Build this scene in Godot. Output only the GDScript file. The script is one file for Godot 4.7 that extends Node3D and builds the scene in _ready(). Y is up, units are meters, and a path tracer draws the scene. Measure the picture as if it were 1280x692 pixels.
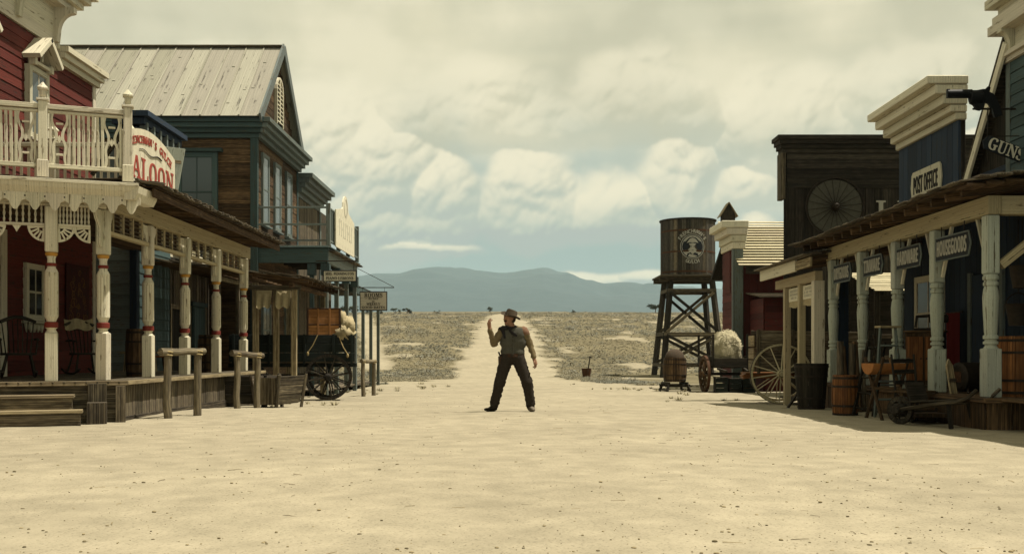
extends Node3D
# A dusty frontier street. x runs to the right, y up, depth d along -z; V(x, y, d) makes a point.
const EYE := 1.03
var rng := RandomNumberGenerator.new()
var M := {}
var cache := {}
var taken := {}
var town_noise := FastNoiseLite.new()

class MB:
	var v := PackedVector3Array()
	var n := PackedVector3Array()
	var t := PackedVector2Array()
	var c := PackedColorArray()
	var ix := PackedInt32Array()
	var col := Color.WHITE
	var colored := false
	func put(p: Vector3, nn: Vector3, uv: Vector2) -> int:
		v.append(p); n.append(nn); t.append(uv)
		if colored: c.append(col)
		return v.size() - 1
	func tri(i: int, j: int, k: int) -> void:
		var cr := (v[j] - v[i]).cross(v[k] - v[i])
		if cr.dot(n[i] + n[j] + n[k]) > 0.0: ix.append_array([i, k, j])
		else: ix.append_array([i, j, k])
	func face(a: Vector3, b: Vector3, cc: Vector3, d: Vector3, flip := false) -> void:
		var nn := (b - a).cross(d - a).normalized()
		if flip: nn = -nn
		var w := (b - a).length()
		var h := (d - a).length()
		var i := put(a, nn, Vector2(0, 0)); put(b, nn, Vector2(w, 0)); put(cc, nn, Vector2(w, h)); put(d, nn, Vector2(0, h))
		tri(i, i + 1, i + 2); tri(i, i + 2, i + 3)
	func flat(a: Vector3, b: Vector3, cc: Vector3, nn: Vector3) -> void:
		var i := put(a, nn, Vector2(a.x, a.y)); put(b, nn, Vector2(b.x, b.y)); put(cc, nn, Vector2(cc.x, cc.y))
		tri(i, i + 1, i + 2)
	func box(xf: Transform3D, s: Vector3, ch := 0.006, off := Vector2.ZERO) -> void:
		var h := s * 0.5
		ch = minf(ch, minf(h.x, minf(h.y, h.z)) * 0.6)
		var L := s.max_axis_index()
		var first := v.size()
		for q in 8:
			var sg := Vector3(1 if q & 1 else -1, 1 if q & 2 else -1, 1 if q & 4 else -1)
			for a in 3:
				var p := Vector3(sg.x * h.x, sg.y * h.y, sg.z * h.z)
				var nn := Vector3.ZERO
				nn[a] = sg[a]
				for o in 3:
					if o != a: p[o] -= sg[o] * ch
				var uv: Vector2
				if a == L: uv = Vector2(p[(a + 1) % 3], p[(a + 2) % 3])
				else: uv = Vector2(p[3 - a - L] + a * 0.37, p[L])
				put(xf * p, (xf.basis * nn).normalized(), uv + off)
		for a in 3:
			var b := (a + 1) % 3
			var g := (a + 2) % 3
			for sa in 2:
				var k := []
				for e in [[0, 0], [1, 0], [1, 1], [0, 1]]:
					k.append(first + ((sa << a) | (e[0] << b) | (e[1] << g)) * 3 + a)
				tri(k[0], k[1], k[2]); tri(k[0], k[2], k[3])
			for sb in 2:
				for sgg in 2:
					var c0 := (sb << b) | (sgg << g)
					var c1 := c0 | (1 << a)
					var e0 := first + c0 * 3
					var e1 := first + c1 * 3
					tri(e0 + b, e1 + b, e1 + g); tri(e0 + b, e1 + g, e0 + g)
		for q in 8:
			tri(first + q * 3, first + q * 3 + 1, first + q * 3 + 2)
	func lathe(xf: Transform3D, prof: Array, seg := 16, bottom := true, top := true, flutes := 0, depth := 0.0) -> void:
		var norms := []
		for i in prof.size() - 1:
			var dd: Vector2 = prof[i + 1] - prof[i]
			norms.append(Vector2(dd.y, -dd.x).normalized())
		for i in prof.size() - 1:
			var na: Vector2 = norms[i]
			var nb: Vector2 = norms[i]
			if i > 0 and norms[i - 1].dot(norms[i]) > 0.75: na = (norms[i - 1] + norms[i]).normalized()
			if i < norms.size() - 1 and norms[i + 1].dot(norms[i]) > 0.75: nb = (norms[i + 1] + norms[i]).normalized()
			var start := v.size()
			for k in seg + 1:
				var an := TAU * k / seg
				var f := 1.0 if flutes == 0 else 1.0 - depth * maxf(0.0, cos(an * flutes))
				for e in 2:
					var p: Vector2 = prof[i + e]
					var nn: Vector2 = [na, nb][e]
					var r := p.x * f
					put(xf * Vector3(cos(an) * r, p.y, sin(an) * r), (xf.basis * Vector3(cos(an) * nn.x, nn.y, sin(an) * nn.x)).normalized(), Vector2(an * maxf(prof[0].x, 0.1), p.y))
			for k in seg:
				var o := start + k * 2
				tri(o, o + 1, o + 3); tri(o, o + 3, o + 2)
		for cap in [[bottom, 0, -1.0], [top, prof.size() - 1, 1.0]]:
			if not cap[0] or prof[cap[1]].x < 0.001: continue
			var pp: Vector2 = prof[cap[1]]
			var nn := (xf.basis * Vector3(0, cap[2], 0)).normalized()
			var ci := put(xf * Vector3(0, pp.y, 0), nn, Vector2.ZERO)
			for k in seg + 1:
				var an := TAU * k / seg
				put(xf * Vector3(cos(an) * pp.x, pp.y, sin(an) * pp.x), nn, Vector2(cos(an), sin(an)) * pp.x)
			for k in seg: tri(ci, ci + 1 + k, ci + 2 + k)
	func prism(xf: Transform3D, poly: PackedVector2Array, depth: float) -> void:
		var tr := Geometry2D.triangulate_polygon(poly)
		for sd in [-1.0, 1.0]:
			var nn := (xf.basis * Vector3(0, 0, sd)).normalized()
			var o := v.size()
			for p in poly: put(xf * Vector3(p.x, p.y, sd * depth * 0.5), nn, p)
			for i in range(0, tr.size(), 3): tri(o + tr[i], o + tr[i + 1], o + tr[i + 2])
		var ccw := not Geometry2D.is_polygon_clockwise(poly)
		for i in poly.size():
			var a := poly[i]
			var b := poly[(i + 1) % poly.size()]
			var e := b - a
			if e.length() < 1e-6: continue
			var n2 := Vector2(e.y, -e.x).normalized() * (1.0 if ccw else -1.0)
			var nn := (xf.basis * Vector3(n2.x, n2.y, 0)).normalized()
			var o := put(xf * Vector3(a.x, a.y, -depth * 0.5), nn, Vector2(0, 0))
			put(xf * Vector3(b.x, b.y, -depth * 0.5), nn, Vector2(0, e.length()))
			put(xf * Vector3(b.x, b.y, depth * 0.5), nn, Vector2(depth, e.length()))
			put(xf * Vector3(a.x, a.y, depth * 0.5), nn, Vector2(depth, 0))
			tri(o, o + 1, o + 2); tri(o, o + 2, o + 3)
	func tube(pts: Array, r0: float, r1: float, seg := 8, wob := 0.0) -> void:
		var up := Vector3(0.3, 0.2, 0.93)
		var start := v.size()
		var run := 0.0
		for i in pts.size():
			var p: Vector3 = pts[i]
			var dir: Vector3 = (pts[mini(i + 1, pts.size() - 1)] - pts[maxi(i - 1, 0)]).normalized()
			var sx := dir.cross(up)
			if sx.length() < 0.05: sx = dir.cross(Vector3.RIGHT)
			sx = sx.normalized()
			var sy := sx.cross(dir).normalized()
			if i: run += (p - pts[i - 1]).length()
			var r := lerpf(r0, r1, float(i) / maxf(1, pts.size() - 1))
			for k in seg + 1:
				var an := TAU * k / seg
				var rr := r * (1.0 + wob * sin(an * 3.0 + i * 2.1))
				var o := sx * cos(an) + sy * sin(an)
				put(p + o * rr, o, Vector2(an * maxf(r, 0.03), run))
		for i in pts.size() - 1:
			for k in seg:
				var a := start + i * (seg + 1) + k
				tri(a, a + 1, a + seg + 2); tri(a, a + seg + 2, a + seg + 1)
		for e in [0, pts.size() - 1]:
			var nn: Vector3 = (pts[1] - pts[0]).normalized() * -1.0 if e == 0 else (pts[-1] - pts[-2]).normalized()
			var ci := put(pts[e], nn, Vector2.ZERO)
			for k in seg + 1: put(v[start + e * (seg + 1) + k], nn, Vector2(0.05 * cos(TAU * k / seg), 0.05 * sin(TAU * k / seg)))
			for k in seg: tri(ci, ci + 1 + k, ci + 2 + k)
	func ball(ce: Vector3, r: Vector3, rings := 8, seg := 12) -> void:
		var o := v.size()
		for i in rings + 1:
			var la := PI * i / rings - PI / 2
			for k in seg + 1:
				var an := TAU * k / seg
				var q := Vector3(cos(la) * cos(an), sin(la), cos(la) * sin(an))
				put(ce + q * r, (q / r).normalized(), Vector2(an, la) * 0.2)
		for i in rings:
			for k in seg:
				var a := o + i * (seg + 1) + k
				tri(a, a + 1, a + seg + 2); tri(a, a + seg + 2, a + seg + 1)
	func mesh() -> ArrayMesh:
		var a := []
		a.resize(Mesh.ARRAY_MAX)
		a[Mesh.ARRAY_VERTEX] = v; a[Mesh.ARRAY_NORMAL] = n; a[Mesh.ARRAY_TEX_UV] = t; a[Mesh.ARRAY_INDEX] = ix
		if colored: a[Mesh.ARRAY_COLOR] = c
		var m := ArrayMesh.new()
		m.add_surface_from_arrays(Mesh.PRIMITIVE_TRIANGLES, a)
		return m

func V(x: float, y: float, d: float) -> Vector3: return Vector3(x, y, -d)
func at(x: float, y: float, d: float, turn := 0.0) -> Transform3D: return Transform3D(Basis(Vector3.UP, turn), V(x, y, d))
func pick(a): return a[rng.randi() % a.size()] if a is Array else a
func rr(a: float, b: float) -> float: return rng.randf_range(a, b)

func numbered(called: String) -> String:
	taken[called] = taken.get(called, -1) + 1
	return called if taken[called] == 0 else "%s_%03d" % [called, taken[called]]

func thing(called: String, label: String, category: String, pos := Vector3.ZERO, turn := 0.0, group := "") -> Node3D:
	var o := Node3D.new()
	o.name = numbered(called); add_child(o)
	o.position = pos; o.rotation.y = turn
	o.set_meta("label", label); o.set_meta("category", category)
	if group: o.set_meta("group", group)
	return o

func rebase(o: Node3D, pos: Vector3) -> void:   # a thing built in place gets its origin at its base
	for k in o.get_children(): k.position -= pos
	o.position += pos

func copy(o: Node3D, called: String, label: String, pos: Vector3, turn: float) -> Node3D:
	var r: Node3D = o.duplicate()
	r.name = numbered(called); add_child(r)
	r.position = pos; r.rotation.y = turn; r.set_meta("label", label)
	return r

func part(p: Node3D, called: String, mesh: Mesh, m, xf := Transform3D()) -> MeshInstance3D:
	var o := MeshInstance3D.new()
	o.name = called; o.mesh = mesh
	o.material_override = pick(m)
	o.transform = xf
	p.add_child(o, true)
	return o

func mk(p: Node3D, called: String, b: MB, m, xf := Transform3D()) -> MeshInstance3D: return part(p, called, b.mesh(), m, xf)

func boxmesh(s: Vector3, ch := 0.006) -> Mesh:
	var key := "%.3f %.3f %.3f %.3f" % [s.x, s.y, s.z, ch]
	if not cache.has(key):
		var b := MB.new()
		b.box(Transform3D(), s, ch, Vector2(rr(0, 3), rr(0, 3)))
		cache[key] = b.mesh()
	return cache[key]

func pc(p: Node3D, called: String, s: Vector3, xf: Transform3D, m, ch := 0.006) -> MeshInstance3D: return part(p, called, boxmesh(s, ch), m, xf)

func bx(p: Node3D, called: String, x0: float, x1: float, y0: float, y1: float, d0: float, d1: float, m, ch := 0.006) -> MeshInstance3D:
	return pc(p, called, Vector3(x1 - x0, y1 - y0, d1 - d0), at((x0 + x1) / 2, (y0 + y1) / 2, (d0 + d1) / 2), m, ch)

func aim(a: Vector3, b: Vector3, roll := 0.0) -> Transform3D:   # x along a to b, y as upright as it can be, origin midway
	var x := (b - a).normalized()
	var z := x.cross(Vector3.UP)
	if z.length() < 0.02: z = x.cross(Vector3(0, 0, -1))
	z = z.normalized()
	var y := z.cross(x).normalized()
	return Transform3D(Basis(x, y, z).rotated(x, roll), (a + b) * 0.5)

func beam(p: Node3D, called: String, a: Vector3, b: Vector3, h: float, w: float, m, roll := 0.0, ch := 0.006) -> MeshInstance3D:
	return pc(p, called, Vector3(snappedf((b - a).length(), 0.005), h, w), aim(a, b, roll), m, ch)

func boards_h(p: Node3D, a: Vector3, b: Vector3, y0: float, y1: float, n: int, m, thick := 0.025, lap := 0.012, splits := 1) -> void:
	var dir := (b - a)
	dir.y = 0
	var h := (y1 - y0) / n
	for i in n:
		var cuts := [0.0]
		for k in splits: cuts.append(clampf((k + 0.5 + rr(-0.4, 0.4)) / splits, 0.1, 0.9) if splits > 0 else 0.5)
		cuts.append(1.0)
		cuts.sort()
		for k in cuts.size() - 1:
			var q0: Vector3 = a + dir * cuts[k]
			var q1: Vector3 = a + dir * cuts[k + 1]
			var y := y0 + (i + 0.5) * h
			var xf := aim(Vector3(q0.x, y, q0.z), Vector3(q1.x, y, q1.z))
			xf.basis = xf.basis.rotated(xf.basis.x, -atan2(lap, h))
			pc(p, "board", Vector3((q1 - q0).length() - 0.004, h + 0.018, thick), xf, m, 0.004)

func boards_v(p: Node3D, a: Vector3, b: Vector3, y0: float, y1: float, n: int, m, thick := 0.025, gap := 0.006, ragged := 0.0) -> void:
	var dir := (b - a)
	dir.y = 0
	var w := dir.length() / n
	for i in n:
		var top := y1 - (rr(0, ragged) if ragged > 0 else 0.0)
		var q := a + dir * ((i + 0.5) / n)
		var xf := aim(Vector3(a.x, 0, a.z), Vector3(b.x, 0, b.z))
		xf.origin = Vector3(q.x, (y0 + top) / 2, q.z) + xf.basis.z * rr(-0.004, 0.004)
		pc(p, "plank", Vector3(w - gap, snappedf(top - y0, 0.02), thick), xf, m, 0.004)

func lath(prof: Array, seg := 16) -> Mesh:
	var key := "lathe %s %d" % [str(prof), seg]
	if not cache.has(key):
		var b := MB.new()
		b.lathe(Transform3D(), prof, seg)
		cache[key] = b.mesh()
	return cache[key]

func lettering(text: String, height: float, serif := true, bold := true, depth := 0.012, squeeze := 1.0) -> Mesh:
	var key := "text %s %f %s %f %f" % [text, height, serif, depth, squeeze]
	if cache.has(key): return cache[key]
	var f := SystemFont.new()
	f.font_names = PackedStringArray(["Droid Serif" if serif else "Droid Sans"])
	f.font_weight = 700 if bold else 400
	var tm := TextMesh.new()
	tm.font = f; tm.text = text; tm.font_size = 64
	tm.pixel_size = height / 46.0
	tm.depth = depth
	cache[key] = tm
	return tm

func write(p: Node3D, text: String, height: float, m, xf: Transform3D, width := 0.0, serif := true, depth := 0.012) -> void:
	var tm := lettering(text, height, serif, true, depth)
	var w := tm.get_aabb().size.x
	if width > 0.0 and w > 0.0: xf.basis = xf.basis * Basis.from_scale(Vector3(width / w, 1, 1))
	part(p, "lettering", tm, m, xf)

func arc_write(p: Node3D, text: String, height: float, m, centre: Transform3D, radius: float, span: float, serif := true, depth := 0.012) -> void:
	for i in text.length():
		if text[i] == " ": continue
		var an := lerpf(-span / 2, span / 2, (i + 0.5) / text.length())
		var xf := centre * Transform3D(Basis(Vector3(0, 0, 1), -an if radius > 0 else an), Vector3(sin(an) * absf(radius), cos(an) * radius, 0))
		part(p, "letter", lettering(text[i], height, serif, true, depth), m, xf)

func glaze(p: Node3D, xf: Transform3D, w: float, h: float, frame, pane, cols := 2, rows := 2, casing := 0.09, proud := 0.06, sill := true) -> MeshInstance3D:
	# a window: xf at the middle of its foot, z outwards; the casing is the part, panes, sash bars and sill are its sub-parts
	var b := MB.new()
	for s in [-1, 1]: b.box(Transform3D(Basis(), Vector3(s * (w - casing) / 2, h / 2, 0)), Vector3(casing, h, proud * 2))
	b.box(Transform3D(Basis(), Vector3(0, h - casing / 2, 0.001)), Vector3(w - casing * 2, casing, proud * 2 - 0.004))
	b.box(Transform3D(Basis(), Vector3(0, casing / 2, 0.001)), Vector3(w - casing * 2, casing, proud * 2 - 0.004))
	var o := mk(p, "window", b, frame, xf)
	var iw := w - casing * 2
	var ih := h - casing * 2
	for i in cols:
		for k in rows:
			pc(o, "pane", Vector3(iw / cols - 0.02, ih / rows - 0.02, 0.012), Transform3D(Basis(Vector3.UP, rr(-0.006, 0.006)), Vector3((i + 0.5) * iw / cols - iw / 2, casing + (k + 0.5) * ih / rows, 0.034)), pane, 0.002)
	var g := MB.new()
	for i in range(0, cols + 1): g.box(Transform3D(Basis(), Vector3(i * iw / cols - iw / 2, h / 2, 0.03)), Vector3(0.026, ih, 0.04), 0.004)
	for k in range(0, rows + 1): g.box(Transform3D(Basis(), Vector3(0, casing + k * ih / rows, 0.031)), Vector3(iw, 0.026 if k != 1 else 0.045, 0.042), 0.004)
	mk(o, "sash", g, frame)
	if sill: pc(o, "sill", Vector3(w + 0.1, 0.05, proud * 2 + 0.08), Transform3D(Basis(), Vector3(0, -0.03, 0.03)), frame)
	return o

func wheel(p: Node3D, xf: Transform3D, r: float, spokes: int, m, iron, fat := 1.0) -> MeshInstance3D:
	# a wooden wheel whose axle runs along z: rim, iron tyre, spokes, hub
	var turn := Transform3D(Basis(Vector3.RIGHT, PI / 2), Vector3.ZERO)
	var hw := 0.026 * fat
	var b := MB.new()
	b.lathe(turn, [Vector2(r - 0.075 * fat, hw), Vector2(r - 0.075 * fat, -hw), Vector2(r - 0.012, -hw), Vector2(r - 0.012, hw), Vector2(r - 0.075 * fat, hw)], 40, false, false)
	var o := mk(p, "wheel", b, m, xf)
	b = MB.new()
	b.lathe(turn, [Vector2(r - 0.012, hw + 0.002), Vector2(r - 0.012, -hw - 0.002), Vector2(r, -hw - 0.002), Vector2(r, hw + 0.002), Vector2(r - 0.012, hw + 0.002)], 40, false, false)
	mk(o, "tyre", b, iron)
	for i in spokes:
		var an := TAU * (i + 0.35) / spokes
		b = MB.new()
		b.tube([Vector3(cos(an), sin(an), 0) * 0.06, Vector3(cos(an), sin(an), 0) * r * 0.45, Vector3(cos(an), sin(an), 0) * (r - 0.05 * fat)], 0.024 * fat, 0.015 * fat, 6)
		mk(o, "spoke", b, m)
	b = MB.new()
	b.lathe(turn, [Vector2(0.05, -0.16), Vector2(0.065, -0.15), Vector2(0.07, -0.1), Vector2(0.1, -0.06), Vector2(0.1, 0.06), Vector2(0.07, 0.1), Vector2(0.065, 0.15), Vector2(0.05, 0.16)], 16)
	mk(o, "hub", b, m)
	b = MB.new()
	for z in [-0.12, 0.12]: b.lathe(turn, [Vector2(0.072, z - 0.015), Vector2(0.076, z - 0.012), Vector2(0.076, z + 0.012), Vector2(0.072, z + 0.015)], 16)
	mk(o, "hub_band", b, iron)
	return o

func barrel(p: Node3D, r: float, h: float, m, iron, staves := 18, bulge := 0.13, lid := true) -> void:
	# staves stand one by one round the axis; hoops and head are parts too
	var prof := []
	for i in 7:
		var f := i / 6.0
		prof.append(r * (1.0 + bulge * (1.0 - pow(2 * f - 1, 2))))
	for s in staves:
		var b := MB.new()
		var jut := rr(-0.004, 0.004)
		for i in 6:
			var a0 := TAU * (s + 0.04) / staves
			var a1 := TAU * (s + 0.96) / staves
			var r0: float = prof[i] + jut
			var r1: float = prof[i + 1] + jut
			var y0 := h * i / 6.0
			var y1 := h * (i + 1) / 6.0
			for q in [[r0, r1, 1.0], [r0 - 0.025, r1 - 0.025, -1.0]]:
				var k := b.v.size()
				for e in [[a0, q[0], y0], [a1, q[0], y0], [a1, q[1], y1], [a0, q[1], y1]]:
					b.put(Vector3(cos(e[0]) * e[1], e[2], sin(e[0]) * e[1]), Vector3(cos(e[0]), 0, sin(e[0])) * q[2], Vector2(e[0] * r, e[2]))
				b.tri(k, k + 1, k + 2); b.tri(k, k + 2, k + 3)
			if i == 5 or i == 0:
				var yy := y1 if i == 5 else y0
				var re: float = r1 if i == 5 else r0
				var nn := Vector3(0, 1 if i == 5 else -1, 0)
				var k := b.v.size()
				for e in [[a0, re], [a1, re], [a1, re - 0.025], [a0, re - 0.025]]: b.put(Vector3(cos(e[0]) * e[1], yy, sin(e[0]) * e[1]), nn, Vector2(e[0] * r, e[1]))
				b.tri(k, k + 1, k + 2); b.tri(k, k + 2, k + 3)
		mk(p, "stave", b, m)
	for f in [0.07, 0.27, 0.73, 0.93]:
		var rad: float = r * (1.0 + bulge * (1.0 - pow(2 * f - 1, 2))) + 0.002
		mk(p, "hoop", hoop(rad, h * f, 0.035), iron)
	if lid:
		var b := MB.new()
		b.lathe(Transform3D(), [Vector2(r - 0.027, h - 0.06), Vector2(r - 0.027, h - 0.035)], 24)
		mk(p, "head", b, m)
	var b2 := MB.new()
	b2.lathe(Transform3D(), [Vector2(r - 0.027, 0.03), Vector2(r - 0.027, 0.05)], 24)
	mk(p, "bottom", b2, m)

func hoop(rad: float, y: float, w: float) -> MB:
	var b := MB.new()
	b.lathe(Transform3D(), [Vector2(rad - 0.004, y - w / 2), Vector2(rad + 0.004, y - w / 2), Vector2(rad + 0.005, y + w / 2), Vector2(rad - 0.004, y + w / 2)], 28, false, false)
	return b

# ---------------------------------------------------------------- materials
func grain_bytes(sd: int, freq: float, rows: int, size := 512) -> PackedByteArray:
	var nz := FastNoiseLite.new()
	nz.seed = sd; nz.frequency = freq; nz.fractal_octaves = 4
	var im := nz.get_seamless_image(size, rows)
	im.convert(Image.FORMAT_L8)
	im.resize(size, size, Image.INTERPOLATE_CUBIC)
	return im.get_data()

func tex_of(data: PackedByteArray, size: int, fmt := Image.FORMAT_RGB8) -> ImageTexture:
	return ImageTexture.create_from_image(Image.create_from_data(size, size, false, fmt, data))

var G1: PackedByteArray
var G2: PackedByteArray
var G3: PackedByteArray
var G4: PackedByteArray

func wood_tex(dark: Color, light: Color, shift := 0, contrast := 1.0) -> ImageTexture:
	var out := PackedByteArray()
	var n := 512 * 512
	out.resize(n * 3)
	for i in n:
		var j := (i + shift * 7919) % n
		var t := (G1[j] * 0.5 + G2[j] * 0.35 + G3[i] * 0.35) / 255.0
		t = clampf((t - 0.6) * 1.9 * contrast + 0.5, 0, 1)
		if G1[j] < 78: t *= 0.35
		out[i * 3] = int(lerpf(dark.r, light.r, t) * 255)
		out[i * 3 + 1] = int(lerpf(dark.g, light.g, t) * 255)
		out[i * 3 + 2] = int(lerpf(dark.b, light.b, t) * 255)
	return tex_of(out, 512)

func paint_tex(paint: Color, bare: Color, wear: float, shift := 0) -> ImageTexture:
	var out := PackedByteArray()
	var n := 512 * 512
	out.resize(n * 3)
	for i in n:
		var j := (i + shift * 104729) % n
		var m := (G3[j] * 0.5 + G1[i] * 0.25 + G2[j] * 0.25) / 255.0
		var k := smoothstep(wear - 0.03, wear + 0.05, m)
		var s := 0.86 + 0.2 * G1[i] / 255.0 + 0.12 * (G4[j] / 255.0 - 0.5)
		var b := 0.55 + 0.8 * G1[i] / 255.0
		out[i * 3] = int(clampf(lerpf(bare.r * b, paint.r * s, k), 0, 1) * 255)
		out[i * 3 + 1] = int(clampf(lerpf(bare.g * b, paint.g * s, k), 0, 1) * 255)
		out[i * 3 + 2] = int(clampf(lerpf(bare.b * b, paint.b * s, k), 0, 1) * 255)
	return tex_of(out, 512)

func C(r: int, g: int, b: int) -> Color: return Color(r / 255.0, g / 255.0, b / 255.0)

func mats(called: String, tex: Texture2D, rough: float, n := 4, vary := 0.1, bump := 0.35, scale := Vector2(2.0, 0.5)) -> Array:
	var r := []
	for i in n:
		var m := StandardMaterial3D.new()
		m.resource_name = called
		m.albedo_texture = tex
		var k := 1.0 - vary * float(i) / maxf(1, n - 1)
		m.albedo_color = Color(k, k * (1.0 - 0.006 * (i % 3)), k * (1.0 - 0.012 * (i % 2)))
		m.roughness = rough
		m.metallic_specular = 0.3
		m.uv1_scale = Vector3(scale.x, scale.y, 1)
		m.uv1_offset = Vector3(0.317 * i, 0.713 * i, 0)
		if bump > 0:
			m.heightmap_enabled = true
			m.heightmap_texture = M.grain
			m.heightmap_scale = bump
		r.append(m)
	M[called] = r
	return r

func plain(called: String, c: Color, rough := 0.8, metal := 0.0) -> StandardMaterial3D:
	var m := StandardMaterial3D.new()
	m.resource_name = called; m.albedo_color = c; m.roughness = rough; m.metallic = metal
	m.metallic_specular = 0.3
	M[called] = m
	return m

func blotched(called: String, a: Color, b: Color, rough: float, scale := 1.0, metal := 0.0, _bump := 0.3) -> StandardMaterial3D:
	# mottled cloth, leather, iron: soft blotches with a fine tooth
	var out := PackedByteArray()
	var n := 512 * 512
	out.resize(n * 3)
	for i in n:
		var t := clampf((G3[i] * 0.6 + G4[i] * 0.55) / 255.0 - 0.08, 0, 1)
		out[i * 3] = int(lerpf(a.r, b.r, t) * 255); out[i * 3 + 1] = int(lerpf(a.g, b.g, t) * 255); out[i * 3 + 2] = int(lerpf(a.b, b.b, t) * 255)
	var m := StandardMaterial3D.new()
	m.resource_name = called; m.albedo_texture = tex_of(out, 512); m.roughness = rough; m.metallic = metal
	m.metallic_specular = 0.3
	m.uv1_triplanar = true
	m.uv1_scale = Vector3.ONE * scale
	M[called] = m
	return m

func make_materials() -> void:
	G1 = grain_bytes(11, 0.045, 24)
	G2 = grain_bytes(12, 0.016, 10)
	G3 = grain_bytes(13, 0.012, 512)
	G4 = grain_bytes(14, 0.09, 512)
	M.grain = tex_of(G1, 512, Image.FORMAT_L8)
	M.tooth = tex_of(G4, 512, Image.FORMAT_L8)
	mats("grey_wood", wood_tex(C(58, 52, 43), C(138, 127, 104)), 0.9, 5, 0.3)
	mats("pale_wood", wood_tex(C(95, 84, 64), C(176, 162, 128), 5), 0.9, 4, 0.2)
	mats("brown_wood", wood_tex(C(58, 46, 33), C(122, 98, 70), 9), 0.88, 5, 0.32)
	mats("dark_wood", wood_tex(C(36, 34, 29), C(76, 70, 59), 3), 0.9, 5, 0.3)
	mats("tank_wood", wood_tex(C(52, 50, 44), C(98, 92, 80), 33), 0.9, 4, 0.3)
	mats("orange_wood", wood_tex(C(88, 56, 30), C(146, 98, 56), 14), 0.7, 4, 0.2)
	mats("trunk_wood", wood_tex(C(116, 80, 46), C(172, 124, 74), 27), 0.75, 3, 0.12)
	mats("log_wood", wood_tex(C(72, 66, 54), C(150, 138, 112), 21), 0.92, 3, 0.15, 0.5, Vector2(3, 0.6))
	mats("roof_sheet", paint_tex(C(154, 151, 135), C(108, 104, 92), 0.31), 0.7, 4, 0.09, 0.25, Vector2(1.3, 0.22))
	mats("red_paint", paint_tex(C(108, 50, 42), C(84, 56, 47), 0.36, 1), 0.8, 5, 0.26)
	mats("barn_red", paint_tex(C(90, 44, 40), C(72, 56, 50), 0.36, 2), 0.85, 5, 0.24)
	mats("cream_paint", paint_tex(C(208, 202, 178), C(144, 134, 110), 0.295, 3), 0.7, 4, 0.08, 0.2)
	mats("tan_paint", paint_tex(C(178, 166, 133), C(128, 116, 90), 0.3, 4), 0.75, 4, 0.1, 0.25)
	mats("teal_paint", paint_tex(C(72, 90, 90), C(82, 84, 76), 0.34, 5), 0.75, 4, 0.16, 0.3)
	mats("navy_paint", paint_tex(C(45, 58, 74), C(60, 62, 60), 0.33, 6), 0.75, 4, 0.2, 0.3)
	mats("blue_grey_paint", paint_tex(C(112, 122, 118), C(112, 104, 86), 0.34, 7), 0.75, 4, 0.12, 0.3)
	mats("white_paint", paint_tex(C(214, 208, 184), C(146, 138, 116), 0.31, 8), 0.7, 4, 0.1, 0.25)
	mats("pale_blue_paint", paint_tex(C(168, 174, 160), C(120, 114, 98), 0.305, 9), 0.7, 4, 0.08, 0.2)
	mats("dark_board", paint_tex(C(38, 43, 48), C(66, 62, 54), 0.3, 10), 0.8, 2, 0.1, 0.2)
	mats("wagon_green", paint_tex(C(26, 34, 30), C(46, 44, 36), 0.32, 11), 0.7, 3, 0.15, 0.3)
	blotched("iron", C(32, 29, 26), C(66, 58, 48), 0.6, 2.0, 0.5)
	blotched("rust", C(52, 36, 26), C(96, 66, 44), 0.8, 2.0, 0.2)
	blotched("canvas", C(138, 126, 98), C(178, 166, 132), 0.95, 1.5)
	blotched("leather", C(42, 30, 21), C(74, 52, 36), 0.6, 4.0)
	blotched("tan_leather", C(120, 78, 42), C(170, 116, 66), 0.6, 3.0)
	blotched("cowhide", C(92, 72, 52), C(140, 114, 84), 0.85, 2.0)
	blotched("vest_cloth", C(58, 58, 52), C(86, 84, 74), 0.95, 5.0)
	blotched("hat_felt", C(44, 37, 28), C(72, 61, 46), 0.95, 5.0)
	blotched("smoked", C(62, 62, 54), C(84, 82, 72), 0.9, 1.2)
	blotched("old_hide", C(52, 44, 36), C(88, 76, 62), 0.95, 2.0)
	blotched("dark_cloth", C(26, 25, 27), C(46, 43, 43), 0.95, 5.0)
	plain("worn_letter", C(186, 182, 164), 0.9)
	plain("red_ring", C(104, 42, 34), 0.7)
	plain("gold_ring", C(168, 124, 54), 0.6)
	plain("groove_paint", C(120, 88, 46), 0.8)
	plain("sign_red", C(146, 68, 56), 0.8)
	plain("sign_black", C(34, 32, 30), 0.8)
	plain("sign_white", C(206, 200, 178), 0.8)
	plain("faded_grey", C(150, 148, 136), 0.85)
	plain("black_paint", C(20, 22, 24), 0.55)
	plain("red_cloth", C(92, 34, 32), 0.95)
	mats("bleached_slat", wood_tex(C(160, 152, 124), C(214, 204, 170), 17), 0.85, 4, 0.14, 0.2)
	var gl := plain("dark_glass", C(26, 32, 34), 0.08)
	gl.metallic_specular = 0.5
	var gc := plain("curtain_glass", C(74, 84, 86), 0.2)
	gc.metallic_specular = 0.5
	blotched("hay", C(146, 138, 112), C(190, 182, 152), 0.95, 3.0, 0.0, 0.0)
	plain("hair", C(44, 34, 26), 0.9)
	blotched("cloth_tooth", C(178, 178, 178), C(255, 255, 255), 0.9, 3.0)
	M.vest_tint = M.cloth_tooth.albedo_texture
	plain("rope", C(150, 134, 96), 0.95)

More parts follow.
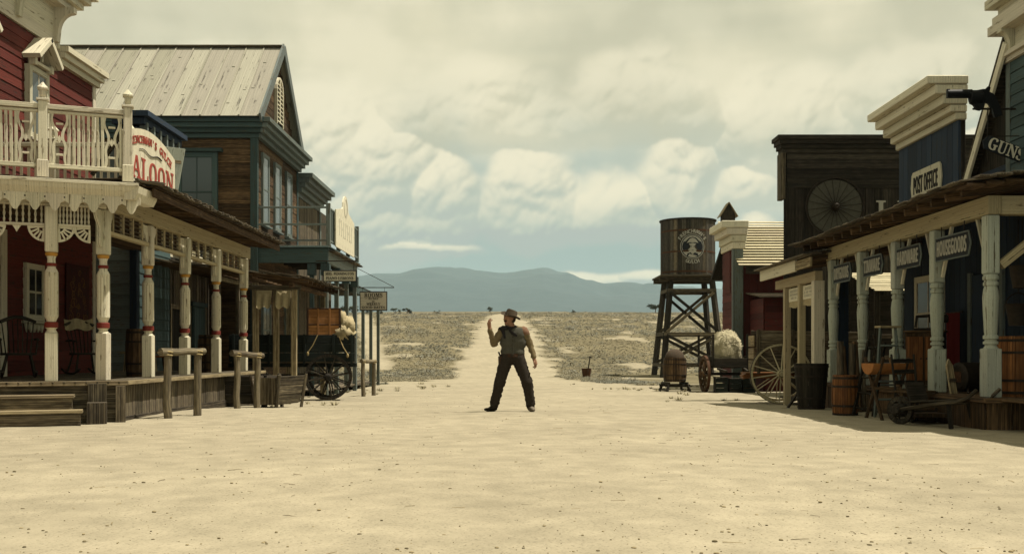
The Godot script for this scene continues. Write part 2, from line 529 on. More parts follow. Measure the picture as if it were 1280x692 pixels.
# ---------------------------------------------------------------- sky
func cloud_sky() -> ImageTexture:
	# air and heaped clouds over the whole upper half; rows run from the zenith down to just under the skyline
	var W := 4096
	var rows := 1050
	var px := W / 360.0
	var nz := FastNoiseLite.new()
	nz.seed = 5; nz.frequency = 0.012; nz.fractal_octaves = 5
	var im := nz.get_seamless_image(W, rows)
	im.convert(Image.FORMAT_L8)
	var wx := im.get_data()
	nz.seed = 6
	im = nz.get_seamless_image(W, rows)
	im.convert(Image.FORMAT_L8)
	var wy := im.get_data()
	nz.seed = 7; nz.frequency = 0.0045; nz.fractal_octaves = 4
	im = nz.get_seamless_image(W, rows)
	im.convert(Image.FORMAT_L8)
	var big := im.get_data()
	nz.seed = 8; nz.frequency = 0.03; nz.fractal_octaves = 4
	im = nz.get_seamless_image(W / 8, rows)
	im.convert(Image.FORMAT_L8)
	im.resize(W, rows, Image.INTERPOLATE_CUBIC)
	var streak := im.get_data()
	var hgt := PackedFloat32Array()
	hgt.resize(W * rows)
	var g := RandomNumberGenerator.new()
	g.seed = 21
	# heaps: azimuth of the middle, elevation of the flat base, half width, height (degrees), how solid
	var heaps := [[-9.2, 7.0, 5.2, 8.5], [-13.5, 6.8, 3.4, 7.5], [-4.4, 7.0, 3.0, 4.6], [0.6, 7.2, 3.4, 4.6], [5.0, 7.0, 4.6, 3.4], [9.0, 8.0, 3.2, 5.0], [14.2, 8.6, 3.0, 2.2], [16.5, 11, 5.0, 4.8], [21.5, 12.5, 4.5, 4.2], [-2.0, 12.5, 5.5, 4.0], [7.5, 12.8, 6.0, 4.0], [-17, 13.0, 4.5, 3.5], [-22, 9.0, 5.0, 6.0], [2.5, 3.9, 4.2, 0.75], [-5.5, 5.7, 4.6, 0.6], [6.8, 4.2, 2.5, 0.6], [14.6, 5.6, 2.6, 2.2], [25, 7.0, 5.0, 6.0]]
	for k in 46:
		var az := g.randf_range(31, 329)
		heaps.append([az, g.randf_range(6.0, 24.0), g.randf_range(3.0, 6.5), g.randf_range(2.5, 7.5)])
	var lift := PackedFloat32Array()
	lift.resize(W * rows)
	var mask := PackedFloat32Array()
	mask.resize(W * rows)
	mask.fill(-1.0)
	for h in heaps:
		var base_y: float = 1024.0 - h[1] * px
		var hw: float = h[2] * px
		var hh: float = h[3] * px
		for y in range(maxi(2, int(base_y - hh * 1.7)), mini(rows - 2, int(base_y + hh * 0.5 + 8))):
			for x in range(int(h[0] * px - hw * 1.5), int(h[0] * px + hw * 1.5)):
				var j := y * W + posmod(x, W)
				var dx: float = (x - h[0] * px + (big[j] - 128) * 0.22) / hw
				var dy: float = (base_y - y + (wx[j] - 128) * 0.05) / hh
				var m: float = 1.0 - dx * dx - (dy * dy if dy > 0.0 else dy * dy * 9.0)
				if m > mask[j]:
					mask[j] = m
					lift[j] = clampf(dy, 0, 1)
	var bil := FastNoiseLite.new()
	bil.seed = 51; bil.frequency = 0.0085; bil.fractal_type = FastNoiseLite.FRACTAL_RIDGED; bil.fractal_octaves = 7; bil.fractal_gain = 0.54
	bil.domain_warp_enabled = true; bil.domain_warp_amplitude = 9.0; bil.domain_warp_frequency = 0.035
	for y in range(2, rows - 2):
		for x in W:
			var j := y * W + x
			if mask[j] > -0.7:
				var sx := x if x < W / 2 else x - W
				var f := mask[j] * 0.8 - bil.get_noise_2d(sx, y * 1.15) * 0.42
				hgt[j] = maxf(0.0, f + 0.34) * 22.0
	for pass_no in 1:
		var nh := hgt.duplicate()
		for y in range(120, 1040):
			for x in W:
				var j := y * W + x
				if hgt[j] > 0.0 or hgt[j - 1] > 0.0 or hgt[j + 1] > 0.0:
					nh[j] = hgt[j] * 0.5 + (hgt[j - 1] + hgt[j + 1] + hgt[j - W] + hgt[j + W]) * 0.125
		hgt = nh
	var out := PackedFloat32Array()
	out.resize(W * 2048 * 3)
	var low := C(152, 169, 162).srgb_to_linear()
	var mid := C(148, 166, 160).srgb_to_linear()
	var high := C(198, 193, 166).srgb_to_linear()
	var gap := C(170, 180, 168).srgb_to_linear()
	var lit := C(228, 219, 190).srgb_to_linear()
	var shade := C(168, 176, 163).srgb_to_linear()
	var warm := C(184, 180, 154).srgb_to_linear()
	var veil := C(206, 199, 168).srgb_to_linear()
	for y in rows:
		var el := (1024.0 - y) / px
		var base := low.lerp(mid, smoothstep(1.0, 5.0, el)).lerp(gap, smoothstep(5.5, 9.0, el)).lerp(high, smoothstep(9.5, 16.5, el))
		for x in W:
			var j := y * W + x
			var b := big[j] / 255.0
			var s := streak[j] / 255.0
			var c := base.lerp(veil, clampf((b - 0.42) * 2.6, 0, 1) * smoothstep(7.0, 15.0, el) * 0.8)
			c = c.lerp(veil, clampf((s - 0.55) * 3.0, 0, 1) * 0.3)
			var hi := b * 0.55 + wx[j] / 255.0 * 0.3 + s * 0.15
			c = c.lerp(lit, smoothstep(0.47, 0.66, hi) * 0.5 * smoothstep(6.0, 10.0, el))
			c = c.lerp(warm, smoothstep(0.5, 0.34, hi) * 0.75 * smoothstep(9.0, 14.0, el))
			var z := hgt[j]
			if z > 0.0 and y > 2:
				var gx := (hgt[y * W + (x + 2) % W] - hgt[y * W + (x + W - 2) % W]) * 0.25
				var gy := (hgt[j + 2 * W] - hgt[j - 2 * W]) * 0.25
				var l := (gx * 0.3 + gy * 0.7 + 0.62) / sqrt(gx * gx + gy * gy + 1.0)
				l = clampf(l * 0.66 + lift[j] * 0.36, 0, 1)
				var cc := shade.lerp(warm, smoothstep(8.0, 14.0, el)).lerp(lit, smoothstep(0.2, 0.88, l))
				c = c.lerp(cc, smoothstep(0.0, 11.0, z) * lerpf(0.55, 0.92, clampf(lift[j] * 2.0, 0, 1)) * lerpf(1.0, 0.6, smoothstep(10.0, 16.0, el)))
			out[j * 3] = c.r; out[j * 3 + 1] = c.g; out[j * 3 + 2] = c.b
	var img := Image.create_from_data(W, 2048, false, Image.FORMAT_RGBF, out.to_byte_array())
	img.fill_rect(Rect2i(0, rows, W, 2048 - rows), Color(low.r, low.g, low.b))
	return ImageTexture.create_from_image(img)

# ---------------------------------------------------------------- ground
const PROFILE := [[-6, 0.05], [8, 0.05], [14, 0.0], [17.5, 0.0], [22, -0.15], [30, -0.28], [45, -0.38], [56, -0.45], [66, -0.1], [80, 1.1], [106, 3.5], [140, 5.8], [200, 8.7], [400, 16.5], [900, 36.0], [1500, 59.6], [2400, 94.4]]
func gh(x: float, d: float) -> float:
	var y := 0.0
	for i in PROFILE.size() - 1:
		if d <= PROFILE[i + 1][0] or i == PROFILE.size() - 2:
			var a = PROFILE[i]
			var b = PROFILE[i + 1]
			var f := clampf((d - a[0]) / float(b[0] - a[0]), 0, 1)
			var m0: float = (b[1] - PROFILE[maxi(i - 1, 0)][1]) / float(b[0] - PROFILE[maxi(i - 1, 0)][0]) * (b[0] - a[0])
			var m1: float = (PROFILE[mini(i + 2, PROFILE.size() - 1)][1] - a[1]) / float(PROFILE[mini(i + 2, PROFILE.size() - 1)][0] - a[0]) * (b[0] - a[0])
			y = (2 * f * f * f - 3 * f * f + 1) * a[1] + (f * f * f - 2 * f * f + f) * m0 + (-2 * f * f * f + 3 * f * f) * b[1] + (f * f * f - f * f) * m1
			break
	var wild := smoothstep(46, 70, d)
	y += town_noise.get_noise_2d(x * 0.9, d * 0.9) * (0.02 + wild * 0.16)
	if d < 60:
		y += town_noise.get_noise_2d(x * 9.0, d * 7.0) * 0.012
		for rut in [-1.15, 0.35, 1.5, 2.9]:   # old wheel ruts, pressed a finger deep
			var off := absf(x - rut - 0.5 * sin(d * 0.11 + rut))
			y -= 0.018 * exp(-off * off * 90.0) * (0.6 + town_noise.get_noise_2d(rut * 9.0, d * 1.7))
	if d > 120: y += town_noise.get_noise_2d(x * 0.06 + 50, d * 0.06) * minf((d - 120) * 0.004, 1.6)
	return y

func road_half(d: float) -> float: return 2.75 - clampf((d - 85) * 0.012, 0, 1.9) + town_noise.get_noise_2d(3.0, d * 1.5) * 0.5
func road_mid(d: float) -> float: return -0.35 - clampf((d - 60) / 100.0, 0, 1.2) * 0.9

func wildness(x: float, d: float) -> float:   # 0 on trodden dirt, 1 where scrub grows
	var edge := 41.0 + town_noise.get_noise_2d(x * 1.1, 9.0) * 3.0
	if x > 0: edge += clampf((x - 3) * 0.5, 0, 4)
	var w := smoothstep(edge, edge + 1.5, d)
	var off := absf(x - road_mid(d)) - road_half(d) - clampf((56 - d) * 0.18, 0, 4)
	w *= smoothstep(0.0, 0.8, off + town_noise.get_noise_2d(x * 2.5, d * 1.6) * 1.2)
	# a faint second track comes in from the side
	var tr := x - (-9.5 - (d - 70) * 0.16)
	if d > 66 and d < 230: w *= smoothstep(0.6, 1.3, absf(tr) + town_noise.get_noise_2d(d, 4) * 0.5)
	if d > 42: w *= 1.0 - 0.8 * smoothstep(0.3, 0.42, town_noise.get_noise_2d(x * 0.9 + 33, d * 0.55))
	return w

func make_ground() -> void:
	var ds := []
	var d := -6.0
	while d < 2400:
		ds.append(d)
		d += 0.22 if d < 30 else 0.3 if d < 60 else maxf(0.5, (d - 60) * 0.02 + 0.5)
	var ts := []
	for i in 181:
		var f := (i - 90) / 90.0
		ts.append(signf(f) * (absf(f) * 0.35 + 0.65 * pow(absf(f), 3)))
	var b := MB.new()
	b.colored = true
	var nc := ts.size()
	for i in ds.size():
		var dd: float = ds[i]
		var half := 42.0 + maxf(dd, 0) * 0.9
		for k in nc:
			var x: float = ts[k] * half
			var y := gh(x, dd)
			var e := 0.3 + maxf(0, dd - 30) * 0.01
			var nn := Vector3(gh(x - e, dd) - gh(x + e, dd), 2 * e, gh(x, dd + e) - gh(x, dd - e)).normalized()
			var w := wildness(x, dd)
			var dirt := Color(1, 1, 1)
			var mot := town_noise.get_noise_2d(x * 0.7 + 90, dd * 0.7)
			var soil := Color(0.44, 0.435, 0.38).lerp(Color(0.58, 0.565, 0.48), clampf(mot * 1.2 + 0.4, 0, 1))
			b.col = dirt.lerp(soil, w)
			b.put(V(x, y, dd), nn, Vector2(x, dd))
	for i in ds.size() - 1:
		for k in nc - 1:
			var a := i * nc + k
			b.ix.append_array([a, a + nc, a + 1, a + 1, a + nc, a + nc + 1])
	var m := StandardMaterial3D.new()
	m.resource_name = "dry_dirt"
	m.vertex_color_use_as_albedo = true
	var S := 1024
	var a1 := grain_bytes(31, 0.013, S, S)
	var a2 := grain_bytes(32, 0.11, S, S)
	var a3 := grain_bytes(33, 0.3, S, S)
	var out := PackedByteArray()
	out.resize(S * S * 3)
	var hh := PackedByteArray()
	hh.resize(S * S)
	var ca := C(150, 142, 123)
	var cb := C(177, 167, 146)
	for i in S * S:
		var t := clampf((a1[i] * 0.6 + a2[i] * 0.25 + a3[i] * 0.3) / 255.0 - 0.08, 0, 1)
		var c := ca.lerp(cb, t)
		if a3[i] < 74 and a2[i] < 118: c = c * 0.82
		out[i * 3] = int(c.r * 255); out[i * 3 + 1] = int(c.g * 255); out[i * 3 + 2] = int(c.b * 255)
		hh[i] = int(clampf(a1[i] * 0.6 + a2[i] * 0.28 + a3[i] * 0.12, 0, 255))
	m.albedo_texture = tex_of(out, S)
	m.uv1_scale = Vector3(0.17, 0.17, 1)
	m.heightmap_enabled = true
	m.heightmap_texture = tex_of(hh, S, Image.FORMAT_L8)
	m.heightmap_scale = 2.0
	m.roughness = 0.97
	m.metallic_specular = 0.15
	m.detail_enabled = true
	m.detail_blend_mode = BaseMaterial3D.BLEND_MODE_MUL
	m.detail_uv_layer = BaseMaterial3D.DETAIL_UV_2
	m.uv2_triplanar = true
	m.uv2_world_triplanar = true
	m.uv2_scale = Vector3.ONE * 0.043
	var dp := PackedByteArray()
	dp.resize(512 * 512 * 3)
	for i in 512 * 512:
		var q := int(clampf(225 + (G3[i] - 128) * 0.1 + (G4[i] - 128) * 0.1, 0, 255))
		dp[i * 3] = q; dp[i * 3 + 1] = q; dp[i * 3 + 2] = int(q * 0.985)
	m.detail_albedo = tex_of(dp, 512)
	var o := mk(self, "ground", b, m)
	o.set_meta("kind", "structure")

func make_mountains() -> void:
	var nz := FastNoiseLite.new()
	nz.seed = 77; nz.frequency = 0.0006; nz.fractal_octaves = 5
	var crest := [[-60, 30], [-30, 40], [-22, 44], [-14, 40], [-9, 42], [-7.1, 46], [-4.7, 52], [-3.1, 50], [-1.8, 46], [-0.8, 44], [1.8, 52], [3.0, 46], [4.3, 37], [5.5, 31], [6.3, 33.5], [8.6, 27], [12, 25], [20, 30], [30, 40], [60, 30]]
	var b := MB.new()
	var na := 340
	var nd := 46
	for i in na + 1:
		var az := -60.0 + 120.0 * i / na
		var top := 40.0
		for k in crest.size() - 1:
			if az >= crest[k][0] and az <= crest[k + 1][0]:
				var f := smoothstep(0, 1, (az - crest[k][0]) / float(crest[k + 1][0] - crest[k][0]))
				top = lerpf(crest[k][1], crest[k + 1][1], f)
		for j in nd + 1:
			var f := j / float(nd)
			var d := 2300.0 + f * 5200.0
			var x := tan(deg_to_rad(az)) * d
			var ridge := (1.0 - absf(nz.get_noise_2d(x, d))) * 0.35 + nz.get_noise_2d(x * 3.0, d * 3.0) * 0.12
			var crest_y := 1.03 + (49.0 + top) / 1250.0 * 6500.0
			var rise := pow(smoothstep(0.12, 0.81, f), 1.25)
			var y := lerpf(1.03 + d * 0.0372 - 6.0 * f, crest_y, rise) 
			y += (ridge - 0.28) * 420.0 * rise * (1.0 - 0.8 * smoothstep(0.5, 0.8, f))
			if f > 0.81: y -= (f - 0.81) * 1500.0
			b.put(V(x, y, d), Vector3.UP, Vector2(x, d) * 0.001)
	for i in na:
		for j in nd:
			var a := i * (nd + 1) + j
			b.ix.append_array([a, a + nd + 1, a + 1, a + 1, a + nd + 1, a + nd + 2])
	for k in b.n.size(): b.n[k] = Vector3.ZERO
	for k in range(0, b.ix.size(), 3):
		var nn := (b.v[b.ix[k + 1]] - b.v[b.ix[k]]).cross(b.v[b.ix[k + 2]] - b.v[b.ix[k]])
		if nn.y < 0: nn = -nn
		for q in 3: b.n[b.ix[k + q]] += nn
	for k in b.n.size(): b.n[k] = b.n[k].normalized()
	for k in range(0, b.ix.size(), 3):
		var cr := (b.v[b.ix[k + 1]] - b.v[b.ix[k]]).cross(b.v[b.ix[k + 2]] - b.v[b.ix[k]])
		if cr.y > 0:
			var s := b.ix[k + 1]
			b.ix[k + 1] = b.ix[k + 2]; b.ix[k + 2] = s
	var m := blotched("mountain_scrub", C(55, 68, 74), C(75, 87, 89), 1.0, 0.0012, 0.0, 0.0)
	var o := mk(self, "mountains", b, m)
	o.set_meta("kind", "structure")

func tuft_mesh(sd: int, kind: int) -> Mesh:
	# a low shrub: short stems and many small leaf faces through its volume; kind 1 is dry grass
	var g := RandomNumberGenerator.new()
	g.seed = sd
	var b := MB.new()
	b.colored = true
	if kind == 0:
		for i in 190:
			var q := Vector3(g.randf_range(-1, 1), g.randf_range(0.05, 1), g.randf_range(-1, 1))
			if Vector2(q.x, q.z).length() > 1.0 or q.length() > 1.15: continue
			q.y *= 0.8
			var s := g.randf_range(0.06, 0.15)
			var u := Vector3(g.randf_range(-1, 1), g.randf_range(-0.3, 1), g.randf_range(-1, 1)).normalized() * s
			var w := u.cross(Vector3(g.randf_range(-1, 1), g.randf_range(-1, 1), g.randf_range(-1, 1))).normalized() * s * 0.45
			var k := g.randf_range(0.75, 1.2)
			b.col = Color(k, k, k * g.randf_range(0.85, 1.1))
			var nn := (q * 0.6 + Vector3(0, 0.6, 0)).normalized()
			var o := b.put(q - u * 0.5 - w * 0.5, nn, Vector2.ZERO); b.put(q + w * 0.5, nn, Vector2.ZERO); b.put(q + u, nn, Vector2.ZERO); b.put(q - w * 0.7, nn, Vector2.ZERO)
			b.tri(o, o + 1, o + 2); b.tri(o, o + 2, o + 3)
		b.col = Color(0.6, 0.5, 0.4)
		for i in 5:
			var an := g.randf() * TAU
			b.tube([Vector3.ZERO, Vector3(cos(an) * 0.5, 0.6, sin(an) * 0.5)], 0.03, 0.015, 4)
	else:
		for i in 26:
			var an := g.randf() * TAU
			var lean := g.randf_range(0.1, 0.75)
			var root := Vector3(cos(an), 0, sin(an)) * g.randf() * 0.35
			var tip := root + Vector3(cos(an) * lean, g.randf_range(0.5, 1.0), sin(an) * lean)
			var w := Vector3(-sin(an), 0, cos(an)) * 0.07
			var k := g.randf_range(0.75, 1.2)
			b.col = Color(k, k, k)
			var nn := Vector3(cos(an) * 0.3, 0.9, sin(an) * 0.3)
			var o := b.put(root - w, nn, Vector2.ZERO); b.put(root + w, nn, Vector2.ZERO); b.put(tip, nn, Vector2.ZERO)
			b.tri(o, o + 1, o + 2)
	return b.mesh()

func scatter(called: String, mesh: Mesh, m: Material, places: Array, tints: Array) -> void:
	var mm := MultiMesh.new()
	mm.transform_format = MultiMesh.TRANSFORM_3D
	mm.use_colors = true
	mm.mesh = mesh
	mm.instance_count = places.size()
	for i in places.size():
		mm.set_instance_transform(i, places[i]); mm.set_instance_color(i, tints[i])
	var o := MultiMeshInstance3D.new()
	o.name = called; o.multimesh = mm; o.material_override = m
	o.set_meta("kind", "stuff")
	add_child(o)

func make_scrub() -> void:
	var leaf := StandardMaterial3D.new()
	leaf.resource_name = "dry_leaf"
	leaf.vertex_color_use_as_albedo = true
	leaf.roughness = 0.95; leaf.metallic_specular = 0.1
	leaf.backlight_enabled = true; leaf.backlight = Color(0.3, 0.29, 0.22)
	for v in 4:
		var places := []
		var tints := []
		var g := RandomNumberGenerator.new()
		g.seed = 300 + v
		var want: int = [2600, 2600, 60000, 60000][v]
		var tries := 0
		while places.size() < want and tries < want * 8:
			tries += 1
			var d := 42.0 * exp(g.randf() * g.randf_range(0.55, 1.0) * 3.1)
			var x := g.randf_range(-1, 1) * (7 + d * 0.55)
			if wildness(x, d) < 0.75: continue
			if d < 62 and x > 6.5: continue
			var patch := town_noise.get_noise_2d(x * 0.5 + v * 40, d * 0.35)
			if v < 2 and (patch < -0.12 + g.randf() * 0.15 or (d < 72 and g.randf() < 0.8)): continue
			if v >= 2 and patch > 0.42: continue
			var s := (g.randf_range(0.2, 0.55) if v < 2 else g.randf_range(0.07, 0.17))
			if v < 2 and d < 60: s *= 0.75
			var bs := Basis(Vector3.UP, g.randf() * TAU).scaled(Vector3(s * g.randf_range(1.0, 1.6), s * g.randf_range(0.7, 1.1), s * g.randf_range(1.0, 1.6)))
			places.append(Transform3D(bs, V(x, gh(x, d) - 0.02, d)))
			var k := g.randf_range(0.9, 1.1)
			var c: Color
			if v < 2: c = Color(0.13, 0.13, 0.1).lerp(Color(0.26, 0.26, 0.22), clampf(g.randf() * 0.8 + patch, 0, 1))
			else: c = Color(0.26, 0.232, 0.155).lerp(Color(0.165, 0.165, 0.13), clampf(0.5 + town_noise.get_noise_2d(x * 0.25 + 7, d * 0.3) * 1.6 + g.randf_range(-0.2, 0.2), 0, 1))
			tints.append(Color(c.r * k, c.g * k, c.b * k))
		scatter(["sagebrush_scrub", "sagebrush_scrub_001", "dry_grass", "dry_grass_001"][v], tuft_mesh(40 + v, 0 if v < 2 else 1), leaf, places, tints)
	# a few weeds and tufts at the edges of the trodden street
	var wp := []
	var wt := []
	var gw := RandomNumberGenerator.new()
	gw.seed = 71
	for i in 900:
		var d := gw.randf_range(19, 44)
		var x := gw.randf_range(-6.0, 7.5)
		var near_wall := smoothstep(3.2, 4.8, absf(x + 0.3)) * 0.5 + smoothstep(33, 42, d) * 0.6
		if gw.randf() > near_wall * smoothstep(0.0, 0.35, town_noise.get_noise_2d(x * 1.4, d * 1.4)): continue
		if absf(x) < 2.5: continue
		var s := gw.randf_range(0.05, 0.14)
		wp.append(Transform3D(Basis(Vector3.UP, gw.randf() * TAU).scaled(Vector3(s * 1.6, s, s * 1.6)), V(x, gh(x, d) - 0.01, d)))
		var k := gw.randf_range(0.75, 1.2)
		wt.append(Color(0.27 * k, 0.24 * k, 0.15 * k))
	scatter("street_weeds", tuft_mesh(55, 1), leaf, wp, wt)
	# clods, pebbles and straws lying on the street
	var pb := MB.new()
	pb.colored = true
	pb.ball(Vector3.ZERO, Vector3(1, 0.6, 0.85), 4, 6)
	var pm := plain("pebble", C(150, 138, 110), 0.95)
	pm.vertex_color_use_as_albedo = true
	var pl := []
	var tn := []
	var g2 := RandomNumberGenerator.new()
	g2.seed = 9
	for i in 11000:
		var d := 4.5 + 40.0 * pow(g2.randf(), 1.5)
		var x := g2.randf_range(-0.62, 0.62) * d
		if absf(x) > 6.0: continue
		if town_noise.get_noise_2d(x * 1.3 + 20, d * 1.3) < g2.randf_range(-0.5, 0.3): continue
		var s := 0.003 + 0.009 * pow(g2.randf(), 6.0)
		pl.append(Transform3D(Basis(Vector3.UP, g2.randf() * TAU).scaled(Vector3(s * g2.randf_range(0.8, 1.6), s, s)), V(x, gh(x, d) + s * 0.2, d)))
		var k := g2.randf_range(0.25, 0.9)
		tn.append(Color(k, k * 0.98, k * 0.93))
	scatter("pebbles", pb.mesh(), pm, pl, tn)
	var sb := MB.new()
	sb.colored = true
	sb.tube([Vector3(-0.5, 0.0, 0), Vector3(0.1, 0.02, 0.05), Vector3(0.5, 0, 0.0)], 0.022, 0.012, 5)
	var sl := []
	var st := []
	for i in 170:
		var d := 4.5 + 20.0 * pow(g2.randf(), 1.3)
		var x := g2.randf_range(-0.6, 0.6) * d
		if absf(x) > 5.5: continue
		var s := g2.randf_range(0.03, 0.13)
		sl.append(Transform3D(Basis(Vector3.UP, g2.randf() * TAU).scaled(Vector3(s, s * 0.9, s * 0.9)), V(x, gh(x, d) + 0.004, d)))
		var k := g2.randf_range(0.3, 1.0)
		st.append(Color(k, k * 0.92, k * 0.75))
	scatter("straw_litter", sb.mesh(), pm, sl, st)

func tree(d: float, x: float, h: float, label: String, spread := 0.8, trunk_h := 0.35) -> void:
	var t := thing("juniper_tree", label, "tree", V(x, gh(x, d) - 0.05, d), 0.0, "lone trees on the plain")
	var g := RandomNumberGenerator.new()
	g.seed = int(x * 10 + d)
	var b := MB.new()
	b.tube([Vector3.ZERO, Vector3(0.05, h * 0.3, 0.02), Vector3(-0.03, h * 0.7, 0)], h * 0.05, h * 0.02, 6)
	for i in 5:
		var an := i * 1.3
		b.tube([Vector3(0, h * 0.3, 0), Vector3(cos(an) * h * spread * 0.3, h * 0.62, sin(an) * h * spread * 0.3)], h * 0.025, h * 0.01, 5)
	mk(t, "trunk", b, M.brown_wood)
	b = MB.new()
	b.colored = true
	var lobes := []
	for i in 9: lobes.append(Vector3(g.randf_range(-0.5, 0.5) * spread, g.randf_range(trunk_h + 0.15, 0.85), g.randf_range(-0.5, 0.5) * spread) * h)
	for i in 900:
		var q: Vector3 = lobes[i % 9] + Vector3(g.randfn(), g.randfn() * 0.6, g.randfn()) * h * 0.09
		var s := h * g.randf_range(0.04, 0.09)
		var u := Vector3(g.randfn(), g.randfn(), g.randfn()).normalized() * s
		var w := u.cross(Vector3(g.randfn(), g.randfn(), g.randfn())).normalized() * s
		var k := g.randf_range(0.7, 1.2)
		b.col = Color(0.05 * k, 0.06 * k, 0.035 * k)
		var nn := (q - Vector3(0, h * 0.5, 0)).normalized()
		var o := b.put(q - u, nn, Vector2.ZERO); b.put(q + w, nn, Vector2.ZERO); b.put(q + u, nn, Vector2.ZERO)
		b.tri(o, o + 1, o + 2)
	var lm := StandardMaterial3D.new()
	lm.resource_name = "juniper_leaf"; lm.vertex_color_use_as_albedo = true; lm.roughness = 0.95
	mk(t, "crown", b, lm)

# ---------------------------------------------------------------- the saloon and its neighbours
func turned_post(p: Node3D, xf: Transform3D, h: float) -> void:
	# cream porch post: square foot, red ring, fluted drum, gold and red neck, square head
	xf.basis = xf.basis * Basis.from_scale(Vector3(0.88, 1, 0.88))
	var o := pc(p, "porch_post", Vector3(0.195, 0.72, 0.195), xf * Transform3D(Basis(), Vector3(0, 0.36, 0)), M.cream_paint, 0.014)
	var k := Vector3(0, -0.36, 0)
	var q := Transform3D(Basis(), k)
	part(o, "foot_turning", lath([Vector2(0.094, 0.72), Vector2(0.07, 0.755), Vector2(0.07, 0.77), Vector2(0.095, 0.79)], 20), M.cream_paint, q)
	part(o, "red_ring", lath([Vector2(0.095, 0.79), Vector2(0.106, 0.80), Vector2(0.106, 0.865), Vector2(0.095, 0.875)], 20), M.red_ring, q)
	part(o, "drum_foot", lath([Vector2(0.075, 0.875), Vector2(0.078, 0.9), Vector2(0.107, 0.955)], 20), M.cream_paint, q)
	if not cache.has("flutes"):
		var b := MB.new()
		b.lathe(Transform3D(), [Vector2(0.108, 0.955), Vector2(0.108, 1.6)], 96, true, true, 12, 0.14)
		cache["flutes"] = b.mesh()
		b = MB.new()
		for i in 12:
			var an := TAU * i / 12.0
			b.box(Transform3D(Basis(Vector3.UP, -an), Vector3(cos(an) * 0.0925, 1.277, sin(an) * 0.0925)), Vector3(0.004, 0.6, 0.018), 0.001)
		cache["flute_paint"] = b.mesh()
	part(o, "fluted_drum", cache["flutes"], M.cream_paint, q)
	part(o, "flute_paint", cache["flute_paint"], M.groove_paint, q)
	part(o, "drum_head", lath([Vector2(0.108, 1.6), Vector2(0.09, 1.64), Vector2(0.07, 1.665), Vector2(0.07, 1.69)], 20), M.cream_paint, q)
	part(o, "neck_ring", lath([Vector2(0.07, 1.69), Vector2(0.084, 1.695), Vector2(0.084, 1.735), Vector2(0.07, 1.74)], 20), M.red_ring, q)
	part(o, "neck", lath([Vector2(0.066, 1.74), Vector2(0.062, 1.8), Vector2(0.075, 1.84)], 20), M.cream_paint, q)
	part(o, "gold_ring", lath([Vector2(0.075, 1.84), Vector2(0.095, 1.855), Vector2(0.1, 1.88), Vector2(0.088, 1.895)], 20), M.gold_ring, q)
	part(o, "head_block", boxmesh(Vector3(0.2, h - 1.895, 0.2), 0.02), M.cream_paint, Transform3D(Basis(), Vector3(0, (h + 1.895) / 2, 0) + k))

func fan_bracket(sgn: float, r: float) -> MB:
	# sawn quarter-round fretwork: an outer band, an inner band and spokes between; corner at the origin, top and side straight
	var b := MB.new()
	for band in [[r, r * 0.86], [r * 0.46, r * 0.36]]:
		for i in 8:
			var a0 := PI / 2 * i / 8
			var a1 := PI / 2 * (i + 1) / 8
			var poly := PackedVector2Array([Vector2(sgn * cos(a0), -sin(a0)) * band[0], Vector2(sgn * cos(a1), -sin(a1)) * band[0], Vector2(sgn * cos(a1), -sin(a1)) * band[1], Vector2(sgn * cos(a0), -sin(a0)) * band[1]])
			b.prism(Transform3D(), poly, 0.03)
	for i in 5:
		var an := PI / 2 * (i + 0.5) / 5
		b.box(Transform3D(Basis(Vector3(0, 0, 1), -an * sgn if sgn > 0 else an + PI), Vector3(sgn * cos(an), -sin(an), 0) * r * 0.66), Vector3(r * 0.42, 0.026, 0.026), 0.003)
	b.box(Transform3D(Basis(), Vector3(sgn * r * 0.5, -0.012, 0)), Vector3(r, 0.03, 0.034), 0.003)
	b.box(Transform3D(Basis(), Vector3(sgn * 0.012, -r * 0.5 - 0.015, 0)), Vector3(0.03, r - 0.03, 0.033), 0.003)
	return b

func scroll_bracket(s := 1.0) -> MB:
	var poly := PackedVector2Array()
	for i in 13:
		var f := i / 12.0
		poly.append(Vector2(0.02 + 0.16 * pow(1 - f, 1.6) + 0.03 * sin(f * PI * 3.0), -0.5 * f) * s)
	poly.append(Vector2(-0.02, -0.5) * s); poly.append(Vector2(-0.02, 0.0) * s)
	var b := MB.new()
	b.prism(Transform3D(), poly, 0.05)
	return b

func finial(p: Node3D, xf: Transform3D, m) -> void:
	var o := pc(p, "finial", Vector3(0.17, 0.03, 0.17), xf * Transform3D(Basis(), Vector3(0, 0.015, 0)), m)
	part(o, "finial_urn", lath([Vector2(0.06, 0.03), Vector2(0.05, 0.06), Vector2(0.065, 0.08), Vector2(0.065, 0.15), Vector2(0.1, 0.17), Vector2(0.1, 0.19), Vector2(0.045, 0.235), Vector2(0.035, 0.25), Vector2(0.01, 0.275)], 4), m, Transform3D(Basis(Vector3.UP, PI / 4), Vector3(0, -0.015, 0)))

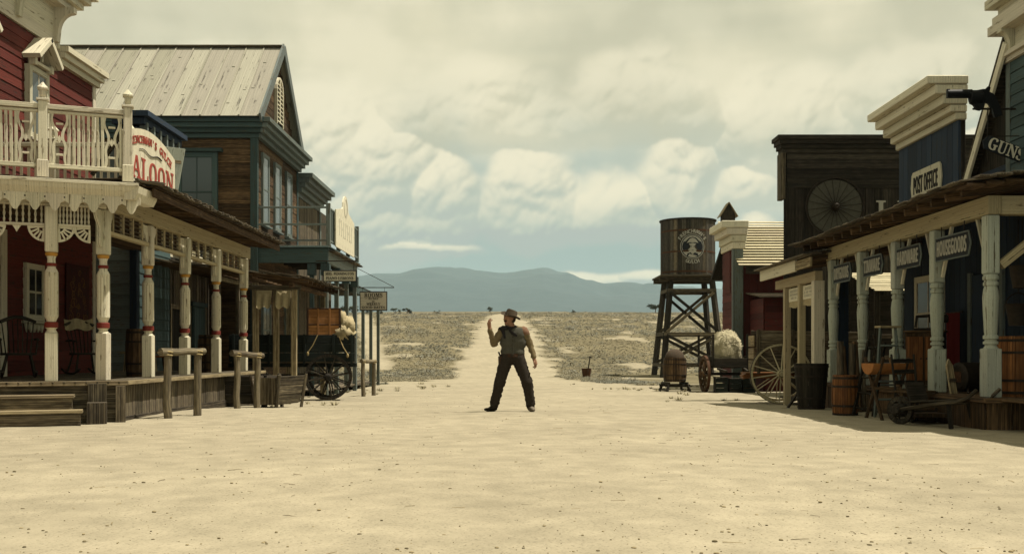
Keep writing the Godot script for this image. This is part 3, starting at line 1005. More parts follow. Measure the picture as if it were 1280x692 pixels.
func fret_panel(b: MB, x: float, y0: float, y1: float) -> void:
	# two mirrored sawn curves that meet twice round a small diamond
	var h := y1 - y0
	for s in [-1.0, 1.0]:
		var outer := []
		var inner := []
		for i in 25:
			var f := i / 24.0
			var c := 0.045 + 0.05 * absf(cos(f * PI * 1.0)) - 0.03 * sin(f * PI * 2.0 * 2.0) * 0.6
			outer.append(Vector2(x + s * (c + 0.018), y0 + f * h)); inner.append(Vector2(x + s * (c - 0.02), y0 + f * h))
		for i in 24: b.prism(Transform3D(), PackedVector2Array([outer[i], outer[i + 1], inner[i + 1], inner[i]]), 0.03)
	b.prism(Transform3D(), PackedVector2Array([Vector2(x - 0.035, y0 + h * 0.5), Vector2(x, y0 + h * 0.42), Vector2(x + 0.035, y0 + h * 0.5), Vector2(x, y0 + h * 0.58)]), 0.03)
	b.box(Transform3D(Basis(), Vector3(x, y0 + h * 0.2, 0)), Vector3(0.1, 0.03, 0.03), 0.003)
	b.box(Transform3D(Basis(), Vector3(x, y0 + h * 0.8, 0)), Vector3(0.1, 0.03, 0.03), 0.003)

func saloon() -> void:
	var t := thing("saloon_building", "red clapboard saloon with cream balcony and fluted porch posts along the street", "saloon")
	var WX := -9.0
	# body and clapboards
	bx(t, "wall", -17, WX - 0.03, -0.6, 6.7, 8.0, 21.45, M.barn_red)
	bx(t, "parapet_core", -9.6, WX - 0.02, 6.7, 8.0, 8.0, 19.65, M.cream_paint)
	boards_h(t, V(WX, 0, 8.0), V(WX, 0, 21.4), 0.5, 6.98, 34, M.red_paint, 0.028, 0.014, 1)
	boards_h(t, V(WX - 0.05, 0, 21.47), V(-12, 0, 21.47), 0.5, 6.98, 30, M.red_paint, 0.028, 0.014, 0)
	bx(t, "corner_board", WX - 0.08, WX + 0.04, 0.5, 6.98, 21.38, 21.52, M.white_paint)
	bx(t, "corner_board", WX - 0.02, WX + 0.05, 0.58, 3.2, 17.5, 17.72, M.cream_paint)
	# frieze of cream boards with brackets, and the two cornices
	boards_h(t, V(WX + 0.04, 0, 8), V(WX + 0.04, 0, 19.7), 7.0, 7.75, 3, M.cream_paint, 0.03, 0.004, 1)
	bx(t, "frieze_end", WX - 0.6, WX + 0.07, 7.0, 7.76, 19.66, 19.74, M.cream_paint)
	for k in 4:
		bx(t, "cornice", WX - 0.6, WX + 0.3 + k * 0.11, 7.55 + k * 0.12 + 0.2, 7.67 + k * 0.12 + 0.2, 8, 19.75 + 0.2 + k * 0.1, M.cream_paint)
	for d in [13.0, 15.05, 16.55, 18.05, 19.55]:
		var b := MB.new()
		var poly := PackedVector2Array()
		for i in 9:
			var a := PI / 2 * i / 8
			poly.append(Vector2(0.36 - 0.3 * sin(a), -0.62 + 0.6 * (1 - cos(a)) * 0.0 + 0.6 * (1.0 - sin(PI / 2 - a)) + 0.02))
		poly = PackedVector2Array([Vector2(0, -0.66), Vector2(0.07, -0.66)])
		for i in 9:
			var a := PI / 2 * i / 8
			poly.append(Vector2(0.36 - 0.27 * cos(a), -0.48 + 0.36 * sin(a)))
		poly.append(Vector2(0.4, -0.1)); poly.append(Vector2(0.4, 0.0)); poly.append(Vector2(0, 0))
		b.prism(Transform3D(), poly, 0.14)
		mk(t, "bracket", b, M.cream_paint, at(WX + 0.055, 7.75, d))
	for k in 3: bx(t, "eave_moulding", WX - 0.4, WX + 0.1 + k * 0.07, 6.72 + k * 0.12, 6.84 + k * 0.12, 19.74, 21.6 + k * 0.06, M.cream_paint)
	# street windows with little pediments
	for w in [[18.4, 5.0, 1.35], [16.1, 5.0, 1.35], [13.9, 5.0, 1.35]]:
		var o := glaze(t, at(WX + 0.05, w[1], w[0] + 0.4, PI / 2), 0.78, w[2], M.cream_paint, M.curtain_glass, 2, 2, 0.1, 0.07)
		var b := MB.new()
		for s in [-1, 1]:
			b.box(Transform3D(Basis(Vector3(0, 0, 1), -s * 0.72), Vector3(s * 0.22, w[2] + 0.34, 0.12)), Vector3(0.66, 0.09, 0.36))
			b.box(Transform3D(Basis(), Vector3(s * 0.33, w[2] + 0.06, 0.09)), Vector3(0.1, 0.14, 0.14))
		b.box(Transform3D(Basis(), Vector3(0, w[2] + 0.3, 0.1)), Vector3(0.04, 0.36, 0.05))
		b.box(Transform3D(Basis(), Vector3(0, w[2] + 0.06, 0.075)), Vector3(0.74, 0.06, 0.12))
		mk(o, "pediment", b, M.cream_paint)
	var lw := glaze(t, at(WX + 0.03, 1.62, 18.72, PI / 2), 0.72, 1.06, M.cream_paint, M.dark_glass, 2, 2, 0.1, 0.05)
	var lb := MB.new()
	for i in 5: lb.prism(Transform3D(Basis(), Vector3(-0.29 + i * 0.145, -0.06, 0.02)), PackedVector2Array([Vector2(-0.07, 0), Vector2(0.07, 0), Vector2(0.05, -0.08), Vector2(0, -0.16), Vector2(-0.05, -0.08)]), 0.03)
	mk(lw, "lace_apron", lb, M.cream_paint)
	# a painted panel of scrolls on the wall by the corner
	var pn := pc(t, "painted_panel", Vector3(1.1, 1.35, 0.02), at(WX + 0.045, 2.15, 20.6, PI / 2), M.barn_red)
	var sb := MB.new()
	for i in 26:
		var pts := []
		var c := Vector2(rr(-0.45, 0.45), rr(-0.58, 0.58))
		var turn := rr(0.7, 1.5) * (1.0 if i % 2 else -1.0)
		var sz := rr(0.06, 0.15)
		for k in 15:
			var f := k / 14.0
			var an := f * TAU * turn + i
			pts.append(Vector3(c.x + cos(an) * sz * (1 - f * 0.8), c.y + sin(an) * sz * (1 - f * 0.8), 0.011))
		sb.tube(pts, 0.007, 0.004, 4)
	mk(pn, "painted_scroll", sb, M.groove_paint)
	# the platform: planks run across, boards down the street side, steps at the near end
	var Y := 0.6
	var corner := Vector2(-5.85, 14.85)
	var th := deg_to_rad(21)
	var ne := Transform3D(Basis(Vector3.UP, th), V(-5.75, 0, 14.95))
	var n := 46
	for i in n:
		var x := -5.82 - (i + 0.5) * 0.14
		if x < -9.0: break
		var d0: float = 14.95 + (x + 5.75) * 0.384 - 0.06
		bx(t, "deck_plank", x - 0.067, x + 0.067, Y - 0.035, Y, d0, 23.4, M.grey_wood)
	bx(t, "deck_edge", -5.83, -5.76, Y - 0.06, Y + 0.004, 15.0, 23.4, M.pale_wood)
	boards_v(t, V(-5.88, 0, 14.98), V(-5.88, 0, 23.35), -0.35, Y - 0.06, 56, M.grey_wood, 0.022, 0.004)
	bx(t, "kick_board", -5.9, -5.85, -0.3, 0.06, 15.1, 23.3, M.grey_wood)
	var near := ne * Transform3D(Basis(), Vector3(0, 0, 0.02))
	pc(t, "deck_edge", Vector3(3.6, 0.07, 0.1), near * Transform3D(Basis(), Vector3(-1.8, Y - 0.03, 0.0)), M.pale_wood)
	pc(t, "riser", Vector3(3.5, 0.6, 0.04), near * Transform3D(Basis(), Vector3(-1.85, 0.26, -0.07)), M.grey_wood)
	pc(t, "corner_post", Vector3(0.14, 0.66, 0.14), near * Transform3D(Basis(), Vector3(-0.1, 0.2, 0.02)), M.grey_wood)
	pc(t, "newel_block", Vector3(0.27, 0.36, 0.34), near * Transform3D(Basis(), Vector3(-0.42, 0.12, 0.2)), M.grey_wood)
	pc(t, "newel_board", Vector3(0.26, 0.3, 0.05), near * Transform3D(Basis(), Vector3(-0.42, 0.42, 0.06)), M.grey_wood)
	for s in [[0.395, 0.0, 0.34, -0.72], [0.19, 0.3, 0.34, -0.6]]:
		pc(t, "step", Vector3(3.0, 0.045, s[2]), near * Transform3D(Basis(), Vector3(s[3] - 1.5, s[0], s[1] + 0.2)), M.pale_wood)
		pc(t, "step_riser", Vector3(2.96, 0.19, 0.03), near * Transform3D(Basis(), Vector3(s[3] - 1.5, s[0] - 0.12, s[1] + 0.33)), M.grey_wood)
	# posts
	var TOP := 3.18
	for d in [15.1, 16.98, 18.85, 20.87, 22.97]:
		turned_post(t, at(-6.18, Y, d) * Transform3D(Basis(Vector3(rr(-1, 1), 0, rr(-1, 1)).normalized(), rr(0.0, 0.009)) * Basis(Vector3.UP, rr(-0.04, 0.04)), Vector3.ZERO), TOP - Y)
		mk(t, "scroll_bracket", scroll_bracket(1.1), M.cream_paint, at(-6.18, TOP - 0.02, d + 0.1, PI / 2))
		mk(t, "scroll_bracket", scroll_bracket(1.1), M.cream_paint, at(-6.18, TOP - 0.02, d - 0.1, -PI / 2))
	for x in [-0.69, -1.61, -2.56]:
		turned_post(t, near * Transform3D(Basis(), Vector3(x - 0.36, Y, -0.16)), TOP - Y)
	# beams along the street: a wide board, a slatted frieze, a thin rail
	bx(t, "beam", -6.26, -6.1, 3.2, 3.46, 15.0, 23.3, M.tan_paint)
	bx(t, "frieze_rail", -6.23, -6.13, 2.82, 2.88, 15.2, 22.9, M.tan_paint)
	for k in 4:
		var d0 = [15.23, 17.1, 18.98, 21.0][k]
		var d1 = [16.85, 18.72, 20.74, 22.84][k]
		for i in 4: bx(t, "slat", -6.2, -6.175, 2.92 + i * 0.07, 2.94 + i * 0.07, d0, d1, M.grey_wood)
		for i in 4: bx(t, "frieze_stud", -6.215, -6.15, 2.88, 3.2, d0 + (i + 0.5) * (d1 - d0) / 4 - 0.02, d0 + (i + 0.5) * (d1 - d0) / 4 + 0.02, M.tan_paint)
	# near end: beam, spindle frieze and fans between the posts
	pc(t, "beam", Vector3(3.3, 0.14, 0.16), near * Transform3D(Basis(), Vector3(-1.95, 3.25, -0.16)), M.cream_paint)
	for e in [[-1.05, -0.43], [-1.97, -1.05], [-2.92, -1.97]]:
		var m: float = (e[0] + e[1]) / 2
		var w: float = e[1] - e[0] - 0.18
		pc(t, "spindle_rail", Vector3(w, 0.04, 0.07), near * Transform3D(Basis(), Vector3(m, 2.9, -0.16)), M.cream_paint)
		for i in 9: part(t, "spindle", lath([Vector2(0.012, 0.0), Vector2(0.018, 0.05), Vector2(0.01, 0.08), Vector2(0.02, 0.13), Vector2(0.01, 0.18), Vector2(0.018, 0.21), Vector2(0.012, 0.26)], 8), M.cream_paint, near * Transform3D(Basis(), Vector3(m + (i - 4) * w / 9.0, 2.92, -0.16)))
		mk(t, "fan_bracket", fan_bracket(1, 0.23), M.cream_paint, near * Transform3D(Basis(), Vector3(m - w / 2, 2.88, -0.16)))
		mk(t, "fan_bracket", fan_bracket(-1, 0.23), M.cream_paint, near * Transform3D(Basis(), Vector3(m + w / 2, 2.88, -0.16)))
		var db := MB.new()
		db.prism(Transform3D(), PackedVector2Array([Vector2(-0.06, 0), Vector2(0.06, 0), Vector2(0.02, -0.06), Vector2(0, -0.1), Vector2(-0.02, -0.06)]), 0.04)
		mk(t, "drop", db, M.cream_paint, near * Transform3D(Basis(), Vector3(m, 2.88, -0.16)))
	# porch ceiling and roof; its street edge is a ragged row of shakes
	for i in 22:
		var x := -6.3 - i * 0.125
		bx(t, "ceiling_board", x - 0.06, x + 0.06, 3.4, 3.42, 14.95 + (x + 5.75) * 0.384 + 0.1, 23.4, M.brown_wood)
	for i in 14: beam(t, "rafter", V(-5.5, 3.47, 15.4 + i * 0.58), V(-9.0, 3.75, 15.4 + i * 0.58), 0.12, 0.06, M.brown_wood)
	for i in 14:
		beam(t, "roof_board", V(-5.56 - i * 0.25, 3.56 + i * 0.02, 15.3), V(-5.56 - i * 0.25, 3.56 + i * 0.02, 23.5), 0.03, 0.24, M.brown_wood)
	bx(t, "roof_fascia", -5.5, -5.46, 3.4, 3.53, 15.25, 23.5, M.brown_wood)
	for i in 72:
		var d := 15.2 + i * 0.116
		for k in 2:
			var xf := at(-5.5 - k * 0.02 + rr(-0.035, 0.035), 3.59 + k * 0.03 + rr(-0.006, 0.012), d + rr(-0.02, 0.02), rr(-0.06, 0.06))
			xf.basis = xf.basis * Basis(Vector3(0, 0, 1), -0.1 + rr(-0.05, 0.03))
			pc(t, "shake", Vector3(0.34, 0.022, 0.1 + 0.01 * (i % 3)), xf, M.grey_wood, 0.004)
	# balcony deck, its mouldings and the scalloped board
	for i in 26:
		var z := -0.07 - i * 0.13
		pc(t, "balcony_plank", Vector3(3.7, 0.035, 0.124), ne * Transform3D(Basis(), Vector3(-1.75 - z * 0.0, 3.54, z + 0.1)), M.grey_wood)
		if i > 12: break
	pc(t, "balcony_fascia", Vector3(4.2, 0.05, 0.3), ne * Transform3D(Basis(), Vector3(-1.95, 3.50, 0.1)), M.cream_paint)
	var cv := MB.new()
	cv.prism(Transform3D(Basis(Vector3.UP, PI / 2), Vector3.ZERO), PackedVector2Array([Vector2(-0.24, 0.2), Vector2(-0.2, 0.13), Vector2(-0.12, 0.06), Vector2(-0.07, 0), Vector2(0.08, 0), Vector2(0.08, 0.2)]), 4.15)
	mk(t, "balcony_moulding", cv, M.cream_paint, ne * Transform3D(Basis(), Vector3(-1.96, 3.285, 0.0)))
	var cs := MB.new()
	cs.prism(Transform3D(), PackedVector2Array([Vector2(-0.14, 0.2), Vector2(-0.12, 0.1), Vector2(-0.07, 0), Vector2(0.08, 0), Vector2(0.08, 0.2)]), 0.8)
	mk(t, "balcony_moulding", cs, M.cream_paint, at(-5.66, 3.285, 15.18, PI))
	var sw := 0.26
	for i in 15:
		var b := MB.new()
		b.prism(Transform3D(), PackedVector2Array([Vector2(-sw / 2, 0), Vector2(sw / 2, 0), Vector2(sw / 2, -0.1), Vector2(sw * 0.3, -0.13), Vector2(sw * 0.22, -0.19), Vector2(sw * 0.1, -0.24), Vector2(0, -0.25), Vector2(-sw * 0.1, -0.24), Vector2(-sw * 0.22, -0.19), Vector2(-sw * 0.3, -0.13), Vector2(-sw / 2, -0.1)]), 0.025)
		mk(t, "scallop", b, M.cream_paint, ne * Transform3D(Basis(), Vector3(0.05 - sw * i, 3.33, 0.1)))
		part(t, "scallop_hole", lath([Vector2(0.012, -0.002), Vector2(0.012, 0.003)], 10), M.sign_black, ne * Transform3D(Basis(Vector3.RIGHT, PI / 2), Vector3(0.05 - sw * (i + 0.5), 3.28, 0.1125)))
	# balustrade across the near end
	for x in [0.0, -1.154, -2.31, -3.47]:
		pc(t, "newel", Vector3(0.125, 1.12, 0.125), ne * Transform3D(Basis(), Vector3(x, 4.12, 0)), M.cream_paint, 0.01)
		pc(t, "newel_foot", Vector3(0.16, 0.26, 0.16), ne * Transform3D(Basis(), Vector3(x, 3.69, 0)), M.cream_paint, 0.012)
		finial(t, ne * Transform3D(Basis(), Vector3(x, 4.68, 0)), M.cream_paint)
	for i in 3:
		var m := -0.577 - 1.155 * i
		pc(t, "hand_rail", Vector3(1.03, 0.07, 0.1), ne * Transform3D(Basis(), Vector3(m, 4.6, 0)), M.cream_paint)
		pc(t, "under_rail", Vector3(1.03, 0.04, 0.05), ne * Transform3D(Basis(), Vector3(m, 4.53, 0)), M.cream_paint)
		pc(t, "foot_rail", Vector3(1.03, 0.06, 0.08), ne * Transform3D(Basis(), Vector3(m, 3.74, 0)), M.cream_paint)
		for k in 8: pc(t, "baluster", Vector3(0.045, 0.75, 0.03), ne * Transform3D(Basis(Vector3(0, 0, 1), rr(-0.018, 0.018)), Vector3(m - 0.2275 + k * 0.065, 4.14, 0)), M.cream_paint)
		for s in [-1, 1]:
			var b := MB.new()
			fret_panel(b, 0, -0.375, 0.375)
			mk(t, "fret_panel", b, M.cream_paint, ne * Transform3D(Basis(), Vector3(m + s * 0.355, 4.14, 0)))
			pc(t, "baluster", Vector3(0.035, 0.75, 0.03), ne * Transform3D(Basis(), Vector3(m + s * 0.475, 4.14, 0)), M.cream_paint)
	# back rail of the balcony
	for x in [-6.56, -7.9]:
		pc(t, "newel", Vector3(0.12, 1.1, 0.12), at(x, 4.12, 17.2), M.cream_paint, 0.01)
		finial(t, at(x, 4.67, 17.2), M.cream_paint)
	bx(t, "hand_rail", -9, -6.6, 4.56, 4.63, 17.15, 17.25, M.cream_paint)
	bx(t, "foot_rail", -9, -6.6, 3.74, 3.79, 17.16, 17.24, M.cream_paint)
	for i in 18: bx(t, "baluster", -6.72 - i * 0.125, -6.675 - i * 0.125, 3.79, 4.56, 17.185, 17.215, M.cream_paint)
	for i in 20: bx(t, "balcony_plank", -9, -5.8, 3.7, 3.73, 15.5 + i * 0.09, 15.585 + i * 0.09, M.grey_wood)
	rebase(t, V(-9, 0, 15))
	# the painted sign on the roof edge
	var s := thing("saloon_sign", "arched cream sign board with red saloon lettering on the porch roof", "sign", at(-5.87, 3.68, 16.16).origin, PI / 2)
	var ap := PackedVector2Array([Vector2(-1.18, 0), Vector2(1.18, 0), Vector2(1.18, 0.68)])
	for i in 17: ap.append(Vector2(1.18 - 2.36 * (i + 0.5) / 17, 0.68 + 0.22 * sin(PI * (i + 0.5) / 17)))
	ap.append(Vector2(-1.18, 0.68))
	var sbd := MB.new()
	sbd.prism(Transform3D(), ap, 0.04)
	mk(s, "board", sbd, M.white_paint)
	write(s, "SALOON", 0.36, M.sign_red, Transform3D(Basis(), Vector3(0.0, 0.23, 0.024)), 2.16)
	arc_write(s, "FRENCHMAN'S GULCH", 0.12, M.sign_red, Transform3D(Basis(), Vector3(0, -1.83, 0.024)), 2.56, 0.78)
	var fb := MB.new()
	var fl := []
	for i in 25:
		var f := i / 24.0
		fl.append(Vector3(-0.5 + 1.0 * f, 0.535 + 0.025 * sin(f * TAU * 1.5), 0.03))
	fb.tube(fl, 0.005, 0.01, 5)
	mk(s, "flourish", fb, M.sign_black)
	for x in [-0.9, 0, 0.9]: beam(s, "strut", Vector3(x, 0.75, -0.04), Vector3(x, 0.05, -0.55), 0.06, 0.04, M.grey_wood)
	var lb2 := thing("leaning_board", "small whitewashed board leaning behind the saloon sign", "board", V(-6.36, 3.66, 18.5), 0.0)
	pc(lb2, "panel", Vector3(0.42, 1.2, 0.03), Transform3D(Basis(Vector3(0, 0, 1), -0.12) * Basis(Vector3.RIGHT, -0.15), Vector3(0, 0.58, 0)), M.pale_blue_paint)
	pc(lb2, "batten", Vector3(0.4, 0.06, 0.03), Transform3D(Basis(Vector3(0, 0, 1), -0.12) * Basis(Vector3.RIGHT, -0.15), Vector3(0.04, 0.9, 0.02)), M.pale_wood)

func left_row() -> void:
	# narrow shop with a navy cornice
	var t := thing("cornice_shop", "narrow slate blue clapboard shop with dark navy bracketed cornice", "shop")
	bx(t, "wall", -13, -8.8, -0.6, 5.9, 23.26, 25.6, M.teal_paint)
	boards_h(t, V(-12.9, 0, 23.24), V(-8.86, 0, 23.24), 0.0, 5.8, 22, M.blue_grey_paint, 0.028, 0.016, 0)
	boards_h(t, V(-8.77, 0, 23.3), V(-8.77, 0, 25.6), 0.0, 5.8, 22, M.teal_paint, 0.028, 0.016, 0)
	bx(t, "corner_board", -8.87, -8.71, 0.0, 5.95, 23.17, 23.34, M.navy_paint)
	bx(t, "frieze", -9.2, -8.66, 5.62, 6.25, 23.14, 25.6, M.navy_paint)
	for i in 6:
		bx(t, "bracket", -8.655, -8.47, 5.98, 6.36, 23.2 + i * 0.44, 23.3 + i * 0.44, M.blue_grey_paint)
	bx(t, "cornice", -9.25, -8.5, 6.3, 6.46, 23.08, 25.72, M.navy_paint)
	bx(t, "cornice_top", -9.3, -8.38, 6.47, 6.6, 23.0, 25.8, M.navy_paint)
	rebase(t, V(-8.8, 0, 24))
	# grey plank store with a white upper storey
	t = thing("plank_store", "grey plank store front with a weathered white clapboard upper storey", "shop")
	bx(t, "wall", -14, -8.95, -0.6, 4.9, 25.65, 29.3, M.grey_wood)
	boards_v(t, V(-8.9, 0, 25.65), V(-8.9, 0, 29.3), -0.3, 3.25, 19, M.grey_wood, 0.03, 0.008)
	boards_h(t, V(-8.9, 0, 25.65), V(-8.9, 0, 29.3), 3.5, 4.85, 8, M.white_paint, 0.03, 0.016, 1)
	bx(t, "storey_band", -8.97, -8.82, 3.26, 3.5, 25.6, 29.35, M.dark_wood)
	bx(t, "eave", -9.3, -8.7, 4.85, 4.95, 25.6, 29.4, M.pale_wood)
	for d in [26.6, 28.2]: glaze(t, at(-8.86, 3.65, d, PI / 2), 0.8, 1.0, M.white_paint, M.dark_glass, 2, 2)
	var dr := bx(t, "door", -8.9, -8.83, 0.0, 2.15, 25.95, 26.85, M.dark_wood)
	pc(dr, "handle", Vector3(0.05, 0.16, 0.03), Transform3D(Basis(), Vector3(0.05, -0.05, 0.32)), M.iron)
	bx(t, "door_frame", -8.9, -8.8, 2.16, 2.28, 25.8, 27.0, M.pale_wood)
	for d in [25.83, 26.92]: bx(t, "door_frame", -8.9, -8.8, -0.1, 2.16, d - 0.05, d + 0.05, M.pale_wood)
	var d2 := bx(t, "door", -8.9, -8.83, 0.0, 2.3, 27.7, 28.75, M.teal_paint)
	for i in 5: pc(d2, "door_board", Vector3(0.02, 2.2, 0.19), Transform3D(Basis(), Vector3(0.045, 0, -0.4 + i * 0.2)), M.teal_paint)
	bx(t, "door_frame", -8.9, -8.8, 2.31, 2.43, 27.55, 28.9, M.teal_paint)
	for i in 15: beam(t, "awning_board", V(-7.4, 3.0, 25.7 + i * 0.245), V(-8.9, 3.3, 25.7 + i * 0.245), 0.025, 0.23, M.brown_wood)
	bx(t, "awning_beam", -7.6, -7.5, 2.88, 2.99, 25.6, 29.3, M.pale_wood)
	for d in [25.7, 27.5, 29.2]: bx(t, "awning_post", -7.6, -7.5, -0.35, 2.88, d - 0.05, d + 0.05, M.grey_wood)
	for i in 12: bx(t, "walk_plank", -8.9 + i * 0.2, -8.71 + i * 0.2, 0.0, 0.04, 23.5, 29.3, M.grey_wood)
	bx(t, "walk_skirt", -6.55, -6.5, -0.5, 0.02, 23.5, 29.3, M.grey_wood)
	rebase(t, V(-8.9, 0, 27.5))

	# rough porch of poles and canvas
	t = thing("pole_porch", "rough pole porch with shake roof and tattered canvas awnings", "porch")
	for x in [-6.34, -5.84, -5.38]:
		for d in ([24.7, 28.4] if x != -5.84 else [24.75]):
			beam(t, "post", V(x + rr(-0.02, 0.02), -0.45, d), V(x, 2.75 if x < -6 else 2.6, d), 0.13, 0.13, M.pale_wood)
	beam(t, "cross_beam", V(-6.5, 2.62, 24.62), V(-5.2, 2.62, 24.62), 0.11, 0.08, M.grey_wood)
	beam(t, "eave_beam", V(-5.4, 2.68, 24.4), V(-5.4, 2.68, 28.8), 0.12, 0.1, M.brown_wood)
	beam(t, "eave_beam", V(-6.4, 2.9, 24.4), V(-6.4, 2.9, 28.8), 0.12, 0.1, M.brown_wood)
	for i in 9: beam(t, "rafter", V(-4.98, 2.76, 24.45 + i * 0.52), V(-8.8, 3.22, 24.45 + i * 0.52), 0.1, 0.06, M.brown_wood)
	for k in 9:
		for i in 26:
			var d := 24.3 + i * 0.175
			var x := -5.02 - k * 0.44
			var xf := at(x + rr(-0.05, 0.05), 2.83 - (x + 5.0) * 0.12 + rr(0, 0.03), d + rr(-0.02, 0.02), rr(-0.05, 0.05))
			xf.basis = xf.basis * Basis(Vector3(0, 0, 1), -0.12 - rr(0.02, 0.12))
			pc(t, "shake", Vector3(0.52, 0.022, 0.16), xf, M.grey_wood, 0.004)
			if k > 2 and i > 7: break
	for q in [[-6.28, -5.9], [-5.8, -5.43]]:
		var b := MB.new()
		for i in 10:
			for k in 5:
				var pts := []
				for e in [[i, k], [i + 1, k], [i + 1, k + 1], [i, k + 1]]:
					var fx: float = e[0] / 10.0
					var fy: float = e[1] / 5.0
					var drop := 0.36 + 0.05 * sin(fx * 9.0) + 0.1 * sin(fx * PI)
					pts.append(Vector3(lerpf(q[0], q[1], fx), 2.55 - drop * fy, -24.56 + 0.05 * sin(fx * 14.0) * fy + 0.12 * fy))
				b.face(pts[0], pts[1], pts[2], pts[3], true)
		mk(t, "canvas_awning", b, M.canvas)
	rebase(t, V(-5.9, -0.2, 26.5))

	# brown board house with the big ribbed roof
	t = thing("gabled_house", "two storey brown board house with pale ribbed gable roof and teal trim", "house")
	var FX := -7.53
	bx(t, "wall", -16, FX - 0.04, -0.6, 7.5, 29.45, 34.9, M.brown_wood)
	boards_h(t, V(-14, 0, 29.42), V(FX, 0, 29.42), 2.6, 7.42, 12, M.brown_wood, 0.03, 0.012, 2)
	boards_h(t, V(FX, 0, 29.45), V(FX, 0, 34.95), -0.2, 7.42, 19, M.brown_wood, 0.03, 0.012, 2)
	bx(t, "corner_board", FX - 0.16, FX + 0.05, -0.3, 7.45, 29.34, 29.5, M.teal_paint)
	bx(t, "corner_board", FX - 0.1, FX + 0.05, -0.3, 7.45, 34.85, 35.0, M.teal_paint)
	# gable wall boards, shortened to the slope
	for i in 11:
		var y := 8.0 + i * 0.24
		var half := 2.75 * (1.0 - (y + 0.12 - 7.9) / 2.9)
		if half < 0.15: break
		beam(t, "gable_board", V(FX + 0.0, y, 32.0 - half), V(FX + 0.0, y, 32.0 + half), 0.235, 0.03, M.brown_wood)
	var gb := MB.new()
	gb.prism(Transform3D(Basis(Vector3.UP, PI / 2), Vector3.ZERO), PackedVector2Array([Vector2(-2.75, 0), Vector2(2.75, 0), Vector2(0, 2.75)]), 8.2)
	mk(t, "gable_core", gb, M.brown_wood, at(FX - 4.15, 7.85, 32.0))
	# eave mouldings: teal along the near side, grey round the gable foot
	for k in 4:
		bx(t, "eave_moulding", -16, FX + 0.1 + k * 0.07, 7.32 + k * 0.14, 7.46 + k * 0.14, 29.32 - k * 0.085, 29.45, M.teal_paint)
		bx(t, "pediment_moulding", FX + 0.02, FX + 0.16 + k * 0.11, 7.32 + k * 0.14 + 0.003, 7.46 + k * 0.14 - 0.003, 29.33 - k * 0.085, 35.02 + k * 0.085, M.blue_grey_paint)
	# ribbed roof sheets
	var R0 := V(0, 10.72, 32.0)
	var slope := Vector3(0, 10.72 - 7.86, -(32.0 - 28.98))
	var run := slope.length()
	for side in 2:
		for i in 15:
			var x := -7.36 - (i + 0.5) * 0.56
			var e := V(x, 7.86, 28.98 if side == 0 else 35.02)
			var rg := V(x, 10.72, 32.0 - 0.02 if side == 0 else 32.02)
			var xf := aim(e, rg)
			pc(t, "roof_sheet", Vector3(run + 0.03, 0.014, 0.552), Transform3D(xf.basis, xf.origin + xf.basis.y * rr(0.03, 0.04)), M.roof_sheet, 0.004)
			pc(t, "roof_seam", Vector3(run + 0.02, 0.055, 0.05), Transform3D(xf.basis, xf.origin + xf.basis.y * 0.05 + Vector3(0.28, 0, 0)), M.roof_sheet, 0.012)
			if side == 0:
				for q in 2: pc(t, "roof_patch", Vector3(0.05, 0.02, 0.09), Transform3D(xf.basis, xf.origin + xf.basis.y * 0.05 + xf.basis.x * rr(-run / 2, run / 2) + Vector3(rr(-0.2, 0.2), 0, 0)), M.roof_sheet)
	beam(t, "ridge_cap", V(-16, 10.8, 32.0), V(-7.34, 10.8, 32.0), 0.05, 0.3, M.grey_wood)
	for s in [28.98, 35.02]:
		beam(t, "barge_board", V(-7.3, 7.82, s), V(-7.3, 10.76, 32.0), 0.3, 0.06, M.blue_grey_paint)
	# arched louvre
	var lv := MB.new()
	var ap := PackedVector2Array()
	for i in 13: ap.append(Vector2(cos(PI * i / 12) * 0.42, 1.05 + sin(PI * i / 12) * 0.42))
	ap.append(Vector2(-0.42, 0)); ap.append(Vector2(0.42, 0))
	lv.prism(Transform3D(), ap, 0.05)
	var lo := mk(t, "louvre_vent", lv, M.dark_wood, at(FX + 0.04, 8.28, 32.0, PI / 2))
	for i in 10: pc(lo, "louvre_slat", Vector3(0.8 if i < 8 else 0.8 - (i - 7) * 0.15, 0.09, 0.02), Transform3D(Basis(Vector3.RIGHT, -0.6), Vector3(0, 0.1 + i * 0.13, 0.05)), M.white_paint)
	for s in [-1, 1]: pc(lo, "louvre_frame", Vector3(0.07, 1.1, 0.1), Transform3D(Basis(), Vector3(s * 0.42, 0.52, 0.03)), M.white_paint)
	pc(lo, "louvre_frame", Vector3(0.06, 1.4, 0.09), Transform3D(Basis(), Vector3(0, 0.75, 0.035)), M.white_paint)
	var lf := MB.new()
	for i in 10:
		var a0 := PI * (i + 0.5) / 10
		lf.box(Transform3D(Basis(Vector3(0, 0, 1), a0 + PI / 2), Vector3(cos(a0) * 0.42, 1.06 + sin(a0) * 0.42, 0.03)), Vector3(0.14, 0.07, 0.1))
	mk(lo, "louvre_arch", lf, M.white_paint)
	for d in [30.3, 31.85, 33.45]: glaze(t, at(FX + 0.03, 4.86, d, PI / 2), 0.8, 2.15, M.blue_grey_paint, M.curtain_glass, 1, 2, 0.11, 0.06)
	var bw := glaze(t, at(-9.25, 4.55, 29.36), 1.2, 2.35, M.teal_paint, M.curtain_glass, 2, 2, 0.15, 0.06)
	pc(bw, "cap", Vector3(1.5, 0.1, 0.2), Transform3D(Basis(), Vector3(0, 2.4, 0.05)), M.teal_paint)
	# balcony on posts
	var BX := -5.42
	for i in 11: bx(t, "balcony_plank", FX + i * 0.192, FX + 0.186 + i * 0.192, 4.13, 4.17, 29.4, 35.0, M.blue_grey_paint)
	bx(t, "balcony_beam", FX, BX, 3.66, 4.1, 29.42, 29.52, M.teal_paint)
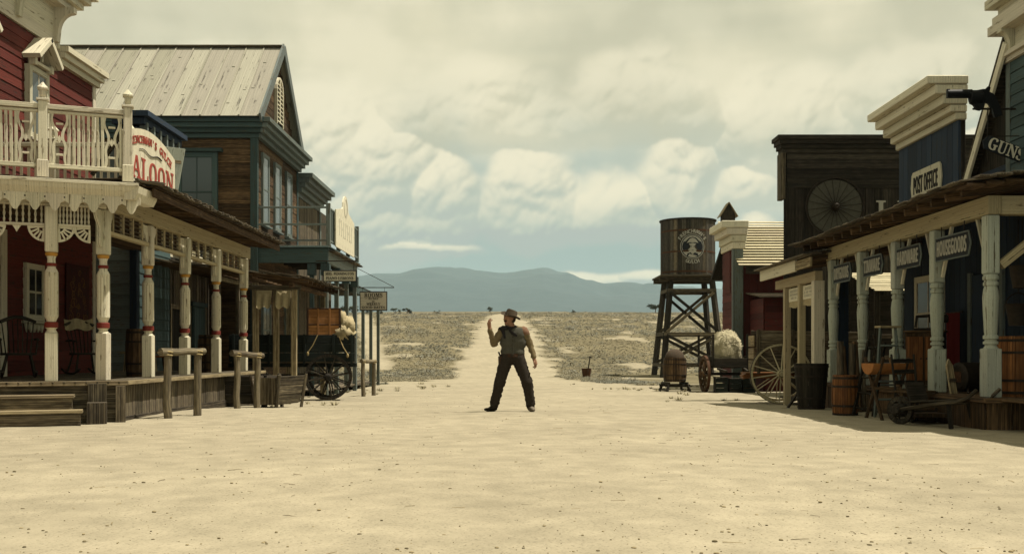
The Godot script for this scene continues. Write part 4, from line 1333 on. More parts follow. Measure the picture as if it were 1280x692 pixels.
	bx(t, "balcony_beam", BX - 0.1, BX, 3.66, 4.1, 29.54, 35.0, M.blue_grey_paint)
	bx(t, "balcony_lip", FX, BX + 0.1, 4.1, 4.128, 29.36, 35.06, M.teal_paint)
	for i in 28: bx(t, "edge_shake", BX + 0.0, BX + 0.2 + rr(-0.03, 0.03), 4.0 + rr(0, 0.02), 4.03, 29.5 + i * 0.2, 29.68 + i * 0.2, M.grey_wood)
	for i in 9: bx(t, "joist", FX, BX - 0.1, 3.9, 4.08, 29.9 + i * 0.6, 29.98 + i * 0.6, M.dark_wood)
	for y in [5.27, 4.77, 4.3]: bx(t, "rail", FX + 0.05, BX, y, y + 0.055, 29.45, 29.5, M.blue_grey_paint)
	bx(t, "rail_post", BX - 0.06, BX + 0.06, 4.17, 5.42, 29.42, 29.54, M.blue_grey_paint)
	for d in [31.2, 33.0, 34.95]: bx(t, "rail_post", BX - 0.06, BX + 0.06, 4.17, 5.42, d - 0.06, d + 0.06, M.blue_grey_paint)
	for y in [5.27, 4.3]: bx(t, "rail", BX - 0.03, BX + 0.03, y, y + 0.055, 29.54, 34.9, M.blue_grey_paint)
	for i in 30: bx(t, "baluster", BX - 0.02, BX + 0.02, 4.3, 5.27, 29.7 + i * 0.175, 29.74 + i * 0.175, M.blue_grey_paint)
	for d in [29.55, 31.35, 33.2, 34.95]:
		bx(t, "porch_post", BX - 0.15, BX - 0.02, -0.5, 3.66, d - 0.06, d + 0.06, M.blue_grey_paint)
		bx(t, "post_capital", BX - 0.22, BX + 0.04, 3.3, 3.65, d - 0.12, d + 0.12, M.teal_paint)
	bx(t, "porch_post", -5.98, -5.86, -0.5, 3.66, 29.5, 29.62, M.teal_paint)
	bx(t, "post_capital", -6.04, -5.8, 3.3, 3.64, 29.45, 29.67, M.teal_paint)
	for i in 9: bx(t, "walk_plank", FX + i * 0.23, FX + 0.22 + i * 0.23, -0.12, -0.08, 29.4, 35, M.grey_wood)
	for d in [30.4, 33.4]: glaze(t, at(FX + 0.03, 0.9, d, PI / 2), 1.0, 1.6, M.blue_grey_paint, M.dark_glass, 2, 2)
	rebase(t, V(-7.5, -0.3, 32))
	# the board standing on its balcony
	t = thing("balcony_sign", "arched white sign board with faded lettering on the house balcony rail", "sign", V(-5.33, 4.22, 31.9), PI / 2)
	var sb := MB.new()
	var pp := PackedVector2Array([Vector2(-1.75, 0), Vector2(1.75, 0), Vector2(1.75, 1.12), Vector2(0.6, 1.3)])
	for i in 9: pp.append(Vector2(cos(PI * i / 8) * 0.5, 1.36 + sin(PI * i / 8) * 0.42))
	pp.append(Vector2(-0.6, 1.3)); pp.append(Vector2(-1.75, 1.12))
	sb.prism(Transform3D(), pp, 0.04)
	mk(t, "board", sb, M.white_paint)
	for i in 7:
		var q := MB.new()
		q.box(Transform3D(Basis(), Vector3(-1.15 + i * 0.38, 0.66, 0.022)), Vector3(0.09, 0.5, 0.012))
		q.box(Transform3D(Basis(), Vector3(-1.05 + i * 0.38, 0.88 - 0.22 * (i % 3), 0.023)), Vector3(0.16, 0.08, 0.012))
		mk(t, "faded_letter", q, M.worn_letter)
	var q2 := MB.new()
	q2.lathe(Transform3D(Basis(Vector3.RIGHT, PI / 2), Vector3(0, 1.4, 0.02)), [Vector2(0.26, 0), Vector2(0.3, 0), Vector2(0.3, 0.012), Vector2(0.26, 0.012)], 20, false, false)
	mk(t, "faded_ring", q2, M.worn_letter)
	# grey shop behind, with its own cornice and porch
	t = thing("grey_shop", "weathered grey plank shop with deep moulded cornice beyond the house", "shop")
	bx(t, "wall", -14, -7.6, -0.6, 6.6, 35.1, 42.0, M.grey_wood)
	boards_v(t, V(-7.56, 0, 35.1), V(-7.56, 0, 39.2), -0.4, 6.5, 16, M.grey_wood, 0.03, 0.01)
	for k in 5: bx(t, "cornice", -8.3, -7.5 + k * 0.13, 6.5 + k * 0.16, 6.66 + k * 0.16, 35.08 - (k * 0.03), 39.1 + k * 0.08, M.blue_grey_paint)
	bx(t, "corner_board", -7.6, -7.5, -0.4, 6.5, 39.1, 39.3, M.blue_grey_paint)
	for i in 12: bx(t, "porch_roof_board", -7.5 + i * 0.16, -7.35 + i * 0.16, 3.42, 3.45, 35.2, 42.5, M.dark_wood)
	bx(t, "porch_beam", -5.75, -5.6, 3.15, 3.42, 35.2, 42.5, M.teal_paint)
	for d in [36.2, 38.1, 40.2, 42.4]: bx(t, "porch_post", -5.74, -5.62, -0.6, 3.15, d - 0.06, d + 0.06, M.blue_grey_paint)
	for i in 8: bx(t, "walk_plank", -7.5 + i * 0.23, -7.28 + i * 0.23, -0.2, -0.16, 35.2, 42.4, M.grey_wood)
	rebase(t, V(-7.5, -0.3, 38))
	# two hanging signs
	t = thing("hanging_sign", "small white hanging sign for piano lessons under the balcony", "sign", V(-5.05, 3.1, 29.3), 0.0, "hanging signs of the far porches")
	pc(t, "board", Vector3(0.95, 0.32, 0.03), Transform3D(Basis(), Vector3(0, 0.16, 0)), M.white_paint)
	for y in [0.005, 0.315]: pc(t, "frame", Vector3(0.99, 0.03, 0.045), Transform3D(Basis(), Vector3(0, y, 0)), M.dark_board)
	for x in [-0.48, 0.48]: pc(t, "frame", Vector3(0.03, 0.28, 0.045), Transform3D(Basis(), Vector3(x, 0.16, 0)), M.dark_board)
	write(t, "MRS. PENNINGTON", 0.085, M.sign_black, Transform3D(Basis(), Vector3(0, 0.225, 0.018)), 0.84)
	write(t, "PIANO LESSONS", 0.085, M.sign_black, Transform3D(Basis(), Vector3(0, 0.095, 0.018)), 0.8)
	for x in [-0.4, 0.4]: beam(t, "hanger", Vector3(x, 0.33, 0), Vector3(x, 0.6, 0), 0.012, 0.012, M.iron)
	beam(t, "hanger_bar", Vector3(-0.7, 0.6, 0), Vector3(0.5, 0.6, 0), 0.03, 0.03, M.iron)
	t = thing("hanging_sign", "cream rooms sign hanging from an iron bar off the last porch", "sign", V(-5.02, 2.55, 36.2), 0.0, "hanging signs of the far porches")
	pc(t, "board", Vector3(0.95, 0.66, 0.035), Transform3D(Basis(), Vector3(0, 0.33, 0)), M.white_paint)
	for y in [0.0, 0.66]: pc(t, "frame", Vector3(1.0, 0.035, 0.05), Transform3D(Basis(), Vector3(0, y, 0)), M.dark_board)
	for x in [-0.485, 0.485]: pc(t, "frame", Vector3(0.03, 0.62, 0.05), Transform3D(Basis(), Vector3(x, 0.33, 0)), M.dark_board)
	for l in [["ROOMS", 0.15, 0.54, 0.66], ["BY DAY", 0.07, 0.415, 0.36], ["or", 0.06, 0.32, 0.1], ["WEEKLY", 0.09, 0.225, 0.5], ["GOOD RATES", 0.09, 0.1, 0.84]]:
		write(t, l[0], l[1], M.sign_black, Transform3D(Basis(), Vector3(0, l[2], 0.021)), l[3])
	beam(t, "hanger_bar", Vector3(-0.7, 0.82, 0), Vector3(0.75, 0.82, 0), 0.03, 0.03, M.iron)
	for x in [-0.4, 0.4]: beam(t, "hanger", Vector3(x, 0.66, 0), Vector3(x, 0.82, 0), 0.012, 0.012, M.iron)
	beam(t, "stay", Vector3(-0.65, 1.55, 0), Vector3(0.74, 0.84, 0), 0.02, 0.02, M.iron)

# ---------------------------------------------------------------- the other side of the street
func store_post(p: Node3D, xf: Transform3D, h: float) -> void:
	# plainer turned post, pale blue-grey, with two slim braces under the beam
	xf.basis = xf.basis * Basis.from_scale(Vector3(0.9, 1, 0.9))
	var o := pc(p, "porch_post", Vector3(0.235, 0.66, 0.235), xf * Transform3D(Basis(), Vector3(0, 0.33, 0)), M.pale_blue_paint, 0.014)
	var q := Transform3D(Basis(), Vector3(0, -0.33, 0))
	part(o, "turning", lath([Vector2(0.11, 0.66), Vector2(0.085, 0.69), Vector2(0.085, 0.71), Vector2(0.108, 0.72), Vector2(0.108, 0.75), Vector2(0.085, 0.765), Vector2(0.085, 0.78), Vector2(0.11, 0.79), Vector2(0.11, 0.83), Vector2(0.088, 0.845), Vector2(0.094, 0.88), Vector2(0.112, 1.2), Vector2(0.118, 1.35), Vector2(0.105, 1.45), Vector2(0.09, 1.5), Vector2(0.108, 1.51), Vector2(0.108, 1.55), Vector2(0.092, 1.56), Vector2(0.092, 1.58), Vector2(0.115, 1.59), Vector2(0.115, 1.63), Vector2(0.1, 1.645), Vector2(0.1, 1.66)], 20), M.pale_blue_paint, q)
	part(o, "head_block", boxmesh(Vector3(0.2, h - 1.66, 0.2), 0.02), M.pale_blue_paint, q * Transform3D(Basis(), Vector3(0, (h + 1.66) / 2, 0)))

func general_store() -> void:
	var t := thing("general_store", "dark boarded general store with long shake porch roof on pale turned posts", "shop")
	var WX := 8.3
	var Y := 0.42
	bx(t, "wall", WX + 0.04, 16, -0.6, 4.2, 8.0, 21.1, M.navy_paint)
	boards_v(t, V(WX, 0, 21.1), V(WX, 0, 8.0), Y, 3.4, 60, M.navy_paint, 0.03, 0.006)
	boards_v(t, V(WX, 0, 21.13), V(12.5, 0, 21.13), -0.3, 4.2, 22, M.navy_paint, 0.03, 0.006)
	# near teal clapboard front and its cornice
	bx(t, "upper_wall", WX + 0.04, 16, 3.3, 7.4, 8.0, 16.66, M.teal_paint)
	boards_h(t, V(WX, 0, 16.66), V(WX, 0, 8.0), 3.4, 5.85, 13, M.teal_paint, 0.03, 0.018, 1)
	bx(t, "corner_board", WX - 0.03, WX + 0.1, 3.3, 5.85, 16.6, 16.74, M.blue_grey_paint)
	for k in 2: bx(t, "cornice", WX - 0.07 - k * 0.06, WX + 0.4, 5.85 + k * 0.08, 5.93 + k * 0.08, 8, 16.76 + k * 0.06, M.cream_paint)
	boards_h(t, V(WX - 0.02, 0, 16.68), V(WX - 0.02, 0, 8.0), 6.02, 6.35, 2, M.cream_paint, 0.03, 0.003, 1)
	bx(t, "frieze_end", WX - 0.03, WX + 0.5, 6.02, 6.35, 16.62, 16.72, M.cream_paint)
	for k in 4: bx(t, "cornice", WX - [0.26, 0.2, 0.12, 0.3][k], WX + 0.4, 6.35 + k * 0.15, 6.5 + k * 0.15, 8, 16.8 + [0.1, 0.06, 0.02, 0.12][k], M.cream_paint)
	for d in [16.5, 14.4, 12.3]:
		var b := MB.new()
		var poly := PackedVector2Array([Vector2(0, -0.34), Vector2(-0.06, -0.34)])
		for i in 9:
			var a := PI / 2 * i / 8
			poly.append(Vector2(-0.2 + 0.13 * cos(a), -0.25 + 0.2 * sin(a)))
		poly.append(Vector2(-0.22, -0.05)); poly.append(Vector2(-0.22, 0)); poly.append(Vector2(0, 0))
		b.prism(Transform3D(), poly, 0.14)
		mk(t, "bracket", b, M.cream_paint, at(WX - 0.04, 6.35, d))
	# porch deck
	for i in 14: bx(t, "deck_plank", 6.26 + i * 0.148, 6.4 + i * 0.148, Y - 0.035, Y, 8.0 if i > 0 else 13.2, 20.6, M.brown_wood)
	bx(t, "deck_lip", 6.2, 6.26, Y - 0.06, Y + 0.003, 13.14, 20.6, M.brown_wood)
	boards_v(t, V(6.25, 0, 20.55), V(6.25, 0, 13.2), -0.4, Y - 0.06, 26, M.brown_wood, 0.03, 0.006)
	boards_v(t, V(6.27, 0, 13.2), V(9, 0, 13.2), -0.3, Y - 0.06, 8, M.brown_wood, 0.03, 0.008)
	bx(t, "deck_lip", 6.2, 9, Y - 0.06, Y + 0.004, 13.08, 13.14, M.brown_wood)
	bx(t, "step", 5.75, 6.2, 0.1, 0.16, 14.2, 15.4, M.brown_wood)
	# posts, beam, braces
	var top := 2.88
	for d in [13.5, 15.2, 16.76, 18.42, 20.1]:
		store_post(t, at(6.47, Y, d), top - Y)
		for s in ([-1, 1] if d > 14 else [1]): beam(t, "brace", V(6.5, top - 0.72, d + s * 0.12), V(6.5, top + 0.01, d + s * 0.45), 0.045, 0.05, M.cream_paint)
	bx(t, "beam", 6.38, 6.56, top, 3.13, 13.38, 20.3, M.tan_paint)
	bx(t, "cross_beam", 6.565, 9.0, top, 3.13, 13.4, 13.58, M.tan_paint)
	beam(t, "cross_brace", V(6.6, 2.2, 13.5), V(7.5, 2.92, 13.5), 0.12, 0.08, M.tan_paint)
	# roof: rafters, boards, ragged edge
	for i in 16: beam(t, "rafter", V(5.98, 3.15, 13.3 + i * 0.48), V(8.3, 3.44, 13.3 + i * 0.48), 0.11, 0.07, M.brown_wood)
	for i in 10: beam(t, "roof_board", V(6.02 + i * 0.25, 3.232 + i * 0.031, 13.0), V(6.02 + i * 0.25, 3.232 + i * 0.031, 20.9), 0.03, 0.245, M.brown_wood)
	for i in 12: beam(t, "near_roof_board", V(6.0 + i * 0.25, 3.19 + i * 0.031, 12.9), V(6.0 + i * 0.25, 3.19 + i * 0.031, 13.25), 0.04, 0.24, M.brown_wood)
	for i in 40:
		var d := 13.0 + i * 0.2
		var xf := at(5.98 + rr(-0.03, 0.03), 3.255 + 0.012 * sin(i * 0.35) + rr(0, 0.01), d, rr(-0.03, 0.03))
		xf.basis = xf.basis * Basis(Vector3(0, 0, 1), 0.1)
		pc(t, "shake", Vector3(0.4, 0.024, 0.19), xf, M.grey_wood, 0.005)
	for i in 12:
		pc(t, "shake", Vector3(0.22, 0.03, 0.4), at(6.1 + i * 0.22, 3.29 + i * 0.027, 12.98 + rr(-0.03, 0.03)), M.grey_wood, 0.005)
	# openings in the dark wall
	glaze(t, at(WX - 0.03, 1.05, 19.75, -PI / 2), 1.3, 1.5, M.cream_paint, M.curtain_glass, 2, 2, 0.12, 0.06)
	glaze(t, at(WX - 0.03, 1.35, 14.2, -PI / 2), 0.9, 1.2, M.cream_paint, M.dark_glass, 2, 2, 0.12, 0.06)
	var dr := bx(t, "door", WX - 0.06, WX - 0.02, Y, 2.4, 16.9, 17.9, M.navy_paint)
	pc(dr, "handle", Vector3(0.05, 0.16, 0.03), Transform3D(Basis(), Vector3(-0.05, -0.05, 0.36)), M.iron)
	for d in [16.82, 17.98]: bx(t, "door_frame", WX - 0.08, WX - 0.02, Y, 2.45, d - 0.06, d + 0.06, M.blue_grey_paint)
	rebase(t, V(7.5, 0, 15))

	# post office false front above the porch
	t = thing("post_office", "navy plank false front with stepped cream cornice and a post office sign", "post office")
	boards_v(t, V(WX - 0.1, 0, 21.1), V(WX - 0.1, 0, 18.3), 3.42, 5.36, 12, M.navy_paint, 0.05, 0.006)
	bx(t, "backing", WX - 0.07, WX + 0.02, 3.42, 5.9, 18.32, 21.08, M.dark_wood)
	for k in 5:
		var o: float = [0.06, 0.16, 0.3, 0.45, 0.6][k]
		var y0: float = [5.28, 5.42, 5.56, 5.74, 5.92][k]
		bx(t, "cornice_step", WX - 0.13 - o, WX + 0.03, y0, ([5.42, 5.56, 5.74, 5.92, 6.08][k]) - 0.003, 18.28 - o * 0.12, 21.12 + o * 0.3, M.cream_paint, 0.02)
	rebase(t, V(WX, 3.42, 19.7))
	var s := thing("post_office_sign", "small white notched board lettered post office on the navy false front", "sign", V(WX - 0.15, 4.1, 19.66), -PI / 2)
	var b := MB.new()
	b.prism(Transform3D(), PackedVector2Array([Vector2(-0.68, 0.06), Vector2(-0.62, 0), Vector2(0.62, 0), Vector2(0.68, 0.06), Vector2(0.72, 0.26), Vector2(0.68, 0.5), Vector2(0.62, 0.56), Vector2(-0.62, 0.56), Vector2(-0.68, 0.5), Vector2(-0.72, 0.26)]), 0.03)
	mk(s, "board", b, M.white_paint)
	write(s, "POST OFFICE", 0.34, M.sign_black, Transform3D(Basis(), Vector3(0, 0.27, 0.02)), 1.14, false)

	# gunsmith: small dark gable between
	t = thing("gunsmith_house", "narrow dark gabled gunsmith house squeezed behind the porch roof", "house")
	var gp := MB.new()
	gp.prism(Transform3D(Basis(Vector3.UP, -PI / 2), Vector3.ZERO), PackedVector2Array([Vector2(-1.0, 0), Vector2(1.85, 0), Vector2(1.85, 2.7), Vector2(0.9, 2.7), Vector2(-1.0, 0.45)]), 4.0)
	mk(t, "wall", gp, M.dark_wood, at(WX + 2.05, 3.3, 17.35))
	boards_v(t, V(WX + 0.02, 0, 18.25), V(WX + 0.02, 0, 16.7), 3.3, 4.1, 8, M.dark_wood, 0.025, 0.006)
	beam(t, "barge_board", V(WX - 0.12, 3.4, 18.5), V(WX - 0.12, 6.15, 16.55), 0.16, 0.05, M.white_paint)
	beam(t, "roof_slab", V(WX + 1.9, 3.52, 18.52), V(WX + 1.9, 6.27, 16.57), 0.06, 4.1, M.grey_wood)
	rebase(t, V(WX, 3.3, 17.4))
	# revolver cut-out
	s = thing("revolver_sign", "big black cut-out revolver sign hanging high by the post office", "sign", V(7.6, 5.08, 16.4), 0.0)
	s.scale = Vector3(1.05, 1.3, 1.0)
	var gun := PackedVector2Array([Vector2(-0.44, 0.09), Vector2(-0.44, 0.2), Vector2(-0.40, 0.2), Vector2(-0.395, 0.185), Vector2(0.02, 0.185), Vector2(0.12, 0.2), Vector2(0.16, 0.2), Vector2(0.2, 0.235), Vector2(0.235, 0.22), Vector2(0.22, 0.165), Vector2(0.28, 0.14), Vector2(0.34, 0.07), Vector2(0.4, -0.06), Vector2(0.42, -0.13), Vector2(0.3, -0.16), Vector2(0.27, -0.06), Vector2(0.2, 0.02), Vector2(0.14, 0.03), Vector2(0.13, -0.03), Vector2(0.08, -0.07), Vector2(0.02, -0.06), Vector2(-0.03, 0.0), Vector2(-0.08, 0.02), Vector2(-0.1, 0.09)])
	b = MB.new()
	b.prism(Transform3D(), gun, 0.05)
	mk(s, "frame", b, M.black_paint)
	b = MB.new()
	b.lathe(Transform3D(Basis(Vector3(0, 0, 1), PI / 2), Vector3(0.02, 0.1, 0)), [Vector2(0.07, -0.1), Vector2(0.08, -0.09), Vector2(0.08, 0.09), Vector2(0.07, 0.1)], 16)
	mk(s, "cylinder", b, M.black_paint)
	b = MB.new()
	b.tube([Vector3(-0.43, 0.145, 0), Vector3(-0.05, 0.145, 0)], 0.05, 0.055, 12)
	mk(s, "barrel", b, M.black_paint)
	beam(s, "bracket", Vector3(0.7, -0.04, -0.04), Vector3(-0.02, -0.04, -0.04), 0.025, 0.025, M.iron)
	beam(s, "rod", Vector3(0.2, -0.03, 0.0), Vector3(0.2, -0.72, 0.0), 0.016, 0.016, M.iron)
	s = thing("guns_sign", "dark swinging board lettered guns below the black revolver", "sign", V(8.05, 4.32, 16.3), 0.0)
	var tilt := Basis(Vector3(0, 0, 1), -0.36)
	b = MB.new()
	b.prism(Transform3D(), PackedVector2Array([Vector2(-0.34, -0.1), Vector2(0.36, -0.1), Vector2(0.36, 0.13), Vector2(-0.34, 0.13), Vector2(-0.4, 0.015)]), 0.035)
	mk(s, "board", b, M.dark_board, Transform3D(tilt, Vector3.ZERO))
	write(s, "GUNS", 0.2, M.sign_white, Transform3D(tilt, tilt * Vector3(0.0, 0.015, 0.022)), 0.6)
	beam(s, "hook_bar", Vector3(-0.3, 0.23, 0), Vector3(0.4, 0.23, 0), 0.016, 0.016, M.iron)
	# boards hung under the beam
	var words := [["HOUSEGOODS", 14.42, 0.92], ["HARDWARE", 16.02, 0.8], ["TINWARE", 17.6, 0.74], ["DRYGOODS", 19.24, 0.8]]
	for w in words:
		var g := thing("porch_sign", "dark board lettered %s hung under the store porch beam" % w[0].to_lower(), "sign", V(6.36, 2.38, w[1]), -PI / 2, "boards hung under the store porch beam")
		var l: float = w[2] * 0.58
		b = MB.new()
		b.prism(Transform3D(), PackedVector2Array([Vector2(-l, 0), Vector2(l, 0), Vector2(l + 0.07, 0.17), Vector2(l, 0.34), Vector2(-l, 0.34)]), 0.035)
		mk(g, "board", b, M.dark_board)
		for e in [[-l, 0, l, 0], [-l, 0.34, l, 0.34], [l, 0, l + 0.07, 0.17], [l + 0.07, 0.17, l, 0.34], [-l, 0, -l, 0.34]]:
			beam(g, "edge", Vector3(e[0], e[1], 0.012), Vector3(e[2], e[3], 0.012), 0.022, 0.022, M.blue_grey_paint)
		write(g, w[0], 0.22, M.faded_grey, Transform3D(Basis(), Vector3(0, 0.17, 0.022)), l * 1.8, false)
		for x in [-l * 0.7, l * 0.7]: beam(g, "hanger", Vector3(x, 0.35, 0), Vector3(x, 0.5, 0), 0.015, 0.015, M.iron)

	# the lower porch that goes on beyond
	t = thing("low_porch", "low cream porch with square posts and two small boards past the store", "porch")
	bx(t, "fascia", 5.93, 5.98, 2.72, 2.96, 20.95, 23.9, M.cream_paint)
	bx(t, "fascia", 5.94, 5.985, 2.74, 2.93, 19.9, 20.94, M.pale_wood)
	bx(t, "beam", 6.22, 6.38, 2.5, 2.7, 20.5, 23.6, M.tan_paint)
	for i in 14: beam(t, "roof_board", V(5.9 + i * 0.2, 2.985 + i * 0.03, 19.95), V(5.9 + i * 0.2, 2.985 + i * 0.03, 24.0), 0.03, 0.19, M.grey_wood)
	for i in 9: beam(t, "rafter", V(5.99, 2.9, 20.2 + i * 0.45), V(8.7, 3.3, 20.2 + i * 0.45), 0.1, 0.06, M.brown_wood)
	for d in [22.85, 21.7]: bx(t, "post", 6.22, 6.36, -0.5, 2.5, d - 0.07, d + 0.07, M.tan_paint)
	bx(t, "post", 6.2, 6.42, -0.5, 2.5, 20.5, 20.7, M.cream_paint)
	bx(t, "post", 6.6, 6.95, -0.5, 2.7, 20.62, 20.74, M.navy_paint)
	for i in 10: bx(t, "deck_plank", 6.4 + i * 0.23, 6.62 + i * 0.23, -0.06, -0.02, 20.8, 24, M.grey_wood)
	rebase(t, V(6.5, -0.2, 22))
	for d in [21.15, 22.25]:
		var g := thing("porch_board", "small cream notice board under the low porch beam, %s the store" % ("nearest to" if d < 22 else "farthest from"), "sign", V(6.3, 2.16, d), -PI / 2, "small boards of the low porch")
		pc(g, "board", Vector3(0.86, 0.3, 0.03), Transform3D(Basis(), Vector3(0, 0.15, 0)), M.cream_paint)
		for row in 3:   # worn print, no longer readable
			for k in 9:
				if rng.randf() < 0.12: continue
				pc(g, "worn_print", Vector3(rr(0.025, 0.05), 0.05, 0.004), Transform3D(Basis(), Vector3(-0.3 + k * 0.075, 0.075 + row * 0.075, 0.017)), M.faded_grey, 0.001)
		var vb := MB.new()
		for i in 12:
			var f0 := i / 12.0
			var f1 := (i + 1) / 12.0
			vb.face(Vector3(-0.43 + 0.86 * f0, 0, 0.0), Vector3(-0.43 + 0.86 * f1, 0, 0.0), Vector3(-0.43 + 0.86 * f1, -0.1 - 0.05 * sin(f1 * PI), 0.03 * sin(f1 * 20)), Vector3(-0.43 + 0.86 * f0, -0.1 - 0.05 * sin(f0 * PI), 0.03 * sin(f0 * 20)))
		mk(g, "swag", vb, M.canvas)

	# dark false front with the wheel on its side
	t = thing("wheelwright_shop", "tall dark plank shop with a big wagon wheel fixed on its side wall", "shop")
	var D := 26.0
	bx(t, "wall", 9.7, 15, -0.6, 5.6, D + 0.3, 33.0, M.dark_wood)
	bx(t, "front_core", 7.16, 15, -0.6, 6.4, D + 0.03, D + 0.25, M.dark_wood)
	boards_v(t, V(7.14, 0, D), V(14.9, 0, D), -0.3, 5.35, 34, M.dark_wood, 0.03, 0.01)
	boards_h(t, V(7.14, 0, D - 0.02), V(14.9, 0, D - 0.02), 5.3, 6.3, 4, M.dark_wood, 0.03, 0.012, 1)
	bx(t, "corner_board", 7.06, 7.36, -0.4, 5.3, D - 0.08, D - 0.02, M.dark_wood)
	for k in 4: bx(t, "cornice", 7.02 - k * 0.05, 15.1, 6.2 + k * 0.11, 6.31 + k * 0.11, D - 0.08 - k * 0.05, D + 0.36 + k * 0.03, M.dark_wood)
	bx(t, "cornice_return", 6.98, 7.1, 5.0, 6.2, D - 0.1, D + 0.3, M.grey_wood)
	var ww := wheel(t, at(8.38, 4.8, D - 0.1), 0.77, 20, M.iron, M.iron, 0.45)
	b = MB.new()
	b.lathe(Transform3D(Basis(Vector3.RIGHT, PI / 2), Vector3.ZERO), [Vector2(0.0, -0.01), Vector2(0.7, -0.01), Vector2(0.7, 0.01), Vector2(0.0, 0.01)], 40)
	mk(ww, "backing_disc", b, M.smoked, Transform3D(Basis(), Vector3(0, 0, -0.04)))
	rebase(t, V(9, -0.3, D))
	for e in [["I", 9.58], ["L", 10.22]]:
		var g := thing("wall_letter", "large faded white letter %s nailed on the dark shop wall" % e[0], "letter", V(e[1], 4.7, D - 0.06), 0.0, "letters on the dark shop wall")
		part(g, "letter_block", lettering(e[0], 0.5, true, true, 0.04), M.faded_grey)
	# slatted lean-to in front of it, seen through the porch
	t = thing("slat_lean_to", "low lean-to with slatted roof between the store and the dark shop", "shed")
	for i in 10: beam(t, "slat", V(8.6, 2.5 + i * 0.06, 23.7 + i * 0.22), V(12.2, 2.5 + i * 0.06, 23.7 + i * 0.22), 0.025, 0.13, M.bleached_slat, 0.3)
	bx(t, "wall", 8.7, 12.1, -0.4, 2.5, 25.7, 25.9, M.dark_wood)
	for x in [8.7, 10.4, 12.1]: bx(t, "post", x - 0.06, x + 0.06, -0.4, 2.48, 23.75, 23.87, M.dark_wood)
	for i in 3: beam(t, "rail", V(8.6, 0.4 + i * 0.5, 23.8), V(10.4, 0.42 + i * 0.5, 23.8), 0.1, 0.04, M.grey_wood)
	rebase(t, V(10.4, -0.3, 24.8))

	# red barn
	t = thing("red_barn", "dark red plank barn with slatted pale roof and cream cornice", "barn")
	D = 36.0
	bx(t, "wall", 8.3, 16, -0.8, 4.1, D + 0.05, 37.8, M.barn_red)
	bx(t, "rear_wall", 9.5, 16, -0.8, 4.1, 37.82, 43, M.barn_red)
	boards_v(t, V(8.3, 0, D), V(15.9, 0, D), -0.4, 4.05, 28, M.barn_red, 0.03, 0.008)
	boards_h(t, V(8.0, 0, 37.9), V(8.0, 0, D), -0.3, 5.0, 20, M.barn_red, 0.03, 0.014, 0)
	bx(t, "front_core", 8.03, 8.28, -0.4, 5.4, D + 0.06, 37.85, M.barn_red)
	bx(t, "corner_board", 8.0, 8.32, -0.4, 5.1, D - 0.06, D - 0.01, M.blue_grey_paint)
	bx(t, "corner_board", 7.94, 7.99, -0.4, 5.1, D - 0.05, D + 0.12, M.blue_grey_paint)
	for k in 4: bx(t, "cornice", 7.93 - [0, 0.06, 0.22, 0.4][k], 8.4 + k * 0.03, 4.75 + k * 0.25, 5.0 + k * 0.25 - 0.003, D - 0.1 - k * 0.03, 37.95 + k * 0.06, M.cream_paint, 0.02)
	for i in 17:
		var f := i / 16.0
		beam(t, "roof_slat", V(8.05, 4.14 + f * 1.95, D - 0.5 + f * 3.5), V(16, 4.14 + f * 1.95, D - 0.5 + f * 3.5), 0.03, 0.185, M.bleached_slat, 0.3)
	var rd := MB.new()
	rd.prism(Transform3D(Basis(Vector3.UP, PI / 2), Vector3.ZERO), PackedVector2Array([Vector2(-3.4, -0.02), Vector2(3.4, -0.02), Vector2(0, 1.85)]), 6.2)
	mk(t, "roof_deck", rd, M.dark_wood, at(12.75, 4.1, 39.1))
	var rn := MB.new()
	rn.prism(Transform3D(Basis(Vector3.UP, -PI / 2), Vector3.ZERO), PackedVector2Array([Vector2(-3.4, -0.02), Vector2(0, 1.85), Vector2(0.02, 1.7), Vector2(-3.1, -0.02)]), 1.2)
	mk(t, "roof_deck", rn, M.dark_wood, at(9.02, 4.1, 39.1))
	bx(t, "eave_board", 8.34, 16, 3.82, 4.06, D - 0.42, D - 0.36, M.dark_wood)
	bx(t, "cupola_body", 7.75, 8.2, 5.74, 6.07, D + 0.7, D + 1.15, M.dark_wood)
	var cu := MB.new()
	cu.prism(Transform3D(), PackedVector2Array([Vector2(-0.24, 0), Vector2(0.24, 0), Vector2(0, 0.42)]), 0.44)
	mk(t, "cupola_gable", cu, M.dark_wood, at(7.97, 6.07, D + 0.92))
	for q in [-1, 1]: beam(t, "cupola_roof", V(7.97 + q * 0.0, 6.53, D + 0.92), V(7.97 + q * 0.33, 6.0, D + 0.92), 0.03, 0.56, M.pale_wood)
	bx(t, "shutter", 7.96, 7.995, 3.2, 4.7, D + 0.5, D + 1.4, M.barn_red)
	rebase(t, V(9, -0.4, D))
	t = thing("barn_lean_to", "low maroon board lean-to built against the barn", "shed")
	bx(t, "wall", 8.6, 12, -0.6, 2.9, 34.0, 35.9, M.barn_red)
	boards_h(t, V(8.6, 0, 33.97), V(12, 0, 33.97), -0.3, 2.85, 14, M.barn_red, 0.03, 0.012, 1)
	boards_h(t, V(8.57, 0, 35.9), V(8.57, 0, 34.0), -0.3, 2.85, 14, M.barn_red, 0.03, 0.012, 0)
	for i in 9: beam(t, "roof_board", V(8.4, 2.9 + i * 0.03, 33.8 + i * 0.26), V(12.2, 2.9 + i * 0.03, 33.8 + i * 0.26), 0.03, 0.25, M.grey_wood)
	rebase(t, V(10, -0.4, 35))

